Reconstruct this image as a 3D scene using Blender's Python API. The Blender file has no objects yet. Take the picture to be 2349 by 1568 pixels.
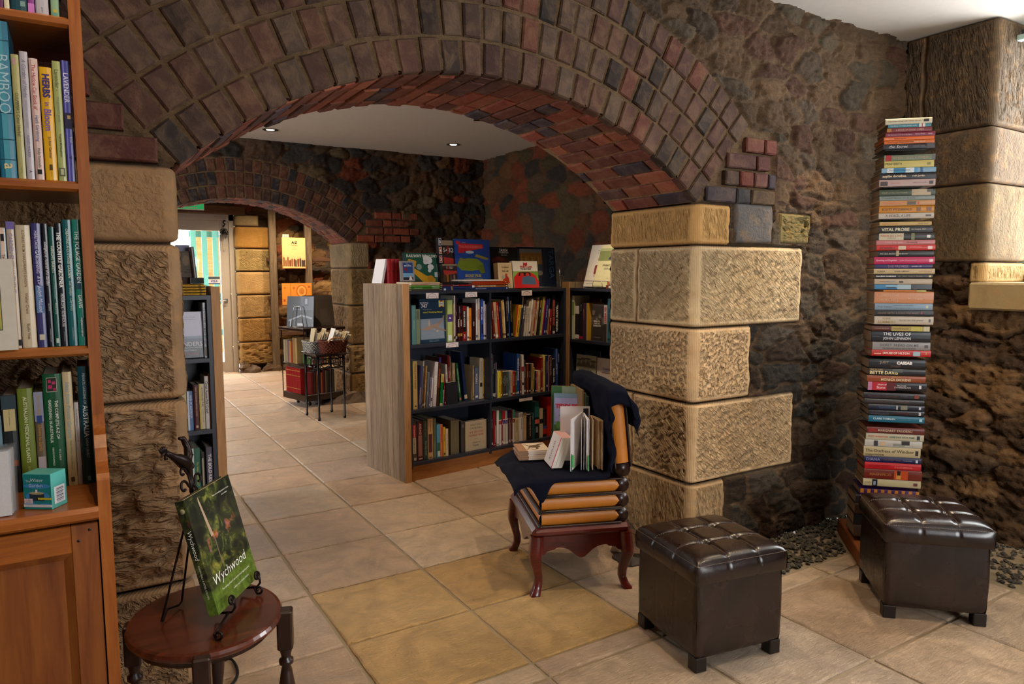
import bpy, math, random
import numpy as np
from mathutils import Vector, Matrix
random.seed(7)
SC = bpy.context.scene
COL = SC.collection
PI = math.pi
R_ = math.radians

# ---------------------------------------------------------------- camera
FPX, CX, CY, CAMH = 1610.0, 1174.5, 784.0, 1.4
YAW, PITCH, ROLL = R_(31.5), R_(5.61), R_(0.085)
_F = np.array([math.sin(YAW)*math.cos(PITCH), math.cos(YAW)*math.cos(PITCH), -math.sin(PITCH)])
_r = np.array([math.cos(YAW), -math.sin(YAW), 0.0])
_d = np.cross(_F, _r)
CR = _r*math.cos(ROLL) + _d*math.sin(ROLL)
CD = -_r*math.sin(ROLL) + _d*math.cos(ROLL)
cam = bpy.data.cameras.new('camera')
cam.sensor_width = 36.0
cam.lens = FPX/2349*36.0
cam.clip_start = 0.02
cam_o = bpy.data.objects.new('camera', cam)
COL.objects.link(cam_o)
cam_o.matrix_world = Matrix(((CR[0], -CD[0], -_F[0], 0), (CR[1], -CD[1], -_F[1], 0), (CR[2], -CD[2], -_F[2], CAMH), (0, 0, 0, 1)))
SC.camera = cam_o

def _ray(x, y):
    return CR*((x-CX)/FPX) + CD*((y-CY)/FPX) + _F
def at_y(x, y, Y):            # point where a line of sight meets the wall plane Y
    d = _ray(x, y); t = Y/d[1]
    return (d[0]*t, Y, CAMH+d[2]*t)
def at_plane(x, y, P, ang):   # ... meets the upright plane through P running along ang
    n = (-math.sin(ang), math.cos(ang)); d = _ray(x, y)
    t = (n[0]*P[0]+n[1]*P[1])/(n[0]*d[0]+n[1]*d[1])
    q = (d[0]*t, d[1]*t, CAMH+d[2]*t)
    return ((q[0]-P[0])*math.cos(ang)+(q[1]-P[1])*math.sin(ang), q[2])

# ---------------------------------------------------------------- render look, world, lights
SC.view_settings.view_transform = 'Standard'
SC.view_settings.look = 'None'
SC.view_settings.exposure = 0.65
SC.view_settings.gamma = 1.0
SC.view_settings.use_curve_mapping = False
SC.cycles.use_denoising = True
try: SC.cycles.denoiser = 'OPENIMAGEDENOISE'
except Exception: pass
SC.cycles.max_bounces = 6
SC.cycles.diffuse_bounces = 4
SC.cycles.glossy_bounces = 3
SC.cycles.transmission_bounces = 4
SC.cycles.transparent_max_bounces = 8
SC.cycles.caustics_reflective = False
SC.cycles.caustics_refractive = False
SC.cycles.sample_clamp_indirect = 4.0
SC.cycles.use_light_tree = True

world = bpy.data.worlds.new('daylight')
world.use_nodes = True
SC.world = world
bg = world.node_tree.nodes['Background']
bg.inputs[0].default_value = (0.97, 0.98, 1.0, 1)
bg.inputs[1].default_value = 12.0

def area(name, loc, rot, sx, sy, power, col, portal=False):
    l = bpy.data.lights.new(name, 'AREA'); l.shape = 'RECTANGLE'; l.size = sx; l.size_y = sy
    l.energy = power; l.color = col
    if portal: l.cycles.is_portal = True
    o = bpy.data.objects.new(name, l); COL.objects.link(o); o.location = loc; o.rotation_euler = rot
    return o
CEIL = 2.74
# daylight enters by the openings, the rear one added for fill; portals only guide the sampling of the sky
for _n, _l, _rt, _sx, _sy in (
        ('window_portal', (4.72, 1.05, 2.05), (0, R_(90), 0), 1.5, 2.0),
        ('door_portal', (1.42, 10.75, 1.08), (R_(-90), 0, 0), 1.0, 2.15),
        ('left_window_portal', (-2.75, 5.3, 1.7), (0, R_(-90), 0), 1.6, 2.0),
        ('rear_fill_portal', (2.2, -3.1, 1.6), (R_(90), 0, 0), 2.2, 1.7)):
    area(_n, _l, _rt, _sx, _sy, 1, (1, 1, 1), portal=True)

def srgb(h):
    if isinstance(h, (tuple, list)): return tuple(h)[:3]
    h = h.lstrip('#')
    if len(h) == 3: h = ''.join(c*2 for c in h)
    o = []
    for i in (0, 2, 4):
        c = int(h[i:i+2], 16)/255.0
        o.append(c/12.92 if c <= 0.04045 else ((c+0.055)/1.055)**2.4)
    return tuple(o)

# ---------------------------------------------------------------- materials
class NT:
    def __init__(s, name):
        s.m = bpy.data.materials.new(name); s.m.use_nodes = True
        s.t = s.m.node_tree; s.n = s.t.nodes; s.b = s.n['Principled BSDF']; s.x = -300
    def new(s, typ, **kw):
        n = s.n.new(typ); s.x -= 20; n.location = (s.x, 0)
        for k, v in kw.items(): setattr(n, k, v)
        return n
    def put(s, inp, v):
        if isinstance(v, bpy.types.NodeSocket): s.t.links.new(v, inp)
        elif v is not None:
            if isinstance(v, (tuple, list)) and len(v) == 3 and len(inp.default_value) == 4: v = (*v, 1)
            inp.default_value = v
    def coord(s, kind='Object'):
        return s.new('ShaderNodeTexCoord').outputs[kind]
    def map(s, v, scale=(1, 1, 1), rot=(0, 0, 0), loc=(0, 0, 0)):
        n = s.new('ShaderNodeMapping'); s.put(n.inputs[0], v)
        n.inputs['Scale'].default_value = scale; n.inputs['Rotation'].default_value = rot; n.inputs['Location'].default_value = loc
        return n.outputs[0]
    def noise(s, v, scale, detail=4, rough=0.55, dist=0.0, col=False):
        n = s.new('ShaderNodeTexNoise'); s.put(n.inputs['Vector'], v)
        n.inputs['Scale'].default_value = scale; n.inputs['Detail'].default_value = detail
        n.inputs['Roughness'].default_value = rough; n.inputs['Distortion'].default_value = dist
        return n.outputs['Color' if col else 'Fac']
    def voronoi(s, v, scale, feature='F1', out='Distance'):
        n = s.new('ShaderNodeTexVoronoi'); n.feature = feature; s.put(n.inputs['Vector'], v); n.inputs['Scale'].default_value = scale
        return n.outputs[out]
    def ramp(s, f, pts, interp='LINEAR'):
        n = s.new('ShaderNodeValToRGB'); n.color_ramp.interpolation = interp
        e = n.color_ramp.elements
        while len(e) > 1: e.remove(e[-1])
        for i, (p, c) in enumerate(pts):
            q = e[0] if i == 0 else e.new(p)
            q.position = p
            c = (c, c, c) if isinstance(c, (int, float)) else srgb(c)
            q.color = (*c, 1)
        s.put(n.inputs[0], f); return n.outputs[0]
    def mix(s, f, a, b, blend='MIX'):
        n = s.new('ShaderNodeMix'); n.data_type = 'RGBA'; n.blend_type = blend
        s.put(n.inputs[0], f); s.put(n.inputs[6], a); s.put(n.inputs[7], b); return n.outputs[2]
    def math(s, op, a, b=0.0):
        n = s.new('ShaderNodeMath'); n.operation = op; s.put(n.inputs[0], a); s.put(n.inputs[1], b); return n.outputs[0]
    def attr(s, name, out='Color'):
        n = s.new('ShaderNodeAttribute'); n.attribute_name = name; return n.outputs[out]
    def bump(s, h, strength=0.3, dist=0.01, prev=None):
        n = s.new('ShaderNodeBump'); n.inputs['Strength'].default_value = strength; n.inputs['Distance'].default_value = dist
        s.put(n.inputs['Height'], h)
        if prev is not None: s.put(n.inputs['Normal'], prev)
        s.put(s.b.inputs['Normal'], n.outputs[0]); return n.outputs[0]
    def fin(s, col=None, rough=None, metal=None, spec=None, coat=None):
        if col is not None: s.put(s.b.inputs['Base Color'], col)
        if rough is not None: s.put(s.b.inputs['Roughness'], rough)
        if metal is not None: s.put(s.b.inputs['Metallic'], metal)
        if spec is not None: s.put(s.b.inputs['Specular IOR Level'], spec)
        if coat is not None: s.put(s.b.inputs['Coat Weight'], coat); s.b.inputs['Coat Roughness'].default_value = 0.12
        return s.m
M = {}
def mk_col(name, rough, spec=0.5, amt=0.12, scale=40, bump=0.0, coat=0):
    t = NT(name); c = t.coord(); n = t.noise(c, scale, 3)
    v = t.ramp(n, [(0.3, 1-amt), (0.7, 1.0)])
    col = t.mix(1.0, t.attr('Col'), v, 'MULTIPLY')
    if bump: t.bump(n, bump, 0.002)
    M[name] = t.fin(col, rough, spec=spec, coat=coat)
mk_col('gloss_cover', 0.28, 0.5, 0.06)
mk_col('matt_cover', 0.6, 0.3, 0.10)
mk_col('paint', 0.5, 0.4, 0.05)
mk_col('paper', 0.9, 0.1, 0.08, 300)
def mk_pages():
    t = NT('book_pages'); c = t.coord()
    a = t.noise(t.map(c, (900, 4, 4)), 1, 2); b = t.noise(c, 60, 2)
    v = t.ramp(a, [(0.3, 0.72), (0.7, 1.0)])
    M['pages'] = t.fin(t.mix(1.0, t.attr('Col'), v, 'MULTIPLY'), 0.9, spec=0.1)
mk_pages()
def mk_simple(name, col, rough, metal=0.0, spec=0.5, coat=None, bumps=None):
    t = NT(name); c = t.coord(); n = t.noise(c, 25, 4)
    base = srgb(col); k = t.mix(t.math('MULTIPLY', n, 0.35), base, tuple(x*0.62 for x in base))
    if bumps: t.bump(t.noise(c, bumps[0], 4), bumps[1], bumps[2])
    M[name] = t.fin(k, rough, metal, spec, coat)
mk_simple('navy_laminate', '#262a38', 0.42)
mk_simple('iron', '#2c2322', 0.38, 0.85, bumps=(60, 0.25, 0.003))
mk_simple('steel', '#b8b8b8', 0.3, 1.0)
mk_simple('chrome_trim', '#8a8580', 0.3, 1.0)
mk_simple('ceiling_paint', '#d6d0c8', 0.9, bumps=(180, 0.08, 0.002))
mk_simple('door_paint', '#b4aca2', 0.45)
mk_simple('black_lacquer', '#140d0b', 0.3)
mk_simple('black_cable', '#101012', 0.4)
mk_simple('velvet', '#0d0f1f', 0.95, spec=0.15, bumps=(300, 0.4, 0.002))
mk_simple('rim_black', '#120f0e', 0.35)
mk_simple('wire', '#c9c9c9', 0.25, 1.0)
mk_simple('tan_pages', '#c87a24', 0.45, bumps=(90, 0.1, 0.002))
mk_simple('plaster', '#6d5744', 0.95, bumps=(20, 0.6, 0.01))
def mk_wood(name, cols, axis='z', rough=0.4, scale=1.0, coat=None, knots=False, bump=0.1, use_col=False):
    t = NT(name); c = t.coord()
    sc = {'x': (1.2, 14, 14), 'y': (14, 1.2, 14), 'z': (14, 14, 1.2)}[axis]
    v = t.map(c, tuple(k*scale for k in sc))
    n = t.noise(v, 2.2, 6, 0.6, 1.2); n2 = t.noise(t.map(c, tuple(k*scale*6 for k in sc)), 2, 3)
    f = t.math('ADD', t.math('MULTIPLY', n, 0.75), t.math('MULTIPLY', n2, 0.25))
    col = t.ramp(f, [(0.25, cols[0]), (0.5, cols[1]), (0.75, cols[2])])
    if use_col: col = t.mix(1.0, col, t.attr('Col'), 'MULTIPLY')
    if knots:
        ks = {'x': (3.5, 9, 9), 'y': (9, 3.5, 9), 'z': (9, 9, 3.5)}[axis]
        k = t.voronoi(t.map(c, ks), 1.0)
        col = t.mix(t.ramp(k, [(0.05, 0.9), (0.13, 0.0)]), col, srgb('#3a1207'))
    t.bump(f, bump, 0.003)
    M[name] = t.fin(col, rough, spec=0.45, coat=coat)
mk_wood('pine', ('#70360f', '#935019', '#a9692b'), 'z', 0.32, coat=0.3, knots=True)
mk_wood('pine_x', ('#70360f', '#955219', '#ad6e2f'), 'x', 0.32, coat=0.3)
mk_wood('pine_door', ('#5e2c0e', '#7b4217', '#8d5420'), 'z', 0.4, knots=True)
mk_wood('weathered_wood', ('#5c4d41', '#917d68', '#b39e84'), 'z', 0.75, use_col=True, bump=0.4)
mk_wood('panel_edge_wood', ('#8f6038', '#bb8a58', '#cf9f6d'), 'z', 0.55)
mk_wood('plinth_wood', ('#7c4a22', '#a0662f', '#b87b42'), 'x', 0.5)
mk_wood('mahogany', ('#2c0b08', '#54160f', '#742417'), 'x', 0.28, coat=0.4)
mk_wood('table_wood', ('#241009', '#4c2012', '#6b3019'), 'x', 0.27, scale=0.8, coat=0.4)
mk_wood('dark_wood', ('#160b08', '#26130d', '#3a1c12'), 'z', 0.35, coat=0.2)
mk_wood('bench_wood', ('#50290f', '#7c431a', '#9a5b29'), 'y', 0.6)
mk_wood('grey_timber', ('#3d3229', '#62523f', '#85715a'), 'z', 0.85, bump=0.5)
mk_wood('brown_timber', ('#352216', '#543826', '#6b4a33'), 'x', 0.85, bump=0.5)
mk_wood('cedar_slats', ('#a66c3a', '#cc9459', '#dcae7c'), 'x', 0.7)
def mk_leather():
    t = NT('leather'); c = t.coord()
    n = t.noise(c, 9, 5, 0.6, 0.8); g = t.voronoi(c, 420)
    col = t.ramp(n, [(0.3, '#110806'), (0.7, '#23110c')])
    t.bump(g, 0.10, 0.001, t.bump(n, 0.15, 0.004))
    M['leather'] = t.fin(col, t.ramp(n, [(0.2, 0.20), (0.8, 0.32)]), spec=0.6)
mk_leather()
def mk_floor():
    t = NT('sandstone_pavers'); c = t.coord()
    big = t.noise(c, 1.7, 5, 0.6, 0.6); mid = t.noise(c, 9, 7, 0.65, 1.0)
    f1 = t.noise(t.map(c, (1, 3.2, 1)), 30, 6, 0.7, 1.5); fine = t.noise(c, 130, 3)
    k = t.ramp(big, [(0.3, 0.80), (0.7, 1.08)])
    k2 = t.ramp(mid, [(0.3, 0.74), (0.62, 1.06)])
    col = t.mix(1.0, t.mix(1.0, t.attr('Col'), k, 'MULTIPLY'), k2, 'MULTIPLY')
    pit = t.ramp(t.noise(c, 55, 2, 0.5), [(0.70, 1.0), (0.76, 0.62)])
    col = t.mix(1.0, col, pit, 'MULTIPLY')
    vein = t.ramp(t.voronoi(t.map(c, (1, 1, 1)), 2.1, 'DISTANCE_TO_EDGE'), [(0.0, 0.80), (0.008, 1.0)])
    col = t.mix(t.ramp(big, [(0.45, 0.0), (0.6, 0.7)]), col, t.mix(1.0, col, vein, 'MULTIPLY'))
    b = t.bump(f1, 0.85, 0.016, t.bump(mid, 0.7, 0.03)); t.bump(fine, 0.2, 0.003, b)
    M['pavers'] = t.fin(col, t.ramp(mid, [(0.3, 0.30), (0.7, 0.52)]), spec=0.5)
mk_floor()
def mk_rubble(name, mortar, m_lo=0.05, m_hi=0.10, bump=0.8, mamt=0.6):
    t = NT(name); c = t.coord()
    n1 = t.noise(c, 7, 6, 0.65, 0.7); n2 = t.noise(c, 38, 6, 0.7, 1.0); n3 = t.noise(t.map(c, (1, 1, 2.6)), 16, 5, 0.7, 1.0)
    e = t.math('ADD', t.attr('edge', 'Fac'), t.math('MULTIPLY', t.math('SUBTRACT', n2, 0.5), 0.10))
    f = t.ramp(e, [(m_lo, 0.0), (m_hi, 1.0)])
    v = t.ramp(n3, [(0.28, 0.68), (0.72, 1.2)])
    st = t.mix(1.0, t.attr('Col'), v, 'MULTIPLY')
    mo = t.mix(1.0, srgb(mortar), t.ramp(n2, [(0.3, mamt), (0.7, 1.2)]), 'MULTIPLY')
    col = t.mix(f, mo, st)
    hh = t.math('ADD', t.math('MULTIPLY', n1, 0.5), t.math('ADD', t.math('MULTIPLY', n2, 0.35), t.math('MULTIPLY', n3, 0.4)))
    t.bump(hh, bump, 0.03)
    M[name] = t.fin(col, 0.88, spec=0.25)
mk_rubble('rubble_stone', '#604b36', 0.06, 0.14, 1.0, 0.7)
mk_rubble('rubble_far', '#563d29', 0.05, 0.11)
def mk_sand(name, rot, sc, lo, hi, dist):
    t = NT(name); c = t.coord()
    n1 = t.noise(c, 4, 6, 0.65, 1.0); n2 = t.noise(c, 70, 5, 0.7); n3 = t.noise(c, 16, 5, 0.6)
    col = t.mix(1.0, t.attr('Col'), t.ramp(n1, [(0.3, 0.80), (0.7, 1.12)]), 'MULTIPLY')
    col = t.mix(t.ramp(n3, [(0.5, 0.0), (0.75, 0.35)]), col, srgb('#b98a50'))
    sp = t.new('ShaderNodeSeparateXYZ'); t.put(sp.inputs[0], c); cb = t.new('ShaderNodeCombineXYZ')
    t.put(cb.inputs[0], t.math('ADD', sp.outputs[0], t.math('MULTIPLY', sp.outputs[1], -1.0))); t.put(cb.inputs[1], sp.outputs[2])
    v = t.map(t.map(cb.outputs[0], (1, 1, 1), (0, 0, rot)), sc)
    tool = t.ramp(t.noise(v, 1.0, 3, 0.55, 0.35), [(lo, 0.0), (hi, 1.0)])
    m = t.attr('edge', 'Fac')
    marg = t.new('ShaderNodeTexWave'); marg.wave_type = 'BANDS'; t.put(marg.inputs[0], cb.outputs[0]); marg.inputs['Scale'].default_value = 26; marg.inputs['Distortion'].default_value = 0.6
    hgt = t.mix(m, t.math('ADD', t.math('MULTIPLY', marg.outputs[1], 0.05), 0.94), tool); 
    b = t.bump(n2, 0.4, 0.006, t.bump(n3, 0.25, 0.012))
    bb = t.new('ShaderNodeBump'); bb.inputs['Strength'].default_value = 0.9; bb.inputs['Distance'].default_value = dist
    t.put(bb.inputs['Height'], hgt); t.put(bb.inputs['Normal'], b); t.put(t.b.inputs['Normal'], bb.outputs[0])
    M[name] = t.fin(col, 0.85, spec=0.25)
mk_sand('sandstone', 0.0, (60, 60, 1), 0.3, 0.6, 0.004)
mk_sand('sandstone_diag', R_(38), (26, 95, 1), 0.36, 0.60, 0.020)
mk_sand('sandstone_vert', R_(78), (22, 85, 1), 0.34, 0.58, 0.014)
mk_sand('sandstone_pit', 0.0, (62, 62, 1), 0.32, 0.52, 0.020)
mk_sand('sandstone_wild', R_(4), (18, 52, 1), 0.34, 0.62, 0.018)
def mk_brick():
    t = NT('old_brick'); c = t.coord()
    n1 = t.noise(c, 14, 5, 0.65, 0.6); n2 = t.noise(c, 90, 5, 0.7)
    col = t.mix(1.0, t.attr('Col'), t.ramp(n1, [(0.3, 0.72), (0.7, 1.15)]), 'MULTIPLY')
    col = t.mix(t.ramp(n1, [(0.45, 0.0), (0.8, 0.5)]), col, srgb('#80664a'))
    t.bump(n2, 0.5, 0.006, t.bump(n1, 0.6, 0.014))
    M['brick'] = t.fin(col, 0.82, spec=0.3)
    t = NT('mortar'); c = t.coord(); n = t.noise(c, 45, 6, 0.7)
    t.bump(n, 0.8, 0.012)
    M['mortar'] = t.fin(t.ramp(n, [(0.3, '#6a523a'), (0.7, '#a88a66')]), 0.95, spec=0.1)
mk_brick()
def mk_gravel():
    t = NT('gravel'); c = t.coord()
    M['gravel'] = t.fin(t.mix(1.0, t.attr('Col'), t.ramp(t.noise(c, 60, 4), [(0.3, 0.6), (0.7, 1.1)]), 'MULTIPLY'), 0.85)
mk_gravel()
def mk_glass():
    m = bpy.data.materials.new('window_glass'); m.use_nodes = True; t = m.node_tree; t.nodes.clear()
    o = t.nodes.new('ShaderNodeOutputMaterial'); mx = t.nodes.new('ShaderNodeMixShader')
    tr = t.nodes.new('ShaderNodeBsdfTransparent'); gl = t.nodes.new('ShaderNodeBsdfGlossy'); fr = t.nodes.new('ShaderNodeFresnel')
    gl.inputs['Roughness'].default_value = 0.02; t.nodes.remove(fr); mx.inputs[0].default_value = 0.07
    t.links.new(tr.outputs[0], mx.inputs[1]); t.links.new(gl.outputs[0], mx.inputs[2])
    t.links.new(mx.outputs[0], o.inputs[0]); M['glass'] = m
    t = NT('clear_plastic'); t.b.inputs['Transmission Weight'].default_value = 0.9; t.b.inputs['Alpha'].default_value = 0.25
    M['plastic'] = t.fin((0.9, 0.9, 0.93), 0.12)
    t = NT('lamp_glow'); t.b.inputs['Emission Color'].default_value = (1, 0.9, 0.72, 1); t.b.inputs['Emission Strength'].default_value = 14
    M['lamp_glow'] = t.fin((1, 0.95, 0.85), 0.3)
    t = NT('exit_green'); t.b.inputs['Emission Color'].default_value = (*srgb('#1f9a55'), 1); t.b.inputs['Emission Strength'].default_value = 0.5
    M['exit_green'] = t.fin(srgb('#17804a'), 0.4)
mk_glass()
def mk_garden():
    t = NT('garden_print'); c = t.coord()
    n = t.noise(c, 26, 6, 0.7, 0.8); n2 = t.noise(c, 60, 5, 0.7); big = t.noise(c, 7, 3)
    g = t.ramp(n, [(0.30, '#0b0f0b'), (0.46, '#232c1a'), (0.56, '#59632b'), (0.64, '#8f8a3c'), (0.74, '#c9b668')])
    fl = t.ramp(n2, [(0.3, '#7b2f2a'), (0.5, '#c2742e'), (0.65, '#b06a9a')])
    g = t.mix(t.ramp(t.noise(c, 15, 4), [(0.60, 0.0), (0.66, 0.75)]), g, fl)
    g = t.mix(t.ramp(big, [(0.42, 0.85), (0.58, 0.0)]), g, srgb('#10150f'))
    sep = t.new('ShaderNodeSeparateXYZ'); t.put(sep.inputs[0], c)
    lawn = t.mix(t.ramp(n2, [(0.3, 0.0), (0.7, 1.0)]), srgb('#31451a'), srgb('#66802c'))
    zz = t.math('ADD', sep.outputs[2], t.math('MULTIPLY', sep.outputs[0], -0.12))
    g = t.mix(t.ramp(t.math('ADD', zz, t.math('MULTIPLY', n, 0.02)), [(0.058, 1.0), (0.072, 0.0)]), g, lawn)
    M['garden'] = t.fin(g, 0.25, coat=0.3)
    t = NT('photo_print'); c = t.coord(); n = t.noise(c, 18, 4, 0.6, 0.5)
    M['photo'] = t.fin(t.mix(1.0, t.attr('Col'), t.ramp(n, [(0.35, 0.25), (0.65, 1.2)]), 'MULTIPLY'), 0.35)
mk_garden()
def mk_wicker(name, c0, c1):
    t = NT(name); c = t.coord()
    w = t.new('ShaderNodeTexWave'); w.bands_direction = 'DIAGONAL'; t.put(w.inputs[0], c); w.inputs['Scale'].default_value = 55; w.inputs['Distortion'].default_value = 3
    t.bump(w.outputs[1], 0.8, 0.006)
    M[name] = t.fin(t.ramp(w.outputs[1], [(0.3, c0), (0.7, c1)]), 0.6)
mk_wicker('black_white_weave', '#1c1a1a', '#e6e2dc')
mk_wicker('red_wicker', '#3c140a', '#95482a')
# ---------------------------------------------------------------- mesh building
_txt = {}
def text_mesh(s, bold=0.0, shear=0.0):
    k = (s, bold, shear)
    if k in _txt: return _txt[k]
    cu = bpy.data.curves.new('t', 'FONT'); cu.body = s; cu.size = 1.0; cu.resolution_u = 2
    cu.offset = bold; cu.shear = shear
    o = bpy.data.objects.new('t', cu); COL.objects.link(o)
    dg = bpy.context.evaluated_depsgraph_get(); dg.update()
    me = o.evaluated_get(dg).to_mesh()
    vs = [(v.co.x, v.co.y) for v in me.vertices]; fs = [tuple(p.vertices) for p in me.polygons]
    o.evaluated_get(dg).to_mesh_clear()
    bpy.data.objects.remove(o); bpy.data.curves.remove(cu)
    if vs:
        x0 = min(v[0] for v in vs); x1 = max(v[0] for v in vs); y0 = min(v[1] for v in vs); y1 = max(v[1] for v in vs)
    else: x0 = y0 = 0; x1 = y1 = 1
    vs = [(v[0]-x0, v[1]-y0) for v in vs]
    _txt[k] = (vs, fs, max(x1-x0, .01), max(y1-y0, .01)); return _txt[k]

def arcpts(n, r, a0, a1, cx=0, cy=0):
    return [(cx+r*math.cos(a0+(a1-a0)*i/n), cy+r*math.sin(a0+(a1-a0)*i/n)) for i in range(n+1)]

class MB:
    def __init__(s): s.v = []; s.f = []; s.c = []; s.m = []; s.sm = []
    def add(s, vs, fs, col='#ffffff', mi=0, smooth=False, M_=None):
        k = len(s.v); col = srgb(col)
        if M_ is not None: vs = [M_ @ Vector(v) for v in vs]
        s.v += [tuple(v) for v in vs]
        for f in fs:
            s.f.append(tuple(i+k for i in f)); s.c.append(col); s.m.append(mi); s.sm.append(smooth)
        return s
    def box(s, x0, x1, y0, y1, z0, z1, col='#ffffff', mi=0, M_=None):
        v = [(x0, y0, z0), (x1, y0, z0), (x1, y1, z0), (x0, y1, z0), (x0, y0, z1), (x1, y0, z1), (x1, y1, z1), (x0, y1, z1)]
        return s.add(v, [(0, 3, 2, 1), (4, 5, 6, 7), (0, 1, 5, 4), (1, 2, 6, 5), (2, 3, 7, 6), (3, 0, 4, 7)], col, mi, M_=M_)
    def rbox(s, x0, x1, y0, y1, z0, z1, b, col='#ffffff', mi=0, M_=None):
        # box with chamfered edges
        xs = (x0, x0+b, x1-b, x1); ys = (y0, y0+b, y1-b, y1); zs = (z0, z0+b, z1-b, z1)
        idx = {}; vs = []
        def g(i, j, k):
            if (i, j, k) not in idx: idx[(i, j, k)] = len(vs); vs.append((xs[i], ys[j], zs[k]))
            return idx[(i, j, k)]
        fs = []
        for a, w in ((0, 0), (0, 3), (1, 0), (1, 3), (2, 0), (2, 3)):
            q = []
            for (p, r) in ((1, 1), (2, 1), (2, 2), (1, 2)):
                t = [0, 0, 0]; t[a] = w; o = [x for x in range(3) if x != a]; t[o[0]] = p; t[o[1]] = r; q.append(g(*t))
            if (w == 0) != (a == 1): q = q[::-1]
            fs.append(tuple(q))
        for a in range(3):
            o = [x for x in range(3) if x != a]
            for p in (0, 3):
                for r in (0, 3):
                    pi = 1 if p == 0 else 2; ri = 1 if r == 0 else 2
                    def T(l, u, w):
                        t = [0, 0, 0]; t[a] = l; t[o[0]] = u; t[o[1]] = w; return g(*t)
                    q = (T(1, p, ri), T(2, p, ri), T(2, pi, r), T(1, pi, r))
                    if ((p == 0) ^ (r == 0)) ^ (a == 1): q = q[::-1]
                    fs.append(q[::-1])
        for i in (0, 3):
            for j in (0, 3):
                for k in (0, 3):
                    ii, jj, kk = (1 if i == 0 else 2), (1 if j == 0 else 2), (1 if k == 0 else 2)
                    q = (g(i, jj, kk), g(ii, j, kk), g(ii, jj, k))
                    if (i == 0) ^ (j == 0) ^ (k == 0): q = q[::-1]
                    fs.append(q)
        return s.add(vs, fs, col, mi, M_=M_)
    def prism(s, pts, a0, a1, axis='y', col='#ffffff', mi=0, M_=None, smooth=False):
        # 2D outline pts (counter-clockwise seen from -axis) extruded from a0 to a1
        def P(p, a):
            return {'y': (p[0], a, p[1]), 'z': (p[0], p[1], a), 'x': (a, p[0], p[1])}[axis]
        n = len(pts); v = [P(p, a0) for p in pts]+[P(p, a1) for p in pts]
        f = [tuple(range(n)), tuple(range(2*n-1, n-1, -1))]
        s.add(v, f, col, mi, False, M_)
        return s.add(v, [(i, i+n, (i+1) % n+n, (i+1) % n) for i in range(n)], col, mi, smooth, M_)
    def lathe(s, prof, cx=0, cy=0, n=24, col='#ffffff', mi=0, M_=None):
        v = []; f = []
        for r, z in prof:
            for i in range(n): a = 2*PI*i/n; v.append((cx+r*math.cos(a), cy+r*math.sin(a), z))
        for k in range(len(prof)-1):
            for i in range(n): j = (i+1) % n; f.append((k*n+i, k*n+j, (k+1)*n+j, (k+1)*n+i))
        s.add(v, f, col, mi, True, M_)
        return s.add(v, [tuple(range(n-1, -1, -1)), tuple(range((len(prof)-1)*n, len(prof)*n))], col, mi, False, M_)
    def tube(s, pts, r, n=8, col='#ffffff', mi=0, M_=None, flat=1.0):
        pts = [Vector(p) for p in pts]; rs = r if isinstance(r, (list, tuple)) else [r]*len(pts)
        v = []; f = []; up = None
        for i, p in enumerate(pts):
            d = (pts[min(i+1, len(pts)-1)]-pts[max(i-1, 0)])
            d = d.normalized() if d.length > 1e-9 else Vector((0, 0, 1))
            if up is None: up = Vector((0, 0, 1)) if abs(d.z) < 0.9 else Vector((1, 0, 0))
            a = d.cross(up)
            if a.length < 1e-6: a = d.cross(Vector((0.3, 1, 0.2)))
            a.normalize(); b = a.cross(d).normalized(); up = b
            for k in range(n):
                t = 2*PI*k/n; v.append(p+a*math.cos(t)*rs[i]+b*math.sin(t)*rs[i]*flat)
        for i in range(len(pts)-1):
            for k in range(n): j = (k+1) % n; f.append((i*n+k, (i+1)*n+k, (i+1)*n+j, i*n+j))
        f += [tuple(range(n)), tuple(range(len(pts)*n-1, (len(pts)-1)*n-1, -1))]
        return s.add(v, f, col, mi, True, M_)
    def grid(s, fn, nu, nv, col='#ffffff', mi=0, smooth=True, closed=False):
        v = [fn(i/nu, j/nv) for j in range(nv+1) for i in range(nu+1)]
        f = [(j*(nu+1)+i, j*(nu+1)+i+1, (j+1)*(nu+1)+i+1, (j+1)*(nu+1)+i) for j in range(nv) for i in range(nu)]
        return s.add(v, f, col, mi, smooth)
    def text(s, st, M_, w, h, col, mi=0, align='c', bold=0.0, shear=0.0):
        # text in the local xy plane of M_, fitted inside w x h around the origin
        vs, fs, tw, th = text_mesh(st, bold, shear)
        if not vs: return s
        k = min(w/tw, h/th); 
        ox = {'c': -tw*k/2, 'l': -w/2, 'r': w/2-tw*k}[align]
        return s.add([(x*k+ox, y*k-th*k/2, 0) for x, y in vs], fs, col, mi, False, M_)
    def build(s, name, mats, parent=None, loc=None, rot=None, mw=None):
        me = bpy.data.meshes.new(name)
        me.from_pydata(s.v, [], s.f)
        if not isinstance(mats, (list, tuple)): mats = [mats]
        for m in mats: me.materials.append(M[m])
        n = len(s.f)
        if n:
            me.polygons.foreach_set('material_index', s.m)
            me.polygons.foreach_set('use_smooth', s.sm)
            lt = np.zeros(n, dtype=np.int32); me.polygons.foreach_get('loop_total', lt)
            ca = me.color_attributes.new('Col', 'FLOAT_COLOR', 'CORNER')
            c = np.ones((n, 4), dtype=np.float32); c[:, :3] = np.array(s.c)
            ca.data.foreach_set('color', np.repeat(c, lt, axis=0).ravel())
        me.update()
        o = bpy.data.objects.new(name, me); COL.objects.link(o)
        if parent is not None: o.parent = parent
        if mw is not None: o.matrix_local = mw
        if loc is not None: o.location = loc
        if rot is not None: o.rotation_euler = rot
        return o
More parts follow.
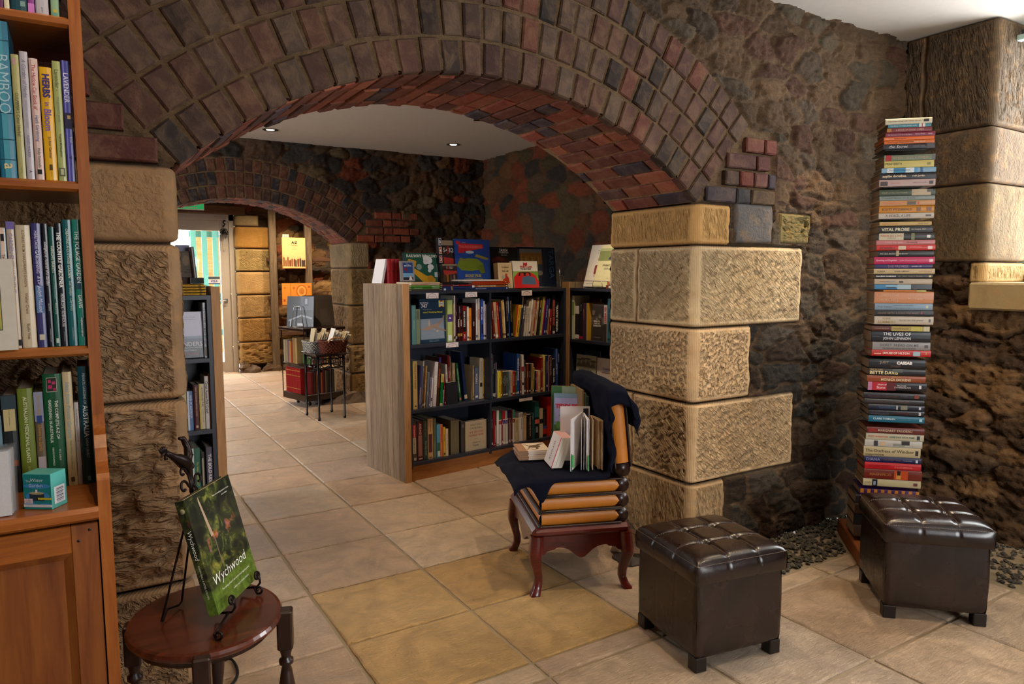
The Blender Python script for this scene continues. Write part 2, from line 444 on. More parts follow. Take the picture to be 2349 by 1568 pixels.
def tag(o, label, cat, group=None):
    o['label'] = label; o['category'] = cat
    if group: o['group'] = group
    return o
def thing(name, label, cat, loc=(0, 0, 0), rz=0.0, group=None, mw=None):
    o = bpy.data.objects.new(name, None); COL.objects.link(o); o.empty_display_size = 0.05
    o.location = loc; o.rotation_euler = (0, 0, rz)
    if mw is not None: o.matrix_world = mw
    return tag(o, label, cat, group)
def struct(o, kind='structure'):
    o['kind'] = kind; return o
def bevel(o, w=0.003, seg=2):
    m = o.modifiers.new('bevel', 'BEVEL'); m.width = w; m.segments = seg; m.limit_method = 'ANGLE'; m.angle_limit = R_(40)
    return o
def frame(X, Y, Z, O=(0, 0, 0)):
    return Matrix(((X[0], Y[0], Z[0], O[0]), (X[1], Y[1], Z[1], O[1]), (X[2], Y[2], Z[2], O[2]), (0, 0, 0, 1)))

# ---------------------------------------------------------------- noise in numpy
def _hash(ix, iy, seed):
    h = (ix.astype(np.int64)*374761393 + iy.astype(np.int64)*668265263 + seed*2246822519) & 0xffffffff
    h = ((h ^ (h >> 13))*1274126177) & 0xffffffff
    return ((h ^ (h >> 16)) & 0xffffff)/float(0xffffff)
def vnoise(x, y, seed=0):
    ix = np.floor(x); iy = np.floor(y); fx = x-ix; fy = y-iy
    fx = fx*fx*(3-2*fx); fy = fy*fy*(3-2*fy)
    a = _hash(ix, iy, seed); b = _hash(ix+1, iy, seed); c = _hash(ix, iy+1, seed); d = _hash(ix+1, iy+1, seed)
    return (a*(1-fx)+b*fx)*(1-fy)+(c*(1-fx)+d*fx)*fy
def fbm(x, y, seed=0, o=4):
    s = 0; a = 0.5
    for i in range(o): s = s+a*vnoise(x*2**i, y*2**i, seed+i*17); a *= 0.5
    return s/(1-0.5**o)
def cells(u, v, cu, cv, seed):
    # irregular stones: distance to nearest seeds in squashed space -> edge field, ids
    u0, v0 = u, v
    u = u0+0.5*cu*(fbm(u0/cu*0.9, v0/cv*0.9, seed+5)-0.5)*2+0.9*cu*(vnoise(u0/cu*.35, v0/cv*.35, seed+7)-.5); v = v0+0.5*cv*(fbm(u0/cu*0.9+9, v0/cv*0.9, seed+6)-0.5)*2+.9*cv*(vnoise(u0/cu*.35+5, v0/cv*.3, seed+8)-.5)
    gu = u/cu; gv = v/cv; iv0 = np.floor(gv)
    f1 = np.full(u.shape, 9.0); f2 = np.full(u.shape, 9.0); idu = np.zeros(u.shape); idv = np.zeros(u.shape)
    for dv in (-1, 0, 1):
        iv = iv0+dv; sh = 0.5*(np.mod(iv, 2)); iu0 = np.floor(gu-sh)
        for du in (-1, 0, 1):
            iu = iu0+du
            px = iu+sh+0.5+0.8*(_hash(iu, iv, seed)-0.5); py = iv+0.5+0.75*(_hash(iu, iv, seed+1)-0.5)
            s = 0.85+0.5*_hash(iu, iv, seed+2)
            ax = np.abs(gu-px); ay = np.abs(gv-py)
            d = (ax**2.6+ay**2.6)**(1/2.6)/s
            m = d < f1
            f2 = np.where(m, f1, np.minimum(f2, d)); idu = np.where(m, iu, idu); idv = np.where(m, iv, idv); f1 = np.where(m, d, f1)
    return f2-f1, idu, idv, gu, gv
def grid_mesh(name, P, col, edge, mat, keep=None, parent=None):
    # P: (nv,nu,3) points, col: (nv,nu,3), edge: (nv,nu)
    nv, nu = P.shape[:2]
    idx = np.arange(nv*nu).reshape(nv, nu)
    q = np.stack([idx[:-1, :-1], idx[:-1, 1:], idx[1:, 1:], idx[1:, :-1]], -1)
    if keep is not None:
        k = keep[:-1, :-1] & keep[:-1, 1:] & keep[1:, 1:] & keep[1:, :-1]; q = q[k]
    q = q.reshape(-1, 4); me = bpy.data.meshes.new(name)
    used = np.unique(q); remap = np.full(nv*nu, -1); remap[used] = np.arange(len(used)); q = remap[q]
    V = P.reshape(-1, 3)[used]
    me.vertices.add(len(V)); me.vertices.foreach_set('co', V.ravel().astype(np.float32))
    me.loops.add(q.size); me.loops.foreach_set('vertex_index', q.ravel().astype(np.int32))
    me.polygons.add(len(q)); me.polygons.foreach_set('loop_start', np.arange(0, q.size, 4, dtype=np.int32))
    me.polygons.foreach_set('loop_total', np.full(len(q), 4, dtype=np.int32))
    me.update(calc_edges=True); me.validate()
    me.polygons.foreach_set('use_smooth', np.ones(len(me.polygons), dtype=bool))
    me.materials.append(M[mat])
    c = np.ones((len(V), 4), dtype=np.float32); c[:, :3] = col.reshape(-1, 3)[used]
    me.color_attributes.new('Col', 'FLOAT_COLOR', 'POINT').data.foreach_set('color', c.ravel())
    me.attributes.new('edge', 'FLOAT', 'POINT').data.foreach_set('value', edge.reshape(-1)[used].astype(np.float32))
    o = bpy.data.objects.new(name, me); COL.objects.link(o)
    if parent is not None: o.parent = parent
    return o
def pal(idu, idv, seed, cols):
    r = _hash(idu, idv, seed); n = len(cols); k = np.minimum((r*n).astype(int), n-1)
    c = np.array([srgb(x) for x in cols])[k]
    return c*(0.75+0.5*_hash(idu, idv, seed+3))[..., None]
def sstep(a, b, x):
    t = np.clip((x-a)/(b-a), 0, 1); return t*t*(3-2*t)
def rubble(name, u0, u1, z0, z1, res, place, cu, cv, seed, cols, mat='rubble_stone', depth=0.035, keep=None, parent=None, flat=None, batter=None, low=None):
    nu = int((u1-u0)/res)+1; nv = int((z1-z0)/res)+1
    u, z = np.meshgrid(np.linspace(u0, u1, nu), np.linspace(z0, z1, nv))
    e, iu, iv, gu, gv = cells(u, z, cu, cv, seed)
    tilt = (_hash(iu, iv, seed+11)-0.5)*(gu-iu-.5)+(_hash(iu, iv, seed+12)-0.5)*(gv-iv-.5)
    h = sstep(0.02, 0.25, e)*depth*(0.2+0.65*_hash(iu, iv, seed+13))+tilt*depth*0.8
    h += (fbm(u*9, z*9, seed+20, 5)-0.5)*depth*1.1+(np.abs(fbm(u*24, z*40, seed+30, 4)-0.5)-.08)*depth*-1.5
    col = pal(iu, iv, seed+40, cols)*(0.8+0.4*fbm(u*22, z*30, seed+50, 3))[..., None]
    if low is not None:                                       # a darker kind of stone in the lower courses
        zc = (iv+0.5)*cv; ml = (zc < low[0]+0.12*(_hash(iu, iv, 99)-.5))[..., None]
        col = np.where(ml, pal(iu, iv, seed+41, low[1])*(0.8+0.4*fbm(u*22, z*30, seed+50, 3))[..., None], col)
    if flat is not None:
        if batter is not None: h = h+batter(u, z)
        for m, fh in flat(u, z): h = np.where(m, fh+(fbm(u*40, z*40, 3, 3)-.5)*0.006, h); e = np.where(m, 1.0, e); col = np.where(m[..., None], np.array(srgb('#6b553c')), col)
    elif batter is not None: h = h+batter(u, z)
    P = np.stack(place(u, z, h), -1)
    k = keep(u, z) if keep is not None else None
    return struct(grid_mesh(name, P, col, e, mat, k, parent)) if parent is None else grid_mesh(name, P, col, e, mat, k, parent)

def wrap_block(name, path, z0, z1, res, seed, col, parent, style='diag', splits=(), proud=0.012, rc=0.02, ends=(True, True), flip=False):
    """one course of dressed sandstone wrapped round a corner. path: (x,y) corners; outward normal is to the right of travel (left if flip)"""
    P0 = [Vector(p) for p in path]; L = [(P0[i+1]-P0[i]).length for i in range(len(P0)-1)]; tot = sum(L)
    nu = max(6, int(tot/res)); nv = max(6, int((z1-z0)/res))
    uu = np.linspace(0, tot, nu+1); zz = np.linspace(z0, z1, nv+1)
    px = np.zeros(nu+1); py = np.zeros(nu+1); nx = np.zeros(nu+1); ny = np.zeros(nu+1)
    cum = np.cumsum([0]+L)
    for i in range(nu+1):
        k = min(int(np.searchsorted(cum, uu[i], 'right')-1), len(L)-1); d = (P0[k+1]-P0[k]).normalized(); p = P0[k]+d*(uu[i]-cum[k])
        n = Vector((d.y, -d.x))
        for j in range(1, len(L)):                         # round the corners
            w = uu[i]-cum[j]
            if abs(w) < rc:
                d0 = (P0[j]-P0[j-1]).normalized(); d1 = (P0[j+1]-P0[j]).normalized()
                n0 = Vector((d0.y, -d0.x)); n1 = Vector((d1.y, -d1.x)); t = (w/rc+1)/2
                n = (n0*(1-t)+n1*t).normalized(); p = P0[j]-(n0+n1)*rc+n*rc
        if flip: n = -n
        px[i], py[i], nx[i], ny[i] = p.x, p.y, n.x, n.y
    u, z = np.meshgrid(uu, zz)
    # margins: distance to block edges, splits and corners
    de = np.minimum(np.minimum(z-z0, z1-z), 9.0)
    cuts = list(splits)+([0.0] if ends[0] else [])+([tot] if ends[1] else [])
    dm = de.copy(); groove = de.copy()
    for s_ in cuts: dm = np.minimum(dm, np.abs(u-s_)); groove = np.minimum(groove, np.abs(u-s_-0.004*np.sin(z*31)))
    for j in range(1, len(L)): dm = np.minimum(dm, np.abs(u-cum[j])*1.0+0.004)
    rough = sstep(0.018, 0.032, dm+0.006*(fbm(u*20, z*20, seed, 3)-.5))
    if style == 'diag':
        a, b = u*0.80+z*0.62, -u*0.62+z*0.80
        pk = fbm(a*30, b*95, seed+1, 3)
    elif style == 'pit': pk = fbm(u*75, z*75, seed+2, 3)
    elif style == 'vert': pk = fbm(u*85+z*14, z*26, seed+3, 3)
    elif style == 'wild': pk = fbm(u*16, z*34, seed+4, 5)
    else: pk = fbm(u*60, z*60, seed+5, 3)*0.25+0.4
    amp = {'diag': 0.010, 'pit': 0.008, 'vert': 0.006, 'wild': 0.022, 'smooth': 0.004}[style]
    h = rough*(-(sstep(0.5, 0.30, pk))*amp+0.004)
    h += (fbm(u*6, z*6, seed+8, 3)-0.5)*0.012+(fbm(u*55, z*55, seed+9, 3)-.5)*0.004
    h -= (1-sstep(0.001, 0.010, groove))*0.022
    h += proud
    X = px[None, :]+nx[None, :]*h; Y = py[None, :]+ny[None, :]*h
    c = np.array(srgb(col))[None, None, :]*(0.9+0.2*fbm(u*5, z*5, seed+6, 3))[..., None]
    gm = (1-sstep(0.003, 0.007, groove))[..., None]
    c = c*(1-gm)+np.array(srgb('#5c4632'))*gm                 # mortar in the joints
    P = np.stack([X, Y, z], -1)
    if flip: P = P[:, ::-1]; c = c[:, ::-1]
    return grid_mesh(name, P, c, (rough[:, ::-1] if flip else rough), 'sandstone' if style == 'smooth' else 'sandstone_'+style, None, parent)
# ---------------------------------------------------------------- the building
Y1, YB = 2.42, 3.03            # front and back faces of the near arched wall
YF, YF2 = 7.5, 8.12            # far arched wall
YD = 10.6                      # wall with the door
XR = 4.2                       # outer wall
AR, AZ, ASP = 1.671, 0.471, R_(41.5)
NEAR = (1.388, 0.26, 2.51); FAR = (1.408, 0.30, 2.52)

QN = [(2.725, 1.535, 1.728), (3.285, 1.137, 1.53), (2.90, .768, 1.132), (3.255, .366, .762), (2.735, 0, .36)]
def rects(u, z, R, g=.006):
    m = np.zeros(u.shape, bool)
    for a, b, c, d in R: m |= (u > a+g) & (u < b-g) & (z > c+g) & (z < d-g)
    return m
def opening(A, u, z):
    xc, xl, xr = A; r = np.sqrt((u-xc)**2+(z-AZ)**2)
    return ((u > xl-.004) & (u < xr+.004) & (z < 1.70)) | ((z >= 1.70) & (r < AR+.010) & (u > xl-.03) & (u < xr+.03))
def ringzone(A, u, z, n=4):
    xc = A[0]; r = np.sqrt((u-xc)**2+(z-AZ)**2); a = np.abs(np.arctan2(u-xc, z-AZ))
    return (r < AR+.133*n+.004) & (a < ASP+.012) & (z > 1.70)
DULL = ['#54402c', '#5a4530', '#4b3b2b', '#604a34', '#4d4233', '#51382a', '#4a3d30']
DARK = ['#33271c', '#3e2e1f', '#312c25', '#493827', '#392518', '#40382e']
WARM = ['#4e3b2b', '#413125', '#5b3f25', '#3a3631', '#69311a', '#322b26', '#564630']
def brick(mb, O, ax, ay, az, w, d, t, col, rnd):
    """frustum brick: centre O on the wall face, ay the outward normal, w along ax, t along az, standing d proud"""
    j = lambda k: rnd.uniform(-k, k)
    vs = []
    for (ins, dep) in ((0, -0.03), (0.0, d-0.007), (0.006, d)):
        for sx, sz in ((-1, -1), (1, -1), (1, 1), (-1, 1)):
            vs.append(O+ax*(sx*(w/2-ins)+j(.0018))+az*(sz*(t/2-ins)+j(.0018))+ay*(dep+(j(.0015) if ins else 0)))
    fs = [(8, 9, 10, 11)]+[(a+b, a+(b+1) % 4, a+4+(b+1) % 4, a+4+b) for a in (0, 4) for b in range(4)]
    mb.add(vs, fs, col, 0)
RINGC = ['#50352a', '#54382c', '#493029', '#51382d', '#57392d', '#4e3c30', '#514033', '#50382d', '#33261f', '#5c3226', '#49362d', '#54382b', '#2e2622']
SOFC = ['#713d2e', '#814531', '#62342b', '#90513b', '#543634', '#764236', '#843f30', '#453941']
def arch_bricks(name, A, yf, yb, rings, seed, parent, cols=RINGC, sof=SOFC, soff=True):
    rnd = random.Random(seed); xc = A[0]; mb = MB(); Yn = Vector((0, -1, 0))
    for k in range(rings):
        rm = AR+.133*k+.0665; n = max(10, round(rm*2*ASP/0.088)); off = rnd.uniform(-.2, .2)
        skip = False
        for i in range(n):
            a = -ASP+(i+.5)*2*ASP/n
            rad = Vector((math.sin(a), 0, math.cos(a))); tan = Vector((math.cos(a), 0, -math.sin(a)))
            w = rm*2*ASP/n-rnd.uniform(.012, .018)
            c = srgb(rnd.choice(cols)); q = rnd.uniform(.8, 1.2); c = tuple(x*q for x in c)
            brick(mb, Vector((xc, yf, AZ))+rad*(rm+rnd.uniform(-.002, .002)), tan, Yn, rad, w, rnd.uniform(.012, .02), .133-rnd.uniform(.009, .016), c, rnd)
    if soff:
        nr = round(AR*2*ASP/0.079); D = yb-yf
        for i in range(nr):
            a = -ASP+(i+.5)*2*ASP/nr
            rad = Vector((math.sin(a), 0, math.cos(a))); tan = Vector((math.cos(a), 0, -math.sin(a)))
            y = yf+0.012-(rnd.uniform(.02, .2) if i % 2 else 0)
            while y < yb-.03:
                l = rnd.choice((.225, .225, .225, .11)); y0 = max(y, yf+.012); y1 = min(y+l, yb-.005)
                if y1-y0 > .04:
                    c = srgb(rnd.choice(sof)); q = rnd.uniform(.8, 1.25); c = tuple(x*q for x in c)
                    brick(mb, Vector((xc, (y0+y1)/2, AZ))+rad*(AR+.016), Vector((0, 1, 0)), -rad, tan, y1-y0-.011, rnd.uniform(.006, .013), .068, c, rnd)
                y += l
    mb.build(name, 'brick', parent)
    # mortar bed of the vault
    mb = MB(); N = 48
    for i in range(N):
        a0 = -ASP+2*ASP*i/N; a1 = -ASP+2*ASP*(i+1)/N
        p = [(xc+(AR+.016)*math.sin(a), AZ+(AR+.016)*math.cos(a)) for a in (a0, a1)]
        mb.add([(p[0][0], yf-.002, p[0][1]), (p[1][0], yf-.002, p[1][1]), (p[1][0], yb, p[1][1]), (p[0][0], yb, p[0][1])], [(0, 1, 2, 3)], '#6b523b', 0, True)
    mb.build('vault_mortar', 'mortar', parent)

# near arched wall
near = rubble('wall_middle', -0.3, XR+.02, 0, CEIL, .009, lambda u, z, h: (u, Y1-h, z), .21, .115, 3, DULL,
              depth=.034, keep=lambda u, z: ~opening(NEAR, u, z), flat=lambda u, z: [(rects(u, z, [(2.5, 3.06, 1.74, 2.11), (-.35, .23, 1.72, 2.17)]), -.006), (ringzone(NEAR, u, z), .006), (rects(u, z, [(2.4, q[0], q[1]-.01, q[2]+.01) for q in QN]+[(2.76, 3.05, 1.54, 1.75), (3.1, 3.36, 1.55, 1.71), (-.35, .4, -.1, 1.74)]), -.045)],
              batter=lambda u, z: np.where(u > 2.4, .05*sstep(1.2, 0, z), 0), low=(1.12, DARK))
rubble('wall_stub', -2.6, -0.3, 0, CEIL, .03, lambda u, z, h: (u, Y1-h, z), .21, .115, 3, DULL, parent=near)
rubble('wall_rear_face', -2.6, XR+.02, 0, CEIL, .05, lambda u, z, h: (u, YB+h, z), .21, .115, 9, DULL, parent=near, keep=lambda u, z: ~opening(NEAR, u, z))
arch_bricks('arch_brickwork', NEAR, Y1, YB, 4, 5, near)
mb = MB(); rnd = random.Random(3)
for row in range(4):                                     # coursed bricks beside the springing of the arch
    z = 1.775+row*.084; x = 2.545+row*.07+(.06 if row % 2 else 0)
    while x < 3.0:
        l = rnd.choice((.215, .105, .14)); l = min(l, 3.05-x)
        c = tuple(k*rnd.uniform(.8, 1.15) for k in srgb(rnd.choice(['#643a2c', '#5a3a2e', '#6e3c2c', '#4d3a30', '#403a3c'])))
        if l > .05: brick(mb, Vector((x+l/2, Y1-.012, z)), Vector((1, 0, 0)), Vector((0, -1, 0)), Vector((0, 0, 1)), l-.012, .014, .07, c, rnd)
        x += l
for row in range(5):
    z = 1.768+row*.088; x1 = .225-row*.085
    for l in (.23, .22, .12):
        c = tuple(k*rnd.uniform(.8, 1.1) for k in srgb(rnd.choice(['#5c2e22', '#642f22', '#4e2a20'])))
        brick(mb, Vector((x1-l/2, Y1-.012, z)), Vector((1, 0, 0)), Vector((0, -1, 0)), Vector((0, 0, 1)), l-.012, .02, .074, c, rnd); x1 -= l
mb.build('spandrel_bricks', 'brick', near)
S = '#c2a57c'
for (x1, z0, z1, st, sp, col) in ((2.725, 1.535, 1.728, 'vert', (), '#c4985d'), (3.285, 1.137, 1.53, 'diag', (.22,), '#d3b78d'),
                                  (2.90, .768, 1.132, 'pit', (), '#d0ae83'), (3.255, .366, .762, 'diag', (.20,), '#c9a87e'), (2.735, 0, .36, 'vert', (), '#ad8f68')):
    wrap_block('quoin_stone', [(2.512, YB), (2.512, Y1), (x1, Y1)], z0, z1, .0062, int(x1*100), col, near, st, sp, proud=.022)
wrap_block('grey_quoin', [(2.765, Y1), (3.045, Y1)], 1.545, 1.745, .007, 4, '#5f5c5a', near, 'smooth', proud=.016)
wrap_block('mossy_stone', [(3.10, Y1), (3.36, Y1)], 1.55, 1.71, .008, 5, '#6c5f36', near, 'wild', proud=.008)
for (z0, z1, st, col) in ((1.495, 1.725, 'smooth', '#86694a'), (1.01, 1.49, 'diag', '#8e7254'), (.415, 1.005, 'wild', '#8c7052'), (.06, .41, 'diag', '#8f7354'), (0, .055, 'wild', '#77604a')):
    wrap_block('pier_stone', [(-.35, Y1), (.25, Y1), (.25, YB)], z0, z1, .007, int(z1*100), col, near, st, (), proud=.02)
# footing rocks by the right pier
def rock(mb, c, s, col, rnd, n=2):
    vs = []; ph = [rnd.uniform(0, 6) for _ in range(6)]
    nu, nv = 9, 6
    for j in range(nv+1):
        for i in range(nu):
            a = 2*PI*i/nu; b = -PI/2+PI*j/nv
            k = 1+.22*math.sin(2*a+ph[0]+b)+.16*math.sin(3*a+ph[1]-2*b)+.12*math.cos(4*b+ph[2])
            vs.append((c[0]+s[0]*k*math.cos(a)*math.cos(b), c[1]+s[1]*k*math.sin(a)*math.cos(b), c[2]+s[2]*k*math.sin(b)))
    fs = [(j*nu+i, j*nu+(i+1) % nu, (j+1)*nu+(i+1) % nu, (j+1)*nu+i) for j in range(nv) for i in range(nu)]
    mb.add(vs, fs, col, 0, False)
mb = MB(); rnd = random.Random(11)
for c, s in (((2.36, 2.62, .0), (.17, .15, .06)), ((2.40, 2.9, .0), (.12, .14, .07)), ((2.22, 2.52, -.01), (.10, .08, .035)), ((2.46, 2.44, .0), (.1, .1, .06)),
             ((2.40, 7.42, 0), (.22, .16, .10)), ((2.72, 7.36, 0), (.2, .15, .12)), ((2.2, 7.5, 0), (.12, .12, .06)), ((2.02, 10.38, 0), (.12, .1, .09)), ((2.3, 10.4, 0), (.13, .1, .1)), ((1.93, 10.42, .07), (.07, .07, .06)), ((2.55, 10.4, 0), (.14, .1, .08))):
    rock(mb, c, s, rnd.choice(['#4c3b2c', '#5e4833', '#3f342b']), rnd)
struct(mb.build('trim_1', 'gravel'))

# far arched wall
far = rubble('wall_far', -2.6, XR+.02, 0, CEIL, .017, lambda u, z, h: (u, YF-h, z), .24, .14, 21, WARM, 'rubble_far',
             depth=.045, keep=lambda u, z: ~opening(FAR, u, z), flat=lambda u, z: [(ringzone(FAR, u, z, 3), .006), (rects(u, z, [(2.55, 3.05, 1.73, 2.08)]), -.006), (rects(u, z, [(2.4, 2.72, 0, 1.735), (-.1, .4, 0, 1.73)]), -.04)])
rubble('far_rear_face', -2.6, XR+.02, 0, CEIL, .06, lambda u, z, h: (u, YF2+h, z), .24, .14, 22, WARM, 'rubble_far', parent=far, keep=lambda u, z: ~opening(FAR, u, z))
arch_bricks('far_arch_brickwork', FAR, YF, YF2, 3, 15, far, ['#4a2a20', '#563022', '#3d251f', '#5f3525', '#2e2527', '#252226', '#4c2e21'])
for (z0, z1, x1, col, st) in ((1.46, 1.735, 2.74, '#9a8461', 'vert'), (1.05, 1.455, 3.0, '#9a7d52', 'diag'), (.62, 1.045, 2.85, '#8d6f48', 'diag'), (.30, .615, 3.05, '#96774d', 'wild'), (0, .295, 2.8, '#94703f', 'diag')):
    wrap_block('far_quoin', [(2.52, YF2), (2.52, YF), (x1, YF)], z0, z1, .016, int(z1*90), col, far, st, proud=.03)
for (z0, z1) in ((1.2, 1.73), (.7, 1.195), (.3, .695), (0, .295)):
    wrap_block('far_pier_stone', [(-.1, YF), (.3, YF), (.3, YF2)], z0, z1, .03, int(z1*70), '#8a6d48', far, 'diag', proud=.03)
mb = MB()
for row in range(4):
    x = 2.60+.06*(row % 2)+row*.05
    for l in (.2, .11, .2, .12)[:4-(row > 1)]:
        brick(mb, Vector((x+l/2, YF-.012, 1.78+row*.085)), Vector((1, 0, 0)), Vector((0, -1, 0)), Vector((0, 0, 1)), l-.012, .02, .07, rnd.choice(['#7b3a26', '#6b3524', '#8a4128']), rnd); x += l
mb.build('far_spandrel_bricks', 'brick', far)

# outer wall on the right, in three rooms
def win_keep(u, z):
    return ~(((u > .32) & (u < 1.93) & (z > 1.34)))
wr = rubble('wall_right', -3.0, Y1+.02, 0, CEIL, .0125, lambda u, z, h: (XR-h, u, z), .26, .10, 31, DULL, depth=.05, keep=win_keep,
            batter=lambda u, z: .17*sstep(1.35, 0.1, z)*np.clip((Y1+.1-u)*3, 0, 1), low=(1.35, ['#5e4630', '#6d5136', '#4f3d2d', '#775a3b', '#584230']),
            flat=lambda u, z: [(rects(u, z, [(1.9, 2.5, 1.45, 2.8), (1.9, 2.02, 1.3, 1.5)]), -.03)])
rubble('middle_room_side', YB-.02, YF+.02, 0, CEIL, .018, lambda u, z, h: (XR-h, u, z), .26, .15, 41, ['#54412e', '#614128', '#433b31', '#6c3721', '#4d4028', '#3a322c'], 'rubble_far', depth=.045, parent=wr)
rubble('back_room_side', YF2-.02, YD+.02, 0, CEIL, .06, lambda u, z, h: (XR-h, u, z), .26, .14, 42, WARM, 'rubble_far', parent=wr)
for (z0, z1, st, col) in ((2.185, CEIL, 'vert', '#5d4c39'), (1.885, 2.18, 'smooth', '#665440'), (1.46, 1.88, 'smooth', '#705d42')):
    wrap_block('reveal_stone', [(XR, Y1+.0), (XR, 1.94), (4.72, 1.94)], z0, z1, .009, int(z1*50), col, wr, st, (.12,) if z0 > 1.9 else (), proud=.02)
wrap_block('reveal_foot', [(XR, 2.0), (XR, 1.94), (4.72, 1.94)], 1.34, 1.455, .009, 77, '#b08f5c', wr, 'vert', proud=.02)
mb = MB()
mb.rbox(4.10, 4.75, .30, 1.96, 1.20, 1.345, .01, '#a08a62')
mb.build('window_ledge', 'sandstone', wr)
mb = MB()                                                # thickness of the wall around the windows
mb.box(4.2, 4.75, .0, .32, 1.2, CEIL, '#8a7256');
mb.build('window_jamb', 'sandstone', wr)
mb = MB(); mb.box(4.75, 4.8, -3.1, .3, 0, CEIL, '#555'); mb.box(4.75, 4.8, .0, 2.5, 0, 1.2, '#555'); mb.box(4.75, 4.8, 1.96, 3.0, 0, CEIL, '#555'); mb.box(4.75, 4.8, -1.1, .31, 0, CEIL, '#555')
mb.build('outer_skin', 'plaster', wr)

# remaining walls
rubble('wall_left', -3.0, 3.2, 0, CEIL, .06, lambda u, z, h: (-2.6+h, u, z), .26, .14, 51, DULL, depth=.03)
lw = rubble('middle_room_left', 3.0, YD, 0, CEIL, .06, lambda u, z, h: (-2.6+h, u, z), .26, .14, 52, WARM, depth=.03,
            keep=lambda u, z: ~((u > 4.5) & (u < 6.1) & (z > .8) & (z < 2.5)), parent=bpy.data.objects['wall_left'])
rubble('wall_rear', -2.62, XR+.6, 0, CEIL, .06, lambda u, z, h: (u, -3.0+h, z), .26, .14, 53, DULL, depth=.03,
       keep=lambda u, z: ~((u > 1.2) & (u < 3.2) & (z > .8) & (z < 2.4)))  # hole for the added rear fill window
wb = rubble('wall_back', -2.62, XR+.02, 0, CEIL, .026, lambda u, z, h: (u, YD-h, z), .25, .13, 61, ['#73573c', '#846440', '#59493d', '#94744c', '#774228', '#50463c'], 'rubble_far', depth=.05,
            keep=lambda u, z: ~((u > .90) & (u < 1.90) & (z < 2.2)), flat=lambda u, z: [(rects(u, z, [(1.88, 2.4, 0, 2.22)]), -.05)])
zs = [0.10, .43, .77, 1.10, 1.43, 1.75, 2.06, 2.22]
for i in range(7):
    wrap_block('door_quoin', [(1.90, YD+.1), (1.90, YD-.12), (2.40 if i != 6 else 2.2, YD-.12)], zs[i], zs[i+1]-.006, .016, 200+i, ['#a27f4e', '#a9824a', '#b08f60', '#a98a5c', '#a8905e', '#a57a3a', '#9c8a66'][i], wb, ['wild', 'diag', 'diag', 'smooth', 'diag', 'smooth', 'smooth'][i], proud=.02, rc=.05)
mb = MB(); mb.rbox(.55, 2.02, YD-.16, YD+.1, 2.215, 2.33, .008); bevel(mb.build('lintel', 'brown_timber', wb), .004)
mb = MB()
mb.box(-2.64, XR+.6, -3.1, YD+.2, CEIL, CEIL+.05)
struct(mb.build('ceiling', 'ceiling_paint'))
def wframe(name, pts, axis, n=3):
    """window: outer frame, mullions and a glass pane; pts = (a0, a1, z0, z1, plane)"""
    a0, a1, z0, z1, p = pts; fr = MB(); gl = MB()
    def bx(mb, u0, u1, w0, w1, d): 
        if axis == 'x': mb.box(p-d, p+d, u0, u1, w0, w1, '#9fc0b4')
        else: mb.box(u0, u1, p-d, p+d, w0, w1, '#9fc0b4')
    bx(fr, a0, a1, z0, z0+.05, .03); bx(fr, a0, a1, z1-.05, z1, .03); bx(fr, a0, a0+.05, z0, z1, .03); bx(fr, a1-.05, a1, z0, z1, .03)
    for i in range(1, n): u = a0+(a1-a0)*i/n; bx(fr, u-.015, u+.015, z0, z1, .02)
    bx(fr, a0, a1, (z0+z1)/2-.015, (z0+z1)/2+.015, .02)
    bx(gl, a0+.04, a1-.04, z0+.04, z1-.04, .003)
    o = struct(fr.build(name, 'paint')); gl.build('window_pane', 'glass', o); return o
wframe('window_1', (.32, 1.96, 1.345, CEIL, 4.66), 'x')
wframe('window_2', (4.5, 6.1, .8, 2.5, -2.64), 'x')
wframe('rear_fill_window', (1.2, 3.2, .8, 2.4, -3.04), 'y')  # unseen rear window added for soft fill from behind the camera
mb = MB()
for i, (z, c) in enumerate(((2.655, '#b9d4cc'), (2.69, '#3d4a4c'), (2.72, '#a8c0a8'))):
    mb.rbox(4.36+i*.05, 4.41+i*.05, .33, 1.93, z-.016, z+.012, .004, c)
struct(mb.build('trim_2', 'paint'))

# floor of stone pavers
XJ = [.788+.533*k for k in range(-7, 8)]
YJ = [1.39-.525*k for k in range(9, 0, -1)]+[1.39, 1.912, 2.022, 2.49, 2.98, 3.49, 4.03, 4.59, 5.11, 5.64]+[5.64+.528*k for k in range(1, 11)]
mb = MB(); rnd = random.Random(19)
PAV = ['#d2b799', '#dabf9e', '#c9ab8c', '#ceb195', '#d6ba9b', '#d0b08f', '#d2bba2', '#c8ad95']
def paver(x0, x1, y0, y1, col, zt=0.0):
    g = .0055; x0 += g; x1 -= g; y0 += g; y1 -= g
    if x1-x0 < .03 or y1-y0 < .03: return
    def ring(ins, z, jit):
        out = []; n = 9
        for (ax, ay, bx, by) in ((x0+ins, y0+ins, x1-ins, y0+ins), (x1-ins, y0+ins, x1-ins, y1-ins), (x1-ins, y1-ins, x0+ins, y1-ins), (x0+ins, y1-ins, x0+ins, y0+ins)):
            for i in range(n):
                t = i/n; o = rnd.uniform(-jit, jit)
                out.append((ax+(bx-ax)*t+(o if ax == bx else 0), ay+(by-ay)*t+(o if ay == by else 0), z))
        return out
    a = ring(0, -.012, .0012); b = ring(.002, -.004+zt, .0016); c = ring(.008, zt, .002); n = len(a)
    mb.add(a+b+c, [tuple(range(2*n, 3*n))]+[(k*n+i, k*n+(i+1) % n, (k+1)*n+(i+1) % n, (k+1)*n+i) for k in (0, 1) for i in range(n)], col, 0)
YEL = {(1, 2.49), (0, 2.49), (0, 2.022), (1, 2.022)}
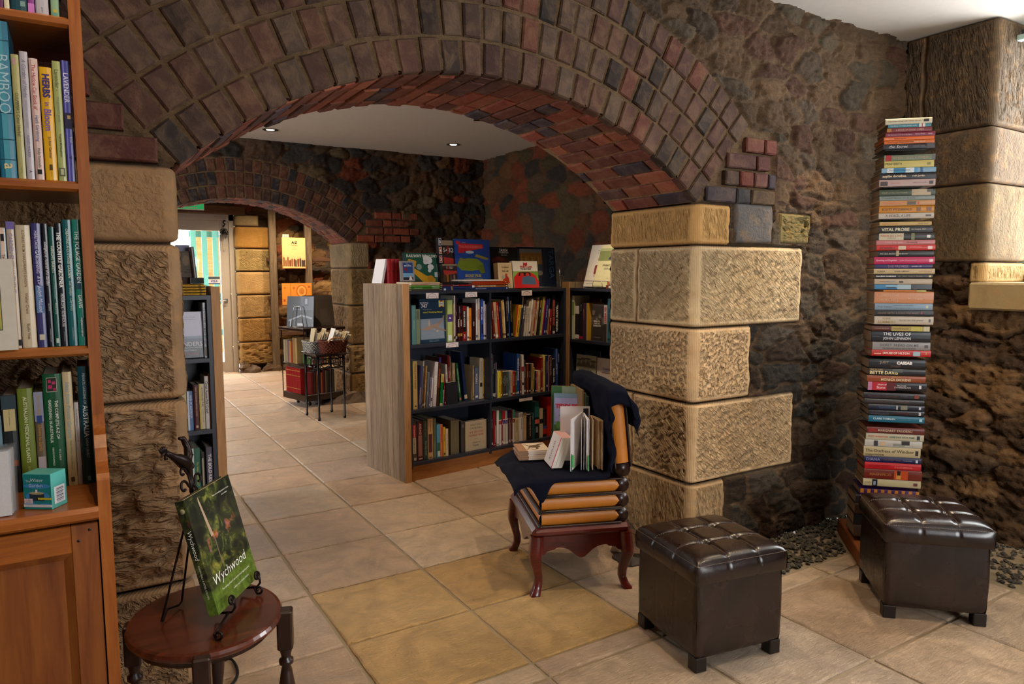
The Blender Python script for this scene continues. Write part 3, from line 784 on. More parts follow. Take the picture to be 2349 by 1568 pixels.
for i in range(len(XJ)-1):
    for j in range(len(YJ)-1):
        x0, x1, y0, y1 = XJ[i], XJ[i+1], YJ[j], YJ[j+1]
        if (y0+y1)/2 < Y1+.08 and y0 < 2.4:
            x1 = min(x1, 3.47)
            if y0 > 2.0: x0 = max(x0, .2) if x1 > .3 else x0; x1 = min(x1, 2.62)
        c = srgb(rnd.choice(PAV)); q = rnd.uniform(.92, 1.06); c = tuple(k*q for k in c)
        if (i-7, round(y0, 3)) in YEL: c = srgb(rnd.choice(['#d0a566', '#caa468', '#d3ab6e']))
        if x0 > XR or x1 <= x0: continue
        paver(x0, x1, y0, y1, c, rnd.uniform(-.001, .001))
fl = struct(mb.build('floor', 'pavers'))
mb = MB(); mb.box(-2.7, XR+.7, -3.1, YD+.4, -.06, -.008, '#8f8069'); mb.build('grout_bed', 'paint', fl)
# gravel strip along the wall feet
mb = MB(); rnd = random.Random(23)
def peb(x, y, z, s, col):
    vs = [(x+s*rnd.uniform(.6, 1.2)*dx, y+s*rnd.uniform(.6, 1.2)*dy, z+s*rnd.uniform(.4, .8)*dz) for dx, dy, dz in ((1, 0, 0), (0, 1, 0), (-1, 0, 0), (0, -1, 0), (0, 0, 1), (0, 0, -1), (.7, .7, .5), (-.6, -.6, .6))]
    mb.add(vs, [(0, 6, 4), (6, 1, 4), (1, 2, 4), (2, 7, 4), (7, 3, 4), (3, 0, 4), (0, 1, 6), (2, 3, 7), (1, 0, 5), (2, 1, 5), (3, 2, 5), (0, 3, 5)], col, 0)
GC = ['#4e4a40', '#5a5648', '#45423c', '#666050', '#3c3a34', '#544b3c']
for k in range(2600):
    if k < 1500: x, y = rnd.uniform(2.6, 4.1), rnd.uniform(2.04, 2.42)
    else: x, y = rnd.uniform(3.49, 4.1), rnd.uniform(.2, 2.1)
    if abs((x-3.305)*.7071-(y-1.885)*.7071) < .17 and -.2 < (x-3.305)*.7071+(y-1.885)*.7071 < .37: continue
    peb(x, y, rnd.uniform(-.006, .004), rnd.uniform(.009, .019), rnd.choice(GC))
tag(struct(mb.build('gravel', 'gravel'), 'stuff'), 'grey gravel filling the strip along the foot of the stone walls', 'gravel')
# fittings outside the door
mb = MB(); mb.box(-6, 8, YD+.25, 20, -.06, -.01, '#b9b2a6'); struct(mb.build('ground', 'paint'))
# ---------------------------------------------------------------- ceiling lamps
def downlight(x, y, power, label, size=R_(75), blend=.6, tilt=None, col=(1.0, .76, .50)):
    t = thing('downlight', label, 'ceiling light', (x, y, CEIL), 0, 'recessed downlights in the white ceiling')
    mb = MB(); mb.lathe([(.070, -.001), (.068, -.006), (.056, -.009), (.044, -.003), (.040, .0)], n=28, col='#6a6460'); mb.build('trim_ring', 'chrome_trim', t)
    mb = MB(); mb.lathe([(.001, -.0045), (.034, -.004), (.037, -.001)], n=24); mb.build('lamp', 'lamp_glow', t)
    l = bpy.data.lights.new('spot', 'SPOT'); l.energy = power; l.color = col; l.spot_size = size; l.spot_blend = blend; l.shadow_soft_size = .025
    o = bpy.data.objects.new('spot', l); COL.objects.link(o); o.parent = t; o.location = (0, 0, -.016)
    if tilt: o.rotation_euler = tilt
    return t
downlight(1.593, 6.927, 55, 'small round recessed ceiling light left of the far arch, seen through the near arch')
downlight(3.405, 6.726, 55, 'small round recessed ceiling light near the far right corner of the middle room')
for x, y, p in ((1.6, 5.1, 40), (2.95, 3.75, 60), (1.45, 3.75, 45), (-.3, 5.1, 40)):  # the two nearest the arch are added to light the shelf fronts
    downlight(x, y, p, 'unseen ceiling light assumed above the bookcases, hidden behind the near arch')
for x, y, p in ((3.35, 1.93, 55), (1.75, 1.95, 45), (2.75, .9, 35), (.5, .9, 40), (.2, 1.75, 14)):
    downlight(x, y, p, 'recessed ceiling light in the front room, above the picture')
for x, y, p in ((1.4, 9.3, 90), (2.9, 9.5, 110), (2.2, 9.6, 80)):
    downlight(x, y, p, 'recessed ceiling light of the far room by the entrance', R_(125))

# ---------------------------------------------------------------- entrance door and what lies outside
dr = bpy.data.objects.new('door_1', None); COL.objects.link(dr); dr.location = (1.38, YD-.02, 0); struct(dr)
mb = MB()
for a in ((-.52, -.44, 0, 2.24), (.43, .50, 0, 2.24), (-.52, .50, 2.13, 2.24)): mb.box(a[0], a[1], -.03, .05, a[2], a[3])
bevel(mb.build('door_frame', 'door_paint', dr), .004)
mb = MB()
for a in ((-.441, -.32, .005, 2.131), (.31, .431, .005, 2.131), (-.32, .31, 1.99, 2.131), (-.32, .31, .01, .15)): mb.box(a[0], a[1], -.012, .035, a[2], a[3])
bevel(mb.build('door_leaf', 'door_paint', dr), .003)
mb = MB(); mb.box(-.32, .31, .008, .016, .15, 1.99); mb.build('door_pane', 'glass', dr)
mb = MB(); mb.rbox(.335, .385, -.022, -.010, .99, 1.045, .003); mb.tube([(.36, -.02, 1.017), (.36, -.06, 1.017), (.35, -.065, 1.017), (.26, -.065, 1.017)], .009, 10); mb.build('door_handle', 'steel', dr)
mb = MB()
for z in (.3, 1.05, 1.85): mb.tube([(.43, -.02, z), (.43, -.02, z+.07)], .008, 8)
mb.build('hinge', 'steel', dr)
# card stickers on the pane
st = tag(MB().box(-.075, .075, -.002, 0, -.06, .05, '#e8ecf2').box(-.075, .075, -.003, -.0015, .012, .045, '#4d5f6c').box(-.075, .075, -.003, -.0015, -.06, -.045, '#1d3f8f')
         .text('VISA', frame((1, 0, 0), (0, 0, 1), (0, -1, 0), (0, -.0035, -.018)), .12, .035, '#1b2f8c', bold=.02, shear=.3)
         .build('card_sticker', 'paint', loc=(1.60, YD-.006, 1.31)), 'small card payment sticker on the glass of the entrance door', 'sticker')
# bell with a pull cord on the door
t = thing('door_bell', 'bronze ornamental bell with a pull cord hanging on the entrance door frame', 'bell', (1.745, YD-.07, 1.96))
mb = MB(); mb.lathe([(.003, .05), (.02, .045), (.028, .02), (.04, -.005), (.062, -.02), (.058, -.022), (.03, -.005), (.01, 0)], n=20, col='#6a5526'); mb.build('bell', 'iron', t)
mb = MB(); mb.tube([(0, .05, .09), (0, 0, .10), (.02, 0, .12), (-.01, 0, .15), (.015, 0, .17), (0, .045, .175)], .009, 8)
mb.tube([(-.05, 0, .0), (-.035, 0, .05), (0, 0, .06), (.035, 0, .05), (.05, 0, .0)], .007, 8); mb.build('bracket', 'iron', t)
mb = MB(); mb.tube([(0, 0, -.02), (0, 0, -.19)], .003, 6, '#c8b890'); mb.tube([(0, 0, -.19), (.018, 0, -.225), (-.018, 0, -.225), (0, 0, -.19)], .003, 6, '#c8b890'); mb.build('pull_cord', 'paint', t)
# exit sign hanging by the door
t = thing('exit_sign', 'green and white exit sign above the entrance door', 'sign', (1.30, YD-.22, 2.33))
mb = MB(); mb.box(-.18, .18, -.012, .012, -.08, .08, '#f0f0f0'); mb.build('sign_board', 'paint', t)
mb = MB(); mb.box(-.17, .17, -.016, -.012, -.07, .07); mb.build('green_panel', 'exit_green', t)
mb = MB(); mb.box(-.135, -.06, -.019, -.016, -.06, .055, '#f4f6f4').box(-.11, -.085, -.0215, -.019, -.06, .02, '#17804a')
mb.text('EXIT', frame((1, 0, 0), (0, 0, 1), (0, -1, 0), (.06, -.019, 0)), .18, .075, '#f4f6f4', bold=.02)
mb.add([(-.03, -.019, -.058), (.09, -.019, -.058), (.09, -.019, -.05), (-.03, -.019, -.05)], [(0, 1, 2, 3)], '#f4f6f4'); mb.build('sign_lettering', 'paint', t)
mb = MB(); mb.tube([(-.12, 0, .08), (-.12, 0, .41)], .004, 6).tube([(.12, 0, .08), (.12, 0, .41)], .004, 6); mb.build('hanger', 'steel', t)
# gate and shed outside
t = thing('garden_gate', 'pale turquoise slatted gate seen through the glass of the door', 'gate', (2.05, 12.9, -.01))
for i in range(6):
    mb = MB(); x = -.40+i*.17; mb.box(x-.042, x+.042, 0, .03, .0, 2.16, '#5f9f90'); mb.build('slat', 'paint', t)
mb = MB()
for z in (.35, 2.02): mb.box(-.46, .50, .03, .07, z, z+.10, '#5a9888')
mb.prism([(-.40, .45), (-.28, .45), (.48, 1.65), (.36, 1.65)], .03, .06, 'y', '#5a9888'); mb.build('brace', 'paint', t)
mb = MB(); mb.box(-.1, 5.5, 0, .12, 0, 2.35); mb.build('boundary_wall', 'cedar_slats', loc=(1.78, 13.4, 0))
tag(bpy.data.objects['boundary_wall'], 'orange timber wall standing outside behind the turquoise gate', 'wall')

mb = MB(); mb.box(.95, 7.5, YD+.35, 16, 2.62, 2.70, '#7c7468'); mb.box(7.4, 7.5, YD+.35, 16, 0, 2.62, '#7c7468'); o = struct(mb.build('added_sky_blocker', 'paint'))  # unseen roof and side wall added to cut sky light on the gate
# ---------------------------------------------------------------- furniture
def at_z(x, y, z=0.0):
    d = _ray(x, y); t = (z-CAMH)/d[2]; return Vector((d[0]*t, d[1]*t, z))

def pine_bookcase():
    t = thing('pine_bookcase', 'orange pine bookcase with cupboard doors below its open shelves, left edge of the picture', 'bookcase', (0, 0, 0))
    for x in (.008, -.80):
        mb = MB(); prof = [(1.78, 0), (2.33, 0), (2.33, 2.40), (1.955, 2.40), (1.955, 1.06), (1.945, 1.035), (1.905, 1.02), (1.875, .995), (1.865, .965), (1.79, .955), (1.78, .945)]
        mb.prism(prof, x, x+.025, 'x'); bevel(mb.build('side_panel', 'pine', t), .003)
    for z in (2.40, 1.985, 1.615, 1.228):
        mb = MB(); mb.prism([(1.965, z-.024), (2.30, z-.024), (2.30, z), (1.965, z), (1.955, z-.006), (1.955, z-.018)], -.775, .008, 'x'); mb.build('shelf', 'pine_x', t)
    z = .885; mb = MB(); mb.prism([(1.777, z-.030), (2.31, z-.03), (2.31, z), (1.777, z), (1.765, z-.008), (1.765, z-.022)], -.775, .008, 'x'); mb.build('base_top', 'pine_x', t)
    mb = MB(); mb.box(-.775, .008, 1.82, 2.30, .06, .085); mb.box(-.775, .008, 2.28, 2.30, .085, .85); mb.build('cupboard_carcass', 'pine_door', t)
    mb = MB(); mb.box(-.775, .008, 1.80, 1.815, 0, .07); mb.build('plinth', 'pine_x', t)
    for x0, x1 in ((-.383, .005), (-.773, -.387)):
        d = MB(); w = .052; z0, z1 = .075, .848; y0, y1 = 1.782, 1.802
        d.rbox(x0, x0+w, y0, y1, z0, z1, .002); d.rbox(x1-w, x1, y0, y1, z0, z1, .002)
        dd = d.build('door', 'pine_door', t)
        MB().rbox(x0+w, x1-w, y0, y1, z1-.062, z1, .002).build('door_rail', 'pine_x', dd); MB().rbox(x0+w, x1-w, y0, y1, z0, z0+.062, .002).build('door_rail', 'pine_x', dd)
        p = MB(); a, b, c, e = x0+w, x1-w, z0+.062, z1-.062
        k = .016
        p.add([(a, y0+.002, c), (b, y0+.002, c), (b, y0+.002, e), (a, y0+.002, e), (a+k, y0+.012, c+k), (b-k, y0+.012, c+k), (b-k, y0+.012, e-k), (a+k, y0+.012, e-k)],
              [(0, 1, 5, 4), (1, 2, 6, 5), (2, 3, 7, 6), (3, 0, 4, 7), (4, 5, 6, 7)]); p.build('door_panel', 'pine_door', dd)
        h = MB()
        for px_, pz in ((x1-.016, z1-.014), (x1-.038, z1-.036)): h.lathe([(.003, 0), (.0032, .0012), (.001, .0013)], n=10, col='#120805', M_=Matrix.Translation((px_, y0+.0002, pz)) @ Matrix.Rotation(PI/2, 4, 'X'))
        h.build('screw_hole', 'rim_black', dd)
    return t
pine_bookcase()

def stool():
    c = Vector((.225, 1.835, 0)); t = thing('side_table', 'small round dark wooden side table with turned legs by the stone pier', 'table', c)
    mb = MB(); prof = [(.001, .527), (.15, .527), (.180, .529), (.187, .534), (.188, .541), (.184, .548), (.176, .550), (.001, .550)]
    n = 56; v = []; f = []
    for r, z in prof:
        for i in range(n):
            a = 2*PI*i/n; v.append((r*math.cos(a)*.96, r*math.sin(a)*1.06, z))
    for k in range(len(prof)-1):
        for i in range(n): j = (i+1) % n; f.append((k*n+i, k*n+j, (k+1)*n+j, (k+1)*n+i))
    mb.add(v, f, smooth=False); o = mb.build('table_top', 'table_wood', t)
    for a in (-20, -103, 165, 76):
        a = R_(a); x, y = (.187 if math.cos(a) > 0 else .166)*math.cos(a), .20*math.sin(a)
        mb = MB(); Mx = Matrix.Translation((x, y, 0)) @ Matrix.Rotation(a, 4, 'Z')
        mb.rbox(-.019, .019, -.019, .019, .445, .548, .004, M_=Mx)
        mb.lathe([(.012, 0), (.014, .02), (.011, .05), (.015, .11), (.019, .15), (.013, .19), (.010, .20), (.016, .205), (.016, .215), (.011, .22), (.014, .25), (.020, .30), (.021, .34), (.014, .385), (.010, .40), (.018, .405), (.018, .415), (.011, .42), (.013, .43), (.017, .446)], n=20, M_=Mx)
        mb.build('leg', 'dark_wood', t)
    mb = MB(); mb.lathe([(.12, .50), (.155, .50), (.155, .527), (.12, .527)], n=32); mb.build('apron', 'dark_wood', t)
stool()

# ---- wrought iron book easel with a cockerel, and the garden book on it
BK = dict(o=Vector((.243, 1.744, .585)), yaw=R_(53.8), lean=R_(14.75), w=.2146, h=.290)
bd = Vector((math.cos(BK['yaw']), math.sin(BK['yaw']), 0)); bn = Vector((math.sin(BK['yaw']), -math.cos(BK['yaw']), 0))
bu = Vector((0, 0, math.cos(BK['lean'])))-bn*math.sin(BK['lean'])
bno = bn*math.cos(BK['lean'])+Vector((0, 0, 1))*math.sin(BK['lean'])
def spiral(c, r, a0, turns, ax, ay, n=22, k=.18):
    return [c+(ax*math.cos(a0+turns*2*PI*i/n)+ay*math.sin(a0+turns*2*PI*i/n))*r*(1-(1-k)*i/n) for i in range(n+1)]
def easel():
    t = thing('book_easel', 'wrought iron book easel topped by a cockerel, standing on the round side table', 'easel', (0, 0, 0))
    zt = .5535; th = .0032; Z = Vector((0, 0, 1))
    O = BK['o']; back = -bno*.038
    def q(a, u, n=0.0): return O+bd*a+bu*u+back+bno*n
    bases = ((.045, at_z(497, 1468, zt)), (.185, at_z(590, 1362, zt)))
    for a, foot in bases:
        mb = MB(); foot = Vector((foot.x, foot.y, zt+.001))
        low = q(a, -.012)
        pts = [q(.1073+(a-.1073)*.2, .285), q(a*.9+.01, .12), low, low+bno*.034+bu*-.004, foot+Vector((0, 0, .012))+bn*-.005, foot]
        pts += spiral(foot+bn*.0+Z*.012+bn*.004, .012, -PI/2, .95, bn, Z, 14)[1:]
        mb.tube(pts, th, 8)
        # upturned hook holding the book
        hp = [low, low+bno*.042-bu*.006, low+bno*.054+bu*.004, low+bno*.056+bu*.02]
        hp += spiral(low+bno*.056+bu*.026-bd*.010, .013, 0, 1.3, bd, bu, 20)
        mb.tube(hp, th, 8); mb.build('front_leg', 'iron', t)
    mb = MB(); mb.tube([q(.02, .02), q(.195, .02)], th*.9, 8); mb.tube([q(.05, .15), q(.165, .15)], th*.8, 8); mb.build('crossbar', 'iron', t)
    top = q(.1073, .285)
    f1 = at_z(371, 1430, zt); f2 = at_z(417, 1386, zt)
    mb = MB(); mid = (f1+f2)/2-bn*.012
    mb.tube([top-bno*.004, f1+Z*.006, f1+Z*.002+(mid-f1)*.2, mid+Z*.012, f2+Z*.003+(mid-f2)*.2, f2+Z*.008, top-bno*.002+bd*.01], th*.85, 8); mb.build('back_leg', 'iron', t)
    # cluster of stems and scrolls
    mb = MB(); mb.tube([top-bu*.03, top+bu*.004, top+bu*.012], [.010, .011, .009], 4)
    for dx in (-.006, 0, .006): mb.tube([top+bd*dx, top+bd*dx*.6+bu*.05], .0032, 7)
    mb.build('collar', 'iron', t)
    for s, h0, r, tt in ((-1, .010, .019, .9), (1, .012, .018, .9), (-1, .045, .013, .8), (1, .05, .011, .8)):
        mb = MB(); c = top+bu*(h0+.012)+bd*s*(r+.016 if h0 < .03 else r+.010)
        start = top+bu*(h0-.012 if h0 < .03 else h0-.004)
        pts = [start]+[c+(bd*(-s)*math.cos(a)+bu*math.sin(a))*r*(1-.055*i) for i, a in enumerate(np.linspace(0, PI*1.7, 14))]
        mb.tube(pts, .0034, 8); mb.build('scroll', 'iron', t)
    # cockerel: body, neck, head with comb, beak and wattle, serrated tail
    b = top+bu*.052
    def w(a, u, n=0): return b+bd*a*1.05+bu*u+bno*n
    mb = MB()
    mb.tube([w(0, -.004), w(.004, .012), w(-.004, .026), w(-.020, .040), w(-.036, .050), w(-.052, .062), (w(-.062, .069))], [.005, .012, .017, .014, .009, .007, .0065], 12)
    mb.tube([w(-.062, .070), w(-.074, .068), w(-.083, .063)], [.006, .004, .0008], 8)
    mb.tube([w(-.066, .063), w(-.068, .052)], [.0035, .0045], 8)
    for i in range(4): mb.tube([w(-.058-.006*i, .073), w(-.061-.007*i, .086-.002*abs(i-1))], [.0042, .002], 6)
    mb.tube([w(.002, .022), w(.020, .038), w(.026, .06), w(.018, .085), w(.004, .088)], [.012, .011, .009, .007, .004], 8)
    for i in range(6): mb.tube([w(.022+.002*math.sin(i), .032+.009*i), w(.040-.002*i, .036+.009*i)], [.005, .0016], 6)
    mb.build('cockerel', 'iron', t)
easel()
def garden_book():
    w, h, d = BK['w'], BK['h'], .024
    mw = frame(bd, -bno, bu, BK['o'])       # x along the cover, y away from the reader, z up; spine on the left
    t = thing('garden_book', 'large garden book with a leafy green cover reading Wychwood, leaning on the iron easel', 'book', mw=mw)
    mb = MB(); mb.box(0, w, 0, .0025, 0, h); mb.box(0, w, d-.0025, d, 0, h); mb.box(-.003, .0, 0, d, 0, h)
    mb.build('cover', 'garden', t)
    mb = MB(); mb.box(0, w-.004, .0025, d-.0025, .004, h-.004, '#efe0c4'); mb.build('pages', 'pages', t)
    F = frame((1, 0, 0), (0, 0, 1), (0, -1, 0), (0, -.0006, 0))
    mb = MB()
    mb.text('Wychwood', F @ Matrix.Translation((.100, .074, 0)) @ Matrix.Rotation(R_(1.5), 4, 'Z'), .165, .042, '#f4f4ef', bold=-.012, shear=.12)
    mb.text('The making of one of the world\'s most magical gardens', F @ Matrix.Translation((.112, .044, 0)), .17, .006, '#e8ead8')
    mb.text('KAREN HALL & PETER COOPER', F @ Matrix.Translation((.13, .026, 0)), .08, .0045, '#dfe6cf')
    mb.text('There is something special in nature', F @ Matrix.Translation((.155, .262, 0)), .085, .006, '#dddccf', shear=.3)
    mb.text('LEO SCHOFIELD', F @ Matrix.Translation((.17, .253, 0)), .03, .0038, '#dddccf')
    G = frame((0, 0, -1), (0, -1, 0), (-1, 0, 0), (-.0036, d/2, 0))
    mb.text('Wychwood', G @ Matrix.Translation((-.178, 0, 0)), .075, .014, '#f0f0e8', bold=-.01)
    mb.text('KAREN HALL & PETER COOPER', G @ Matrix.Translation((-.085, 0, 0)), .085, .006, '#d8dcc8')
    mb.build('title', 'paint', t)
    mb = MB(); mb.prism([(.048+.0, .27), (.060, .175), (.072, .175), (.052, .28)], -.0009, -.0004, 'y', '#a8917a'); mb.prism([(.070, .17), (.0715, .10), (.075, .10), (.0745, .17)], -.0009, -.0004, 'y', '#6e5c48')
    mb.build('tower_picture', 'matt_cover', t)
    mb = MB(); mb.lathe([(.0065, 0), (.0065, .0006), (.001, .0007)], n=20, col='#8f8d6a', M_=Matrix.Translation((-.0031, d/2, h-.026)) @ Matrix.Rotation(-PI/2, 4, 'Y')); mb.build('price_sticker', 'matt_cover', t)
garden_book()
# cable loop on the floor behind the side table
c0 = at_z(532, 1545)
mb = MB(); mb.tube([Vector((.20, 2.34, .006)), at_z(515, 1508)+Vector((0, 0, .008)), at_z(535, 1515)+Vector((0, 0, .008)), at_z(549, 1545)+Vector((0, 0, .008)), at_z(540, 1568)+Vector((0, 0, .008)), at_z(505, 1600)+Vector((0, 0, .008))], .006, 8)
cb = mb.build('power_cable', 'black_cable'); m = cb.modifiers.new('s', 'SUBSURF'); m.levels = m.render_levels = 2
tag(cb, 'black cable looping over the floor behind the round side table', 'cable')

# ---- leather ottomans
def ottoman(c, rz, label):
    t = thing('ottoman', label, 'ottoman', (c[0], c[1], 0), rz, 'leather storage ottomans'); s = .1925
    def crease(v, lines, w=.006, d=.004): return -d*sum(math.exp(-((v-l)/w)**2) for l in lines)
    mb = MB(); N = 28; L3 = (1/3, 2/3)
    for k in range(4):
        R = Matrix.Rotation(k*PI/2, 3, 'Z')
        def fn(a, b, R=R):
            x = (a*2-1)*(s-.006); z = .05+b*.27
            bulge = .005*math.sin(PI*b)+.008*(1-b)**3*0
            e = .014*max(0, abs(a*2-1)-.93)/.07
            y = -(s-.004+bulge+crease(a, L3, .008, .0018)+crease(b, (.24,), .010, .0018)-e*(abs(a*2-1) > .93)*.4)
            if b < .05: y += .006*(1-b/.05)
            return R @ Vector((x*(1+bulge*0), y, z))
        mb.grid(fn, N*2, N)
    mb.box(-s+.01, s-.01, -s+.01, s-.01, .052, .315); mb.build('body', 'leather', t)
    mb = MB()
    def top(x, y):
        u = 1-(abs(x)**7); v = 1-(abs(y)**7)
        z = .030*max(u, 0)**.5*max(v, 0)**.5
        for l in (-1/3, 1/3): z -= .0075*math.exp(-((x-l)/.05)**2)*max(v, 0)+.0075*math.exp(-((y-l)/.05)**2)*max(u, 0)
        for a in (-1/3, 1/3):
            for b in (-1/3, 1/3): z -= .014*math.exp(-(((x-a)**2+(y-b)**2)/.010))
        return z
    S = s+.004
    def ft(a, b):
        x, y = a*2-1, b*2-1; return Vector((x*S, y*S, .392+top(x, y)))
    mb.grid(ft, 66, 66)
    for k in range(4):
        R = Matrix.Rotation(k*PI/2, 3, 'Z')
        def fs(a, b, R=R):
            x = (a*2-1); bul = .011*math.sin(PI*b)**.8*(1-abs(x)**10)
            return R @ Vector((x*(S+.000+.004*math.sin(PI*b)), -(S+bul+crease(a, L3, .008, .003)), .322+b*.070))
        mb.grid(fs, 54, 14)
    mb.box(-S+.006, S-.006, -S+.006, S-.006, .324, .385); mb.build('lid', 'leather', t)
    mb = MB()                                   # pale stitching along the seams
    for l in (-1/3, 1/3):
        for ax in (0, 1):
            for i in range(46):
                v = -1+2*(i+.2)/46; v2 = v+.028
                for o in (.022,):
                    p = (v, l+o) if ax else (l+o, v); q2 = (v2, l+o) if ax else (l+o, v2)
                    A = Vector((p[0]*S, p[1]*S, .3928+top(*p))); B = Vector((q2[0]*S, q2[1]*S, .3928+top(*q2)))
                    mb.tube([A, B], .0007, 4, '#8d7a70')
    for k in range(4):
        R = Matrix.Rotation(k*PI/2, 3, 'Z')
        for i in range(50):
            v = -1+2*(i+.2)/50; mb.tube([R @ Vector((v*S, -S-.001, .3925)), R @ Vector(((v+.026)*S, -S-.001, .3925))], .0008, 4, '#8d7a70')
    mb.build('stitching', 'matt_cover', t)
    for sx in (-1, 1):
        for sy in (-1, 1):
            mb = MB(); a, b = sx*(s-.028), sy*(s-.028); mb.rbox(a-.024, a+.024, b-.024, b+.024, 0, .053, .003); mb.build('leg', 'black_lacquer', t)
ottoman((1.984, 1.81), R_(-9.5), 'dark brown buttoned leather ottoman beside the book-shaped chair, nearer of the two')
ottoman((2.985, 1.55), R_(-44), 'dark brown buttoned leather ottoman in front of the tall stack of books')

# ---- chair made like a pile of leather books on a red-brown stand
CP = Vector((1.606, 2.451, 0)); CA = R_(-21)
CE1 = Vector((math.cos(CA), math.sin(CA), 0)); CE2 = Vector((-math.sin(CA), math.cos(CA), 0))
def cl(s, t, z): return CP+CE1*s+CE2*t+Vector((0, 0, z))
CM = frame(CE1, CE2, (0, 0, 1), CP)
def book_chair():
    t = thing('book_chair', 'novelty chair shaped like piled leather books on a red-brown stand with curved legs', 'chair', mw=CM)
    W, D, H = .445, .545, .282
    mb = MB()
    def apron(L):
        pts = [(0, .165)]; n = 40
        for i in range(n+1):
            u = i/n; z = .185+.022*(-math.cos(u*4*PI)*.5+.5)*(1 if .2 < u < .8 else .7)-.03*math.exp(-((u-.5)/.10)**2)+.0*u
            if u < .12 or u > .88: z = .165+.02*min(u, 1-u)/.12
            pts.append((u*L, z))
        return pts+[(L, .262), (0, .262)]
    pr = apron(W-.03)
    mb.prism([(x+.015, z) for x, z in pr], .012, .034, 'y'); mb.prism([(x+.015, z) for x, z in pr], D-.034, D-.012, 'y')
    pr = apron(D-.03)
    mb.prism([(y+.015, z) for y, z in pr], .012, .034, 'x'); mb.prism([(y+.015, z) for y, z in pr], W-.034, W-.012, 'x')
    mb.build('apron', 'mahogany', t)
    mb = MB(); mb.rbox(.0, W, .0, D, .255, .300, .016); mb.build('seat_frame', 'mahogany', t)
    for sx in (0, 1):
        for sy in (0, 1):
            mb = MB(); ox = -1 if sx == 0 else 1; oy = -1 if sy == 0 else 1
            X = .026 if sx == 0 else W-.026; Y = .026 if sy == 0 else D-.026
            path = [(.004, .262, .026), (.006, .225, .028), (.012, .19, .026), (.014, .16, .0235), (.006, .12, .019), (-.003, .08, .017), (-.004, .05, .0165), (.004, .025, .018), (.012, .010, .021), (.014, 0, .021)]
            v = []; f = []
            for i, (o, z, r) in enumerate(path):
                cx_, cy_ = X+ox*o, Y+oy*o
                for a, b in ((-1, -.75), (-.75, -1), (.75, -1), (1, -.75), (1, .75), (.75, 1), (-.75, 1), (-1, .75)): v.append((cx_+a*r, cy_+b*r, z))
            for i in range(len(path)-1):
                for k in range(8): j = (k+1) % 8; f.append((i*8+k, (i+1)*8+k, (i+1)*8+j, i*8+j))
            mb.add(v, f, smooth=True); mb.add(v, [tuple(range(8)), tuple(range(len(v)-1, len(v)-9, -1))]); mb.build('leg', 'mahogany', t)
    z = .300
    for k in range(3):
        b = bpy.data.objects.new('seat_book', None); COL.objects.link(b); b.parent = t; b.location = (0.012*0, 0, z)
        mb = MB(); x0, x1 = .026-.0*k, .405
        for zz in (0, .0605):
            mb.rbox(x0, x1, .008, D-.012, zz, zz+.007, .003)
        mb.tube([(x1, .020, .033), (x1, D-.020, .033)], .034, 16, flat=1.0); mb.build('boards', 'dark_wood', b)
        mb = MB(); n = 12
        pts = [(x0+.012, .011)]+[(x1-.02+.016*math.cos(a), .033+.022*math.sin(a)) for a in np.linspace(-PI/2, PI/2, 8)]+[(x0+.012, .055)]
        def fn(a, c, x0=x0, x1=x1):
            L = (x1-.012)-(x0+.016); x = x0+.016+a*L; r = .0265*min(1, (1-a)*L/.02)**.5 if (1-a)*L < .02 else .0265
            ang = -PI/2+PI*c; return (x, .026-.012*math.cos(ang)*1.0, .033+r*math.sin(ang)*1.02)
        mb.grid(fn, 40, 10); mb.grid(lambda a, c: (fn(a, 1-c)[0], D-fn(a, c)[1], fn(a, 1-c)[2]), 40, 10)
        mb.grid(lambda a, c: (x0+.016-.008*math.sin(PI*c), .03+(D-.06)*a, .0115+.043*c), 8, 8)
        mb.build('page_edges', 'tan_pages', b)
        z += .068
    # upright book as the backrest, slightly reclined
    bk = bpy.data.objects.new('backrest', None); COL.objects.link(bk); bk.parent = t; bk.location = (.372, 0, .545); bk.rotation_euler = (0, R_(-6), 0)
    mb = MB(); 
    for xx in (-.006, .066): mb.rbox(xx, xx+.009, .0, D-.03, .0, .345, .003)
    mb.tube([(.035, .01, -.006), (.035, D-.04, -.006)], .034, 14); mb.build('boards', 'dark_wood', bk)
    mb = MB(); mb.grid(lambda a, c: (.006+.057*c, .012-.010*math.sin(PI*c)**.6, .024+a*.305), 12, 12); mb.box(.005, .064, .02, D-.05, .02, .332)
    mb.build('page_edges', 'tan_pages', bk)
book_chair()
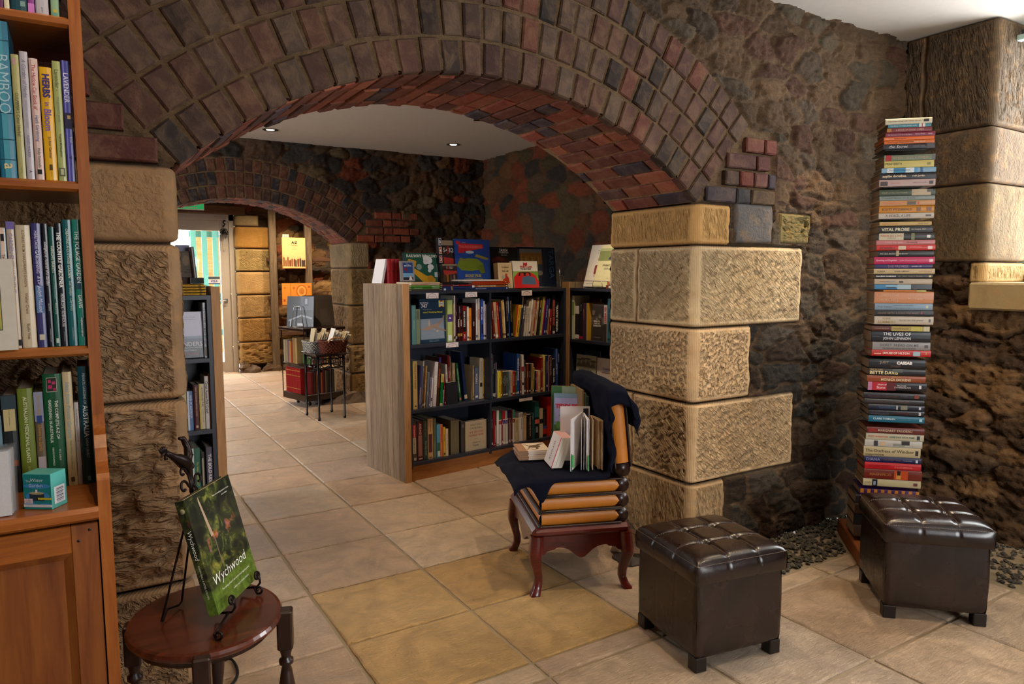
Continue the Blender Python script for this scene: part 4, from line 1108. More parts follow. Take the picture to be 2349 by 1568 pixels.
# velvet cloth draped over seat and back
def cloth():
    P = [(-.082, .470), (-.055, .495), (-.02, .512), (.02, .519), (.10, .519), (.22, .519), (.31, .520), (.344, .528), (.350, .60), (.338, .72), (.326, .84), (.318, .893), (.328, .909), (.372, .913), (.412, .905), (.432, .86), (.440, .80), (.448, .76), (.454, .73)]
    P = [Vector((a, 0, b)) for a, b in P]; L = [0]
    for i in range(1, len(P)): L.append(L[-1]+(P[i]-P[i-1]).length)
    tot = L[-1]
    def pt(a):
        d = a*tot
        for i in range(1, len(P)):
            if d <= L[i]+1e-9: k = (d-L[i-1])/(L[i]-L[i-1]); return P[i-1].lerp(P[i], k), i, d
        return P[-1], len(P)-1, tot
    mb = MB()
    def fn(a, b):
        p, i, d = pt(a); s, z = p.x, p.z; T = .60
        t = -.065+b*T
        onback = sstep(.52, .60, np.array(z))*1.0; onback = float(onback)
        wr = .004*math.sin(38*t+9*a)*math.sin(17*a*3+5*t)+.003*math.sin(70*a+20*t)
        front = 0.010
        if t < front:                                    # the part that falls over the front edge
            over = front-t; 
            if onback < .5:
                tip = math.exp(-((s-.035)/.034)**2)
                k = min(1.0, over/.075); z -= over*.12+k*(.006+.085*tip); t = front-.014-.010*k*tip-.004*math.sin(30*s)
                if s > .12: z += .0
            else:
                t = front-.030-.02*math.sin(a*9); s += .018*(over/.075)+.01*math.sin(40*z); z -= over*(.5+.9*math.exp(-((z-.88)/.04)**2))
        if s < .0 and onback < .5: z += .012*math.sin(9*t)+wr-.04*max(0, .25-t)*abs(s)*8*0; t += .10*abs(s)*2*math.sin(b*3)
        nz = wr*.3 if onback < .5 else wr*.4; sx = wr*1.0 if onback >= .5 else 0
        return cl(s+sx, t, max(z+abs(nz)*.6, .30))
    mb.grid(fn, 110, 46)
    o = mb.build('velvet_cloth', 'velvet'); so = o.modifiers.new('t', 'SOLIDIFY'); so.thickness = .002; so.offset = -1
    tag(o, 'dark blue velvet cloth draped over the seat and back of the book-shaped chair', 'cloth')
cloth()

# ---- navy shelving with timber end panels
def shelf_unit(name, label, P, ang, bays, panel_at, zs=(.125, .485, .925), top=1.283, panel=.045, depth=.28, full=.565, ph=1.33, tl=.010):
    mw = Matrix.Translation((P[0], P[1], 0)) @ Matrix.Rotation(ang, 4, 'Z')
    t = thing(name, label, 'bookcase', mw=mw); th = .022
    for side, x0 in panel_at:
        mb = MB(); n = 7; rnd = random.Random(len(label)+side)
        for i in range(n):                              # upright reclaimed boards
            y0 = full*i/n; y1 = full*(i+1)/n
            g = rnd.uniform(.78, 1.15); c = (g, g*rnd.uniform(.95, 1.0), g*rnd.uniform(.88, 1.0))
            mb.rbox(x0, x0+panel*.98, y0+.0008, y1-.0008, 0, ph-rnd.uniform(0, .003), .0015, c)
        p = mb.build('end_panel', 'weathered_wood', t)
        mb = MB(); mb.rbox(x0-.001, x0+panel, -.006, .001, 0, ph, .001); mb.build('panel_edge', 'panel_edge_wood', p)
    X0, X1 = bays[0], bays[-1]
    mb = MB(); mb.box(X0, X1, .0, depth, top-th, top); mb.build('top_board', 'navy_laminate', t)
    for i, b in enumerate(bays):
        mb = MB(); x = b if i == 0 else (b-th if i == len(bays)-1 else b-.008)
        mb.box(x, x+(tl if i == 0 else th if i == len(bays)-1 else .016), .001, depth, .085, top-th); 
        o = mb.build('upright', 'navy_laminate', t)
    for i in range(len(bays)-1):
        a = bays[i]+(tl if i == 0 else .008); b = bays[i+1]-(th if i == len(bays)-2 else .008)
        for z in zs:
            mb = MB(); mb.box(a, b, .002 if z > .2 else .0, depth, z-th, z); mb.build('shelf', 'navy_laminate', t)
    mb = MB(); mb.box(X0, X1, depth, depth+.008, .08, top); mb.build('back_board', 'navy_laminate', t)
    mb = MB(); mb.box(X0, X1, .012, .030, 0, .103); mb.build('plinth', 'plinth_wood', t)
    mb = MB(); mb.box(X0, X1, depth+.009, full-.01, 0, top); mb.build('rear_shelving', 'navy_laminate', t)
    mb = MB()
    for b in bays[1:]:
        for z in zs[1:]+(.3, .7, 1.1):
            mb.lathe([(.002, 0), (.003, .001), (.001, .002)], n=8, M_=Matrix.Translation((b-.0235, .04, z-.045)) @ Matrix.Rotation(-PI/2, 4, 'Y'))
    mb.build('shelf_pins', 'chrome_trim', t)
    return mw
AANG = R_(7)
MA = shelf_unit('bookcase', 'two-bay navy bookcase with a reclaimed timber end panel, centre of the middle room', (1.835, 4.288), AANG, (0.0, .667, 1.405), ((0, -.047),))
MBm = shelf_unit('bookcase', 'navy bookcase turned sideways behind the stone pier, with a narrow timber end panel', (3.262, 4.555), R_(-83), (.085, .76, 1.38), ((1, 0.0),), panel=.085, full=.50, tl=.005, zs=(.125, .485, .882))
MC = shelf_unit('bookcase', 'navy bookcase seen between the left pier and the floor, with a pale timber end panel', (.594, 4.06), 0.0, (-1.30, -.65, 0.0), ((2, .0),), full=.56, zs=(.16, .555, .945))
# low bench board under the tower of books
TD = Vector((math.sqrt(.5), -math.sqrt(.5), 0)); TI = Vector((math.sqrt(.5), math.sqrt(.5), 0))
TP = Vector((3.305, 1.885, 0))           # spine plane centre of the tower
bm_ = MB(); bm_.rbox(-.15, .15, -.16, .34, 0, .075, .004)
t = thing('tower_shelf', 'narrow standing shelf whose column holds the tall stack of books in the corner', 'shelf', mw=frame(TD, TI, (0, 0, 1), TP))
bm_.build('base_board', 'bench_wood', t)
mb = MB(); mb.box(-.03, .03, .245, .27, .075, 1.95); mb.build('column', 'rim_black', t)
# ---------------------------------------------------------------- far end of the shop
def revolving_case():
    t = thing('revolving_bookcase', 'dark square revolving bookcase on castors, standing in the far archway', 'bookcase', (2.10, 7.55, 0), R_(15))
    h = .235
    for z0, z1, e in ((.065, .135, 0), (.44, .452, -.004), (.80, .832, .02)):
        mb = MB(); mb.rbox(-h-e, h+e, -h-e, h+e, z0, z1, .006); mb.build('top_board' if z1 > .8 else ('base' if z0 < .1 else 'shelf'), 'dark_wood', t)
    for sx in (-1, 1):
        for sy in (-1, 1):
            mb = MB(); mb.box(sx*h-.008*(sx > 0)*1-.0, sx*h+.008*(sx < 0), sy*h-.008*(sy > 0), sy*h+.008*(sy < 0), .135, .80); mb.build('post', 'dark_wood', t)
    mb = MB(); mb.box(-.05, .05, -.05, .05, .135, .80); mb.box(-.065, .065, -.004, .004, .135, .80); mb.build('core', 'dark_wood', t)
    for a in range(4):
        mb = MB(); x, y = .17*math.cos(a*PI/2+PI/4), .17*math.sin(a*PI/2+PI/4)
        mb.tube([(x-.008, y, .02), (x+.008, y, .02)], .02, 14); mb.tube([(x, y, .03), (x, y, .066)], .007, 8); mb.build('castor', 'iron', t)
    mw = Matrix.Translation((2.10, 7.55, 0)) @ Matrix.Rotation(R_(15), 4, 'Z')
    return mw
MR = revolving_case()
def plant_table():
    P = Vector((1.875, 6.575, 0)); t = thing('plant_stand', 'tall narrow dark occasional table with ring fretwork, holding two card baskets', 'table', P, R_(4))
    w, d, H = .255, .34, .635
    mb = MB(); mb.rbox(-.03, w+.03, -.03, d+.03, H-.012, H+.004, .004); mb.rbox(-.02, w+.02, -.02, d+.02, H-.022, H-.012, .003); mb.build('table_top', 'dark_wood', t)
    for x in (0, w):
        for y in (0, d):
            mb = MB(); mb.tube([(x, y, 0), (x, y, .022), (x, y, .03), (x, y, .4), (x, y, H-.02)], [.014, .014, .010, .0115, .0135], 4); mb.build('leg', 'black_lacquer', t)
    mb = MB()
    for z in (.50, .59):
        for a, b in (((0, 0), (w, 0)), ((w, 0), (w, d)), ((w, d), (0, d)), ((0, d), (0, 0))): mb.tube([(a[0], a[1], z), (b[0], b[1], z)], .006, 4)
    mb.build('rails', 'black_lacquer', t)
    for c, ax in (((w*.27, 0), 0), ((w*.73, 0), 0), ((0, d*.3), 1), ((0, d*.7), 1), ((w, d*.3), 1), ((w, d*.7), 1)):
        mb = MB(); pts = [(c[0]+(.036*math.cos(a) if ax == 0 else 0), c[1]+(.036*math.cos(a) if ax else 0), .545+.038*math.sin(a)) for a in np.linspace(0, 2*PI, 25)]
        mb.tube(pts, .004, 6); mb.build('ring', 'black_lacquer', t)
    return P, H+.004
TBL, TZ = plant_table()
def basket(name, label, c, w, d, h, mat, rz, handle=False):
    t = thing(name, label, 'basket', c, rz)
    mb = MB(); rows = 6
    def wall(a, b):
        k = .86+.14*b; th = 2*PI*a; q = 4.5
        cx_, sy_ = math.cos(th), math.sin(th); r = (abs(cx_)**q+abs(sy_)**q)**(-1/q)
        wv = .004*math.sin(th*26+(0 if int(b*rows) % 2 else PI))
        return (cx_*r*(w/2*k+wv), sy_*r*(d/2*k+wv), .002+h*b)
    mb.grid(wall, 120, 24); mb.grid(lambda a, b: (wall(a, 1-b)[0]*.93, wall(a, 1-b)[1]*.9, wall(a, 1-b)[2]), 60, 8)
    mb.box(-w/2*.84, w/2*.84, -d/2*.84, d/2*.84, .0, .006); mb.build('basket_body', mat, t)
    mb = MB(); mb.tube([tuple(np.array(wall(a, 1))*np.array([1, 1, 1])) for a in np.linspace(0, 1, 60)], .006, 8); mb.build('rim', mat, t)
    if handle:
        mb = MB(); mb.tube([(.075*math.cos(a), -d/2-.004, h-.01+.045*math.sin(a)) for a in np.linspace(0, PI, 16)], .008, 8); mb.build('handle', 'panel_edge_wood', t)
        mb = MB(); mb.grid(lambda a, b: (w/2+.012+.012*math.sin(a*9), -.03+.04*b+.01*math.sin(a*5), h-.01-a*.10), 14, 4, '#6f6450'); mb.grid(lambda a, b: (w/2+.03+.02*math.sin(a*7), -.03+.03*b, h-.02-a*.08), 14, 4, '#7a6f5a'); mb.build('ribbon', 'matt_cover', t)
TM = Matrix.Translation(TBL) @ Matrix.Rotation(R_(4), 4, 'Z')
def tp(x, y, z): return TM @ Vector((x, y, z))
basket('card_basket', 'black and white woven basket of cards at the back of the narrow table', tp(.05, .21, TZ), .20, .24, .105, 'black_white_weave', R_(4))
basket('wicker_basket', 'red-brown wicker basket with a wooden handle, full of cards, on the narrow table', tp(.175, .06, TZ), .26, .17, .115, 'red_wicker', R_(4), True)
rnd = random.Random(5)
for i in range(24):
    u = i/23; inred = i > 9
    p = tp(-.01+.0125*i if not inred else .09+.0105*(i-9), .20 if not inred else .06, TZ+.014)
    hh = rnd.uniform(.17, .235); ww = rnd.uniform(.09, .11); le = rnd.uniform(8, 22)+u*14
    col = rnd.choice(['#efe9dc', '#e7dcc2', '#f3f1ea', '#d9caa6', '#cfc7b6', '#e9e2cc', '#bfb892'])
    if i == 22: col = '#a8a05a'
    if i == 3: col = '#fbfbfb'
    mw = Matrix.Translation(p) @ Matrix.Rotation(R_(4), 4, 'Z') @ Matrix.Rotation(R_(le), 4, 'Y')
    mb = MB(); mb.box(-.001, .0015, -ww/2, ww/2, 0, hh, col); o = mb.build('greeting_card', 'paper', mw=mw)
    tag(o, 'pale greeting card standing in the baskets on the narrow dark table', 'card', 'greeting cards standing in the baskets')
# trellis of grey timber on the far wall
t = thing('timber_trellis', 'rough grey timber trellis standing against the far stone wall right of the door', 'trellis', (0, 0, 0))
for x0, x1, z1 in ((2.30, 2.42, 2.36), (2.80, 2.92, 2.36), (3.35, 3.46, 2.36)):
    mb = MB(); mb.rbox(x0+.01, x1-.01, YD-.26, YD-.20, 0, z1, .006); mb.build('post', 'grey_timber', t)
for z in (1.57, 1.02, .50):
    mb = MB(); mb.rbox(2.28, 3.5, YD-.205, YD-.165, z, z+.055, .005); mb.build('rail', 'brown_timber', t)
def slab(name, label, cat, w, h, d, mw, cols, decos, mat='matt_cover', group=None, pages='#e9dfc8'):
    """a book or board seen face on: x right, z up, front face at y=0"""
    t = thing(name, label, cat, mw=mw, group=group)
    mb = MB(); mb.box(0, w, 0, .0022, 0, h, cols[0]); mb.box(0, w, d-.0022, d, 0, h, cols[-1]); mb.box(-.0015, 0, 0, d, 0, h, cols[min(1, len(cols)-1)])
    k = 0
    for dc in decos:
        k += 1; y = -.0003-.00022*k
        if dc[0] == 'r': mb.add([(dc[1]*w, y, dc[3]*h), (dc[2]*w, y, dc[3]*h), (dc[2]*w, y, dc[4]*h), (dc[1]*w, y, dc[4]*h)], [(0, 1, 2, 3)], dc[5])
        elif dc[0] == 'p': mb.add([(a*w, y, b*h) for a, b in dc[1]], [tuple(range(len(dc[1])))], dc[2])
        elif dc[0] == 't':
            s, a, b, z, sz, c = dc[1:7]; sh = dc[7] if len(dc) > 7 else 0; bo = dc[8] if len(dc) > 8 else 0.01
            mb.text(s, frame((1, 0, 0), (0, 0, 1), (0, -1, 0), ((a+b)/2*w, y, z*h)), (b-a)*w, sz*h, c, bold=bo, shear=sh)
        elif dc[0] == 'v':
            s, x, a, b, sz, c = dc[1:7]
            mb.text(s, frame((0, 0, -1), (1, 0, 0), (0, -1, 0), (x*w, y, (a+b)/2*h)), abs(b-a)*h, sz*w, c, bold=.01)
        elif dc[0] == 'e': mb.add([(dc[1]*w+dc[3]*w*math.cos(a), y, dc[2]*h+dc[4]*h*math.sin(a)) for a in np.linspace(0, 2*PI, 19)[:-1]], [tuple(range(18))], dc[5])
    mb.build('cover', mat, t)
    if d > .006:
        mb = MB(); mb.box(0, w-.003, .0022, d-.0022, .002, h-.003, pages); mb.build('pages', 'pages', t)
    return t
def Tm(x, y, z, rz=0, rx=0): return Matrix.Translation((x, y, z)) @ Matrix.Rotation(R_(rz), 4, 'Z') @ Matrix.Rotation(R_(rx), 4, 'X')
YT = YD-.30
figs = []
rnd = random.Random(8)
for i in range(11):
    x = .07+.085*i+rnd.uniform(-.02, .02); hh = rnd.uniform(.30, .40)
    c = rnd.choice(['#4a3a2e', '#8a5a3a', '#5c5648', '#7a3a28', '#3a3a40', '#b08a5a'])
    figs += [('p', [(x-.03, .07), (x+.035, .07), (x+.04, hh-.05), (x, hh-.02), (x-.04, hh-.06)], c), ('e', x, hh, .024, .018, '#d0a888')]
slab('book_display', 'cream convict history book standing on the trellis, lettered A-Z above marching figures', 'book', .33, .44, .02, Tm(2.475, YT, 1.47),
     ['#e3b878', '#c99a5a'], [('r', 0, 1, 0, .10, '#c98d4e'), ('r', .03, .97, .02, .98, '#e8c084'), ('t', 'A-Z', .30, .75, .84, .085, '#1a1410', 0, .06), ('t', 'CONVICTS', .27, .77, .745, .03, '#4a3a28', 0, .03), ('t', 'IN VAN DIEMEN\'S LAND', .33, .70, .66, .012, '#5a4a38'), ('t', 'SIMON BARNARD', .36, .68, .61, .014, '#5a4a38')]+figs)
tag(MB().box(0, .09, 0, .002, 0, .06, '#cfcac0').text('A-Z', frame((1, 0, 0), (0, 0, 1), (0, -1, 0), (.045, -.001, .03)), .05, .02, '#333').build('price_card', 'paper', loc=(2.49, YT+.022, 1.895)), 'small white card standing above the cream convict history book', 'card')
for i, (x, lab) in enumerate(((2.455, 'orange illustrated booklet on the trellis, left of its twin'), (2.575, 'orange illustrated booklet on the trellis with a round badge, right of its twin'))):
    dec = [('r', 0, 1, 0, 1, '#dd8f35')]+([('e', .52, .62, .26, .30, '#c4642a'), ('e', .52, .62, .21, .245, '#e8a850'), ('e', .52, .62, .13, .15, '#c87a34'), ('t', 'Convicts', .2, .85, .24, .12, '#f2e0b8', .2)] if i else [])+[('e', .12, .2, .07, .06, '#b5552a'), ('e', .88, .82, .07, .05, '#b8662c'), ('e', .15, .78, .06, .05, '#c5702f')]
    slab('booklet', lab, 'book', .30 if i else .26, .31, .006, Tm(x, YT-.012*i, .95, 0), ['#d98b33', '#c67a2a'], dec, group='orange booklets on the trellis')
# things on the revolving bookcase
def mr(x, y, z): return MR @ Vector((x, y, z))
q = mr(-.21, -.18, .812); dark = [('r', .0, 1, .0, 1, '#1c1d22'), ('r', .28, .98, .55, .98, '#4a4f60'), ('r', .62, .80, .68, .96, '#20232c'), ('r', .66, .76, .74, .92, '#8c93a6'), ('r', .28, .50, .58, .98, '#15161a'),
                                  ('p', [(.06, .22), (.55, .40), (.95, .30), (.95, .24), (.55, .34), (.06, .17)], '#8d96a6'), ('r', .12, .16, .0, .22, '#aab3c2'), ('r', .30, .34, .0, .24, '#8893a4'), ('r', .40, .62, .03, .11, '#c9cdd6')]
slab('display_board', 'dark photographic book standing on the revolving bookcase beside a wire stand', 'book', .31, .325, .01, Tm(1.865, 7.665, .8335, -44, -6), ['#23242a', '#1a1a1e'], dark, 'gloss_cover')
mb = MB(); mb.tube([(0, 0, .0), (.02, .03, .20), (.03, .03, .215), (.09, .03, .215), (.10, .03, .2), (.14, 0, 0)], .004, 6)
mb.tube([(.14, 0, 0), (.13, -.05, .0), (0, -.05, 0), (0, 0, .0)], .003, 6)
tag(mb.build('wire_stand', 'wire', mw=Tm(1.89, 7.575, .836, -44)), 'bright wire display stand in front of the dark photographic book', 'stand')
q3 = mr(-.03, -.13, .812)
slab('large_book', 'large grey-brown album leaning on the revolving bookcase', 'book', .33, .335, .03, Tm(2.045, 7.56, .8335, 8, -12) , ['#5c5148', '#4a4038'], [('r', .0, 1, 0, 1, '#5f544a'), ('p', [(.5, .1), (.85, .1), (.78, .55), (.53, .55)], '#6b6056')], 'cloth' if 'cloth' in M else 'matt_cover')

# books in the revolving bookcase
def rb(side, u0, t, h, z, col, dec=(), lab='', grp=None):
    if side == 'x': mw = MR @ frame((0, -1, 0), (1, 0, 0), (0, 0, 1), (-.222, .21-u0, z))
    else: mw = MR @ frame((1, 0, 0), (0, 1, 0), (0, 0, 1), (-.21+u0, -.222, z))
    RBK.append((mw, t, h, col, dec, lab, grp))
RBK = []
u = .0
for t_, c, h_, n in ((.03, '#b8a888', .24, 'fawn'), (.022, '#8f8a6c', .235, 'olive'), (.024, '#a39a80', .24, 'stone-coloured'), (.026, '#8a5a5c', .24, 'dusty pink'), (.02, '#9a8a98', .235, 'mauve'), (.016, '#c89a30', .235, 'yellow'), (.018, '#b83a24', .235, 'orange-red'), (.016, '#6a4a2c', .24, 'brown'), (.05, '#a5814e', .27, 'thick tan'), (.035, '#b89a6a', .27, 'buff')):
    rb('x', u, t_, h_, .4525, c, (), n+' book on the upper tier of the revolving bookcase', 'books on the left face of the revolving bookcase'); u += t_+.002
u = .03
for i in range(5):
    rb('x', u, .068 if i == 0 else .055, .27, .1355, '#9c1c20', (('b', .1, .12, '#c89a50'), ('b', .3, .32, '#c89a50'), ('b', .8, .82, '#c89a50')), 'large red bound volume on the lower tier of the revolving bookcase, '+['nearest the back', 'second', 'third', 'fourth', 'nearest the corner post'][i]+(' from the back' if 0 < i < 4 else ''), 'red volumes in the revolving bookcase'); u += (.068 if i == 0 else .055)+.003
u = .05
for i in range(11):
    c = ['#6a1c1c', '#3c2a24', '#8a3a20', '#2c2c34', '#a8502c', '#4a1c20', '#6a5a44', '#2a2a28', '#7a1f1f', '#3a3430', '#b8a888'][i]
    t_ = [.03, .025, .02, .03, .018, .028, .02, .03, .022, .03, .02][i]
    rb('y', u, t_, [.23, .25, .24, .26, .22, .25, .24][i % 7], .1355, c, (), ['maroon', 'dark brown', 'rust', 'charcoal', 'orange', 'wine red', 'khaki', 'near-black', 'crimson', 'dark grey', 'pale'][i]+' book low in the revolving bookcase, behind the narrow table', 'books low in the revolving bookcase'); u += t_+.003
u = .05
for i in range(9):
    c = ['#5a7a4c', '#7a3a24', '#3c3a38', '#c0642c', '#4a4a54', '#8a2a24', '#6a6a5a', '#a8843c', '#2c2c30'][i]
    t_ = [.02, .03, .025, .018, .03, .02, .03, .02, .03][i]
    rb('y', u, t_, [.22, .24, .25][i % 3], .4525, c, (), ['green', 'brick red', 'black', 'orange', 'slate', 'red', 'grey-green', 'ochre', 'jet black'][i]+' book on the upper tier of the revolving bookcase behind the table fretwork', 'upper books of the revolving bookcase'); u += t_+.003
# ---------------------------------------------------------------- books
ORD = 'first second third fourth fifth sixth seventh eighth ninth tenth eleventh twelfth thirteenth fourteenth fifteenth sixteenth seventeenth eighteenth nineteenth twentieth'.split()+['twenty-'+w for w in 'first second third fourth fifth sixth seventh eighth ninth'.split()]+['thirtieth']+['thirty-'+w for w in 'first second third fourth fifth sixth seventh eighth ninth'.split()]
def cname(h):
    r, g, b = [int(h[i:i+2], 16)/255 for i in (1, 3, 5)]; mx, mn = max(r, g, b), min(r, g, b); v = mx; s = (mx-mn)/mx if mx else 0
    if v < .24: return 'black'
    if s < .14: return 'white' if v > .8 else ('grey' if v > .4 else 'dark grey')
    import colorsys
    hh = colorsys.rgb_to_hsv(r, g, b)[0]*360
    if s < .33 and v > .72 and 20 < hh < 70: return 'cream'
    n = ('red' if hh < 14 or hh > 345 else 'orange' if hh < 36 else 'yellow' if hh < 66 else 'green' if hh < 160 else 'teal' if hh < 195 else 'blue' if hh < 250 else 'purple' if hh < 300 else 'pink')
    if n == 'orange' and v < .62: n = 'brown'
    if n == 'yellow' and v < .6: n = 'olive'
    if v < .42 and n not in ('brown', 'olive'): n = 'dark '+n
    elif s < .4 and v > .6: n = 'pale '+n
    return n
def spine_deco(mb, t, h, decos, y=-.0004, mi=0):
    """decos: ('b', f0, f1, col) bands and ('t', text, f0, f1, col[, size, across]) measured from the head of the book"""
    k = 0
    for dc in decos:
        k += 1; yy = y-.00022*k
        if dc[0] == 'b':
            x0, x1 = (dc[4], dc[5]) if len(dc) > 4 else (.0, 1.0)
            mb.add([(x0*t, yy, h*(1-dc[2])), (x1*t, yy, h*(1-dc[2])), (x1*t, yy, h*(1-dc[1])), (x0*t, yy, h*(1-dc[1]))], [(0, 1, 2, 3)], dc[3], mi)
        else:
            sz = dc[5] if len(dc) > 5 else .55; ac = dc[6] if len(dc) > 6 else .5
            bo = dc[7] if len(dc) > 7 else .005; sh = dc[8] if len(dc) > 8 else 0
            mb.text(dc[1], frame((0, 0, -1), (1, 0, 0), (0, -1, 0), (ac*t, yy, h*(1-(dc[2]+dc[3])/2))), (dc[3]-dc[2])*h, sz*t, dc[4], mi, 'c', bo, sh)
def book(mw, t, h, d, col, decos=(), label='', group=None, parts=False, hard=True, mat='gloss_cover', pages='#e6dcc6', side=None, name='book'):
    th = min(.0025, t*.22); ins = .003 if hard else .0006
    cv = MB(); side = side or col
    cv.box(0, th, 0, d, 0, h, side); cv.box(t-th, t, 0, d, 0, h, side)
    n = 5; bul = min(.003, t*.12) if hard else 0
    pts = [(t*(1-math.cos(PI*i/n))/2, -bul*math.sin(PI*i/n)) for i in range(n+1)]+[(t-th*.5, .002), (th*.5, .002)]
    cv.prism(pts, 0, h, 'z', col)
    spine_deco(cv, t, h, decos, -bul-.0003)
    pg = MB(); 
    (pg if parts else cv).box(th*.9, t-th*.9, .0015, d-ins, ins, h-ins, pages, 0 if parts else 1)
    if parts:
        o = thing(name, label, 'book', mw=mw, group=group); cv.build('cover', mat, o); pg.build('pages', 'pages', o); return o
    o = cv.build(name, [mat, 'pages'], mw=mw); return tag(o, label, 'book', group)

def shelf_row(mw, P, ang, z, rows, where, group, depth=.16, yoff=.03, hard=False, seed=1, parts=False, yref=None):
    """rows: (x0, x1, ytop, colour, tilt, decos) with x, y read off the photograph at the shelf's front"""
    Pn = (P[0]-math.sin(ang)*yoff, P[1]+math.cos(ang)*yoff); rnd = random.Random(seed)
    yref = yref or (780 if z > .6 else 925 if z > .3 else 1050)
    for i, r in enumerate(rows):
        x0, x1, yt, col = r[:4]; tilt = r[4] if len(r) > 4 else 0; dec = r[5] if len(r) > 5 else ()
        yb = r[6] if len(r) > 6 else None
        s0 = at_plane(x0, yref, Pn, ang)[0]; s1 = at_plane(x1, yref, Pn, ang)[0]
        h = at_plane((x0+x1)/2, yt, Pn, ang)[1]-z
        t = max(.004, (s1-s0)-.0008)
        if tilt: h = h/math.cos(R_(tilt)); t = t*math.cos(R_(tilt))
        h = max(h-t*abs(math.sin(R_(tilt))), .08); lift = t*math.sin(R_(tilt)) if tilt > 0 else 0
        if not dec and t > .006:                         # a plain printed title
            lt = '#f0ece0' if sum(srgb(col)) < .9 else '#2a2420'
            dec = (('t', rnd.choice(['THE OPEN ROAD', 'COLLECTED NOTES', 'A SHORT HISTORY', 'WORKS', 'AUSTRALIA', 'ENGINES', 'OUR STORY', 'JOURNEYS']), .12, .6, lt, .42), ('b', .88, .94, lt, .2, .8))
        o = mw @ Matrix.Translation((s0, yoff+rnd.uniform(-.004, .006), z+lift+.0005)) @ Matrix.Rotation(R_(tilt), 4, 'Y')
        q = 'thin' if t < .011 else ('thick' if t > .035 else 'slim' if t < .02 else 'medium')
        book(o, t, h, depth+rnd.uniform(-.01, .02), col, dec, f'{q} {cname(col)} book, {ORD[i]} from left, {where}', group, hard=hard, parts=parts)

for _mw, _t, _h, _c, _d, _l, _g in RBK: book(_mw, _t, _h, .15, _c, _d, _l, _g, hard=True, mat='matt_cover')
PA = (1.835, 4.288)
W_, K_ = '#e9e4da', '#1c1a1e'
def T(s, a=.1, b=.8, c='#f0ece0', sz=.5, ac=.5, bo=.01, sh=0): return ('t', s, a, b, c, sz, ac, bo, sh)
def B(a, b, c, x0=0, x1=1): return ('b', a, b, c, x0, x1)
shelf_row(MA, PA, AANG, .925, [
    (939.5, 944, 701, '#3a1512'), (944.3, 954.5, 700, '#5f8a8c', 0, (T('AIRCRAFT', .3, .7, '#9fb8b4', .3),)), (954.8, 965.2, 709, '#7d8a70', 0, (B(.04, .3, '#6a7660', .15, .8), T('THE SKY', .05, .28, '#39402f', .5)))],
    'top-left shelf of two-bay bookcase', 'books on the top-left shelf of the two-bay bookcase', seed=1)
shelf_row(MA, PA, AANG, .925, [
    (1028, 1039.6, 688, '#b9cc7c', 0, (B(.34, .52, '#5a3f8e'), T('4', .38, .47, '#ffffff', .5), B(.84, .97, '#e0e6e8', .1, .85))), (1039.9, 1042.5, 696, '#b49a6a'), (1042.7, 1046, 678, '#ece8e2'), (1046.2, 1048.8, 683, '#3e1a30'),
    (1049, 1054.3, 702, '#251518', 0, (T('RACING', .35, .62, '#e6e0d8', .6, .5, .03), B(.78, .86, '#a5852c'))), (1054.5, 1056.8, 702, '#d43a2c', 0, (B(0, .2, '#e8d0d0'), B(.3, .4, '#e8b070'))), (1057, 1061.3, 702, '#251518', 0, (T('RACING', .35, .62, '#e6e0d8', .6, .5, .03), B(.78, .86, '#a5852c'))),
    (1061.7, 1070.8, 701, '#8d1f1c', 0, (B(.14, .74, '#141416', .05, .85), T('BIKER CHICKS', .16, .6, '#dfe3e0', .5, .45, .03), T('MIRA', .8, .95, '#e8d8d0', .3))), (1072, 1076.3, 703, '#efeadf'), (1076.5, 1083, 706, '#e2861e', 0, (T('MOTORCYCLES OF', .2, .6, '#5a3010', .25), B(.9, .96, '#6a3410', .2, .7))),
    (1084, 1092.4, 695, '#2e1418', 0, (B(.5, .62, '#c9c2bc', .4, .6),)), (1093, 1097, 686, '#e6dfe0'), (1097.2, 1101.4, 684, '#e2d8c8', 0, (T('CHOPPERS', .24, .54, '#b3261e', .8, .5, .04),)), (1101.8, 1109, 686, '#2f4fae', 0, (T('Motor Cycles', .12, .58, '#f2f2f6', .6, .4, .01, .3), B(.62, .85, '#20203a', .3, .9))), (1109.2, 1112.5, 690, '#efe9e9'), (1112.8, 1117.3, 698, '#cbbcc0')],
    'aviation end of the upper left shelf', 'motorcycle books on the top-left shelf of the two-bay bookcase', seed=2)
shelf_row(MA, PA, AANG, .925, [
    (1122, 1124.6, 695, '#d8ccb6', -1.2), (1124.9, 1128.7, 693, '#d9cdb8', -1.2), (1133.6, 1137.2, 692, '#7c2018', -5), (1137.4, 1143.8, 692, '#c7a684', -5, (T('TOPLESS CARS', .2, .62, '#4a2418', .4), B(.9, .97, '#ece4d8'))), (1144.2, 1149.2, 692, '#a9251d', -5, (T('SPORTS CARS OF', .08, .5, '#f0c8a0', .5),)), (1149.5, 1153.6, 692, '#2a2a58', -5, (T('FORD', .1, .3, '#b6a66a', .6),)), (1154, 1157.6, 689, '#d8a548', -4), (1157.8, 1161.8, 687, '#d8ccb4', -4),
    (1162.4, 1168, 681, '#141318', -3.5, (T('THE CAR IN AUSTRALIA', .08, .62, '#a8906a', .45), B(.9, .96, '#8a8478', .2, .8))), (1168.2, 1171.4, 680, '#2e5cae', -3.5, (B(.0, .4, '#8aa0c0'),)), (1171.6, 1177.4, 681, '#141318', -3.5, (T('THE CAR IN AUSTRALIA', .08, .62, '#a8906a', .45), B(.9, .96, '#8a8478', .2, .8)))],
    'top-right shelf, left-leaning group', 'car books on the top-right shelf of the two-bay bookcase', seed=3)
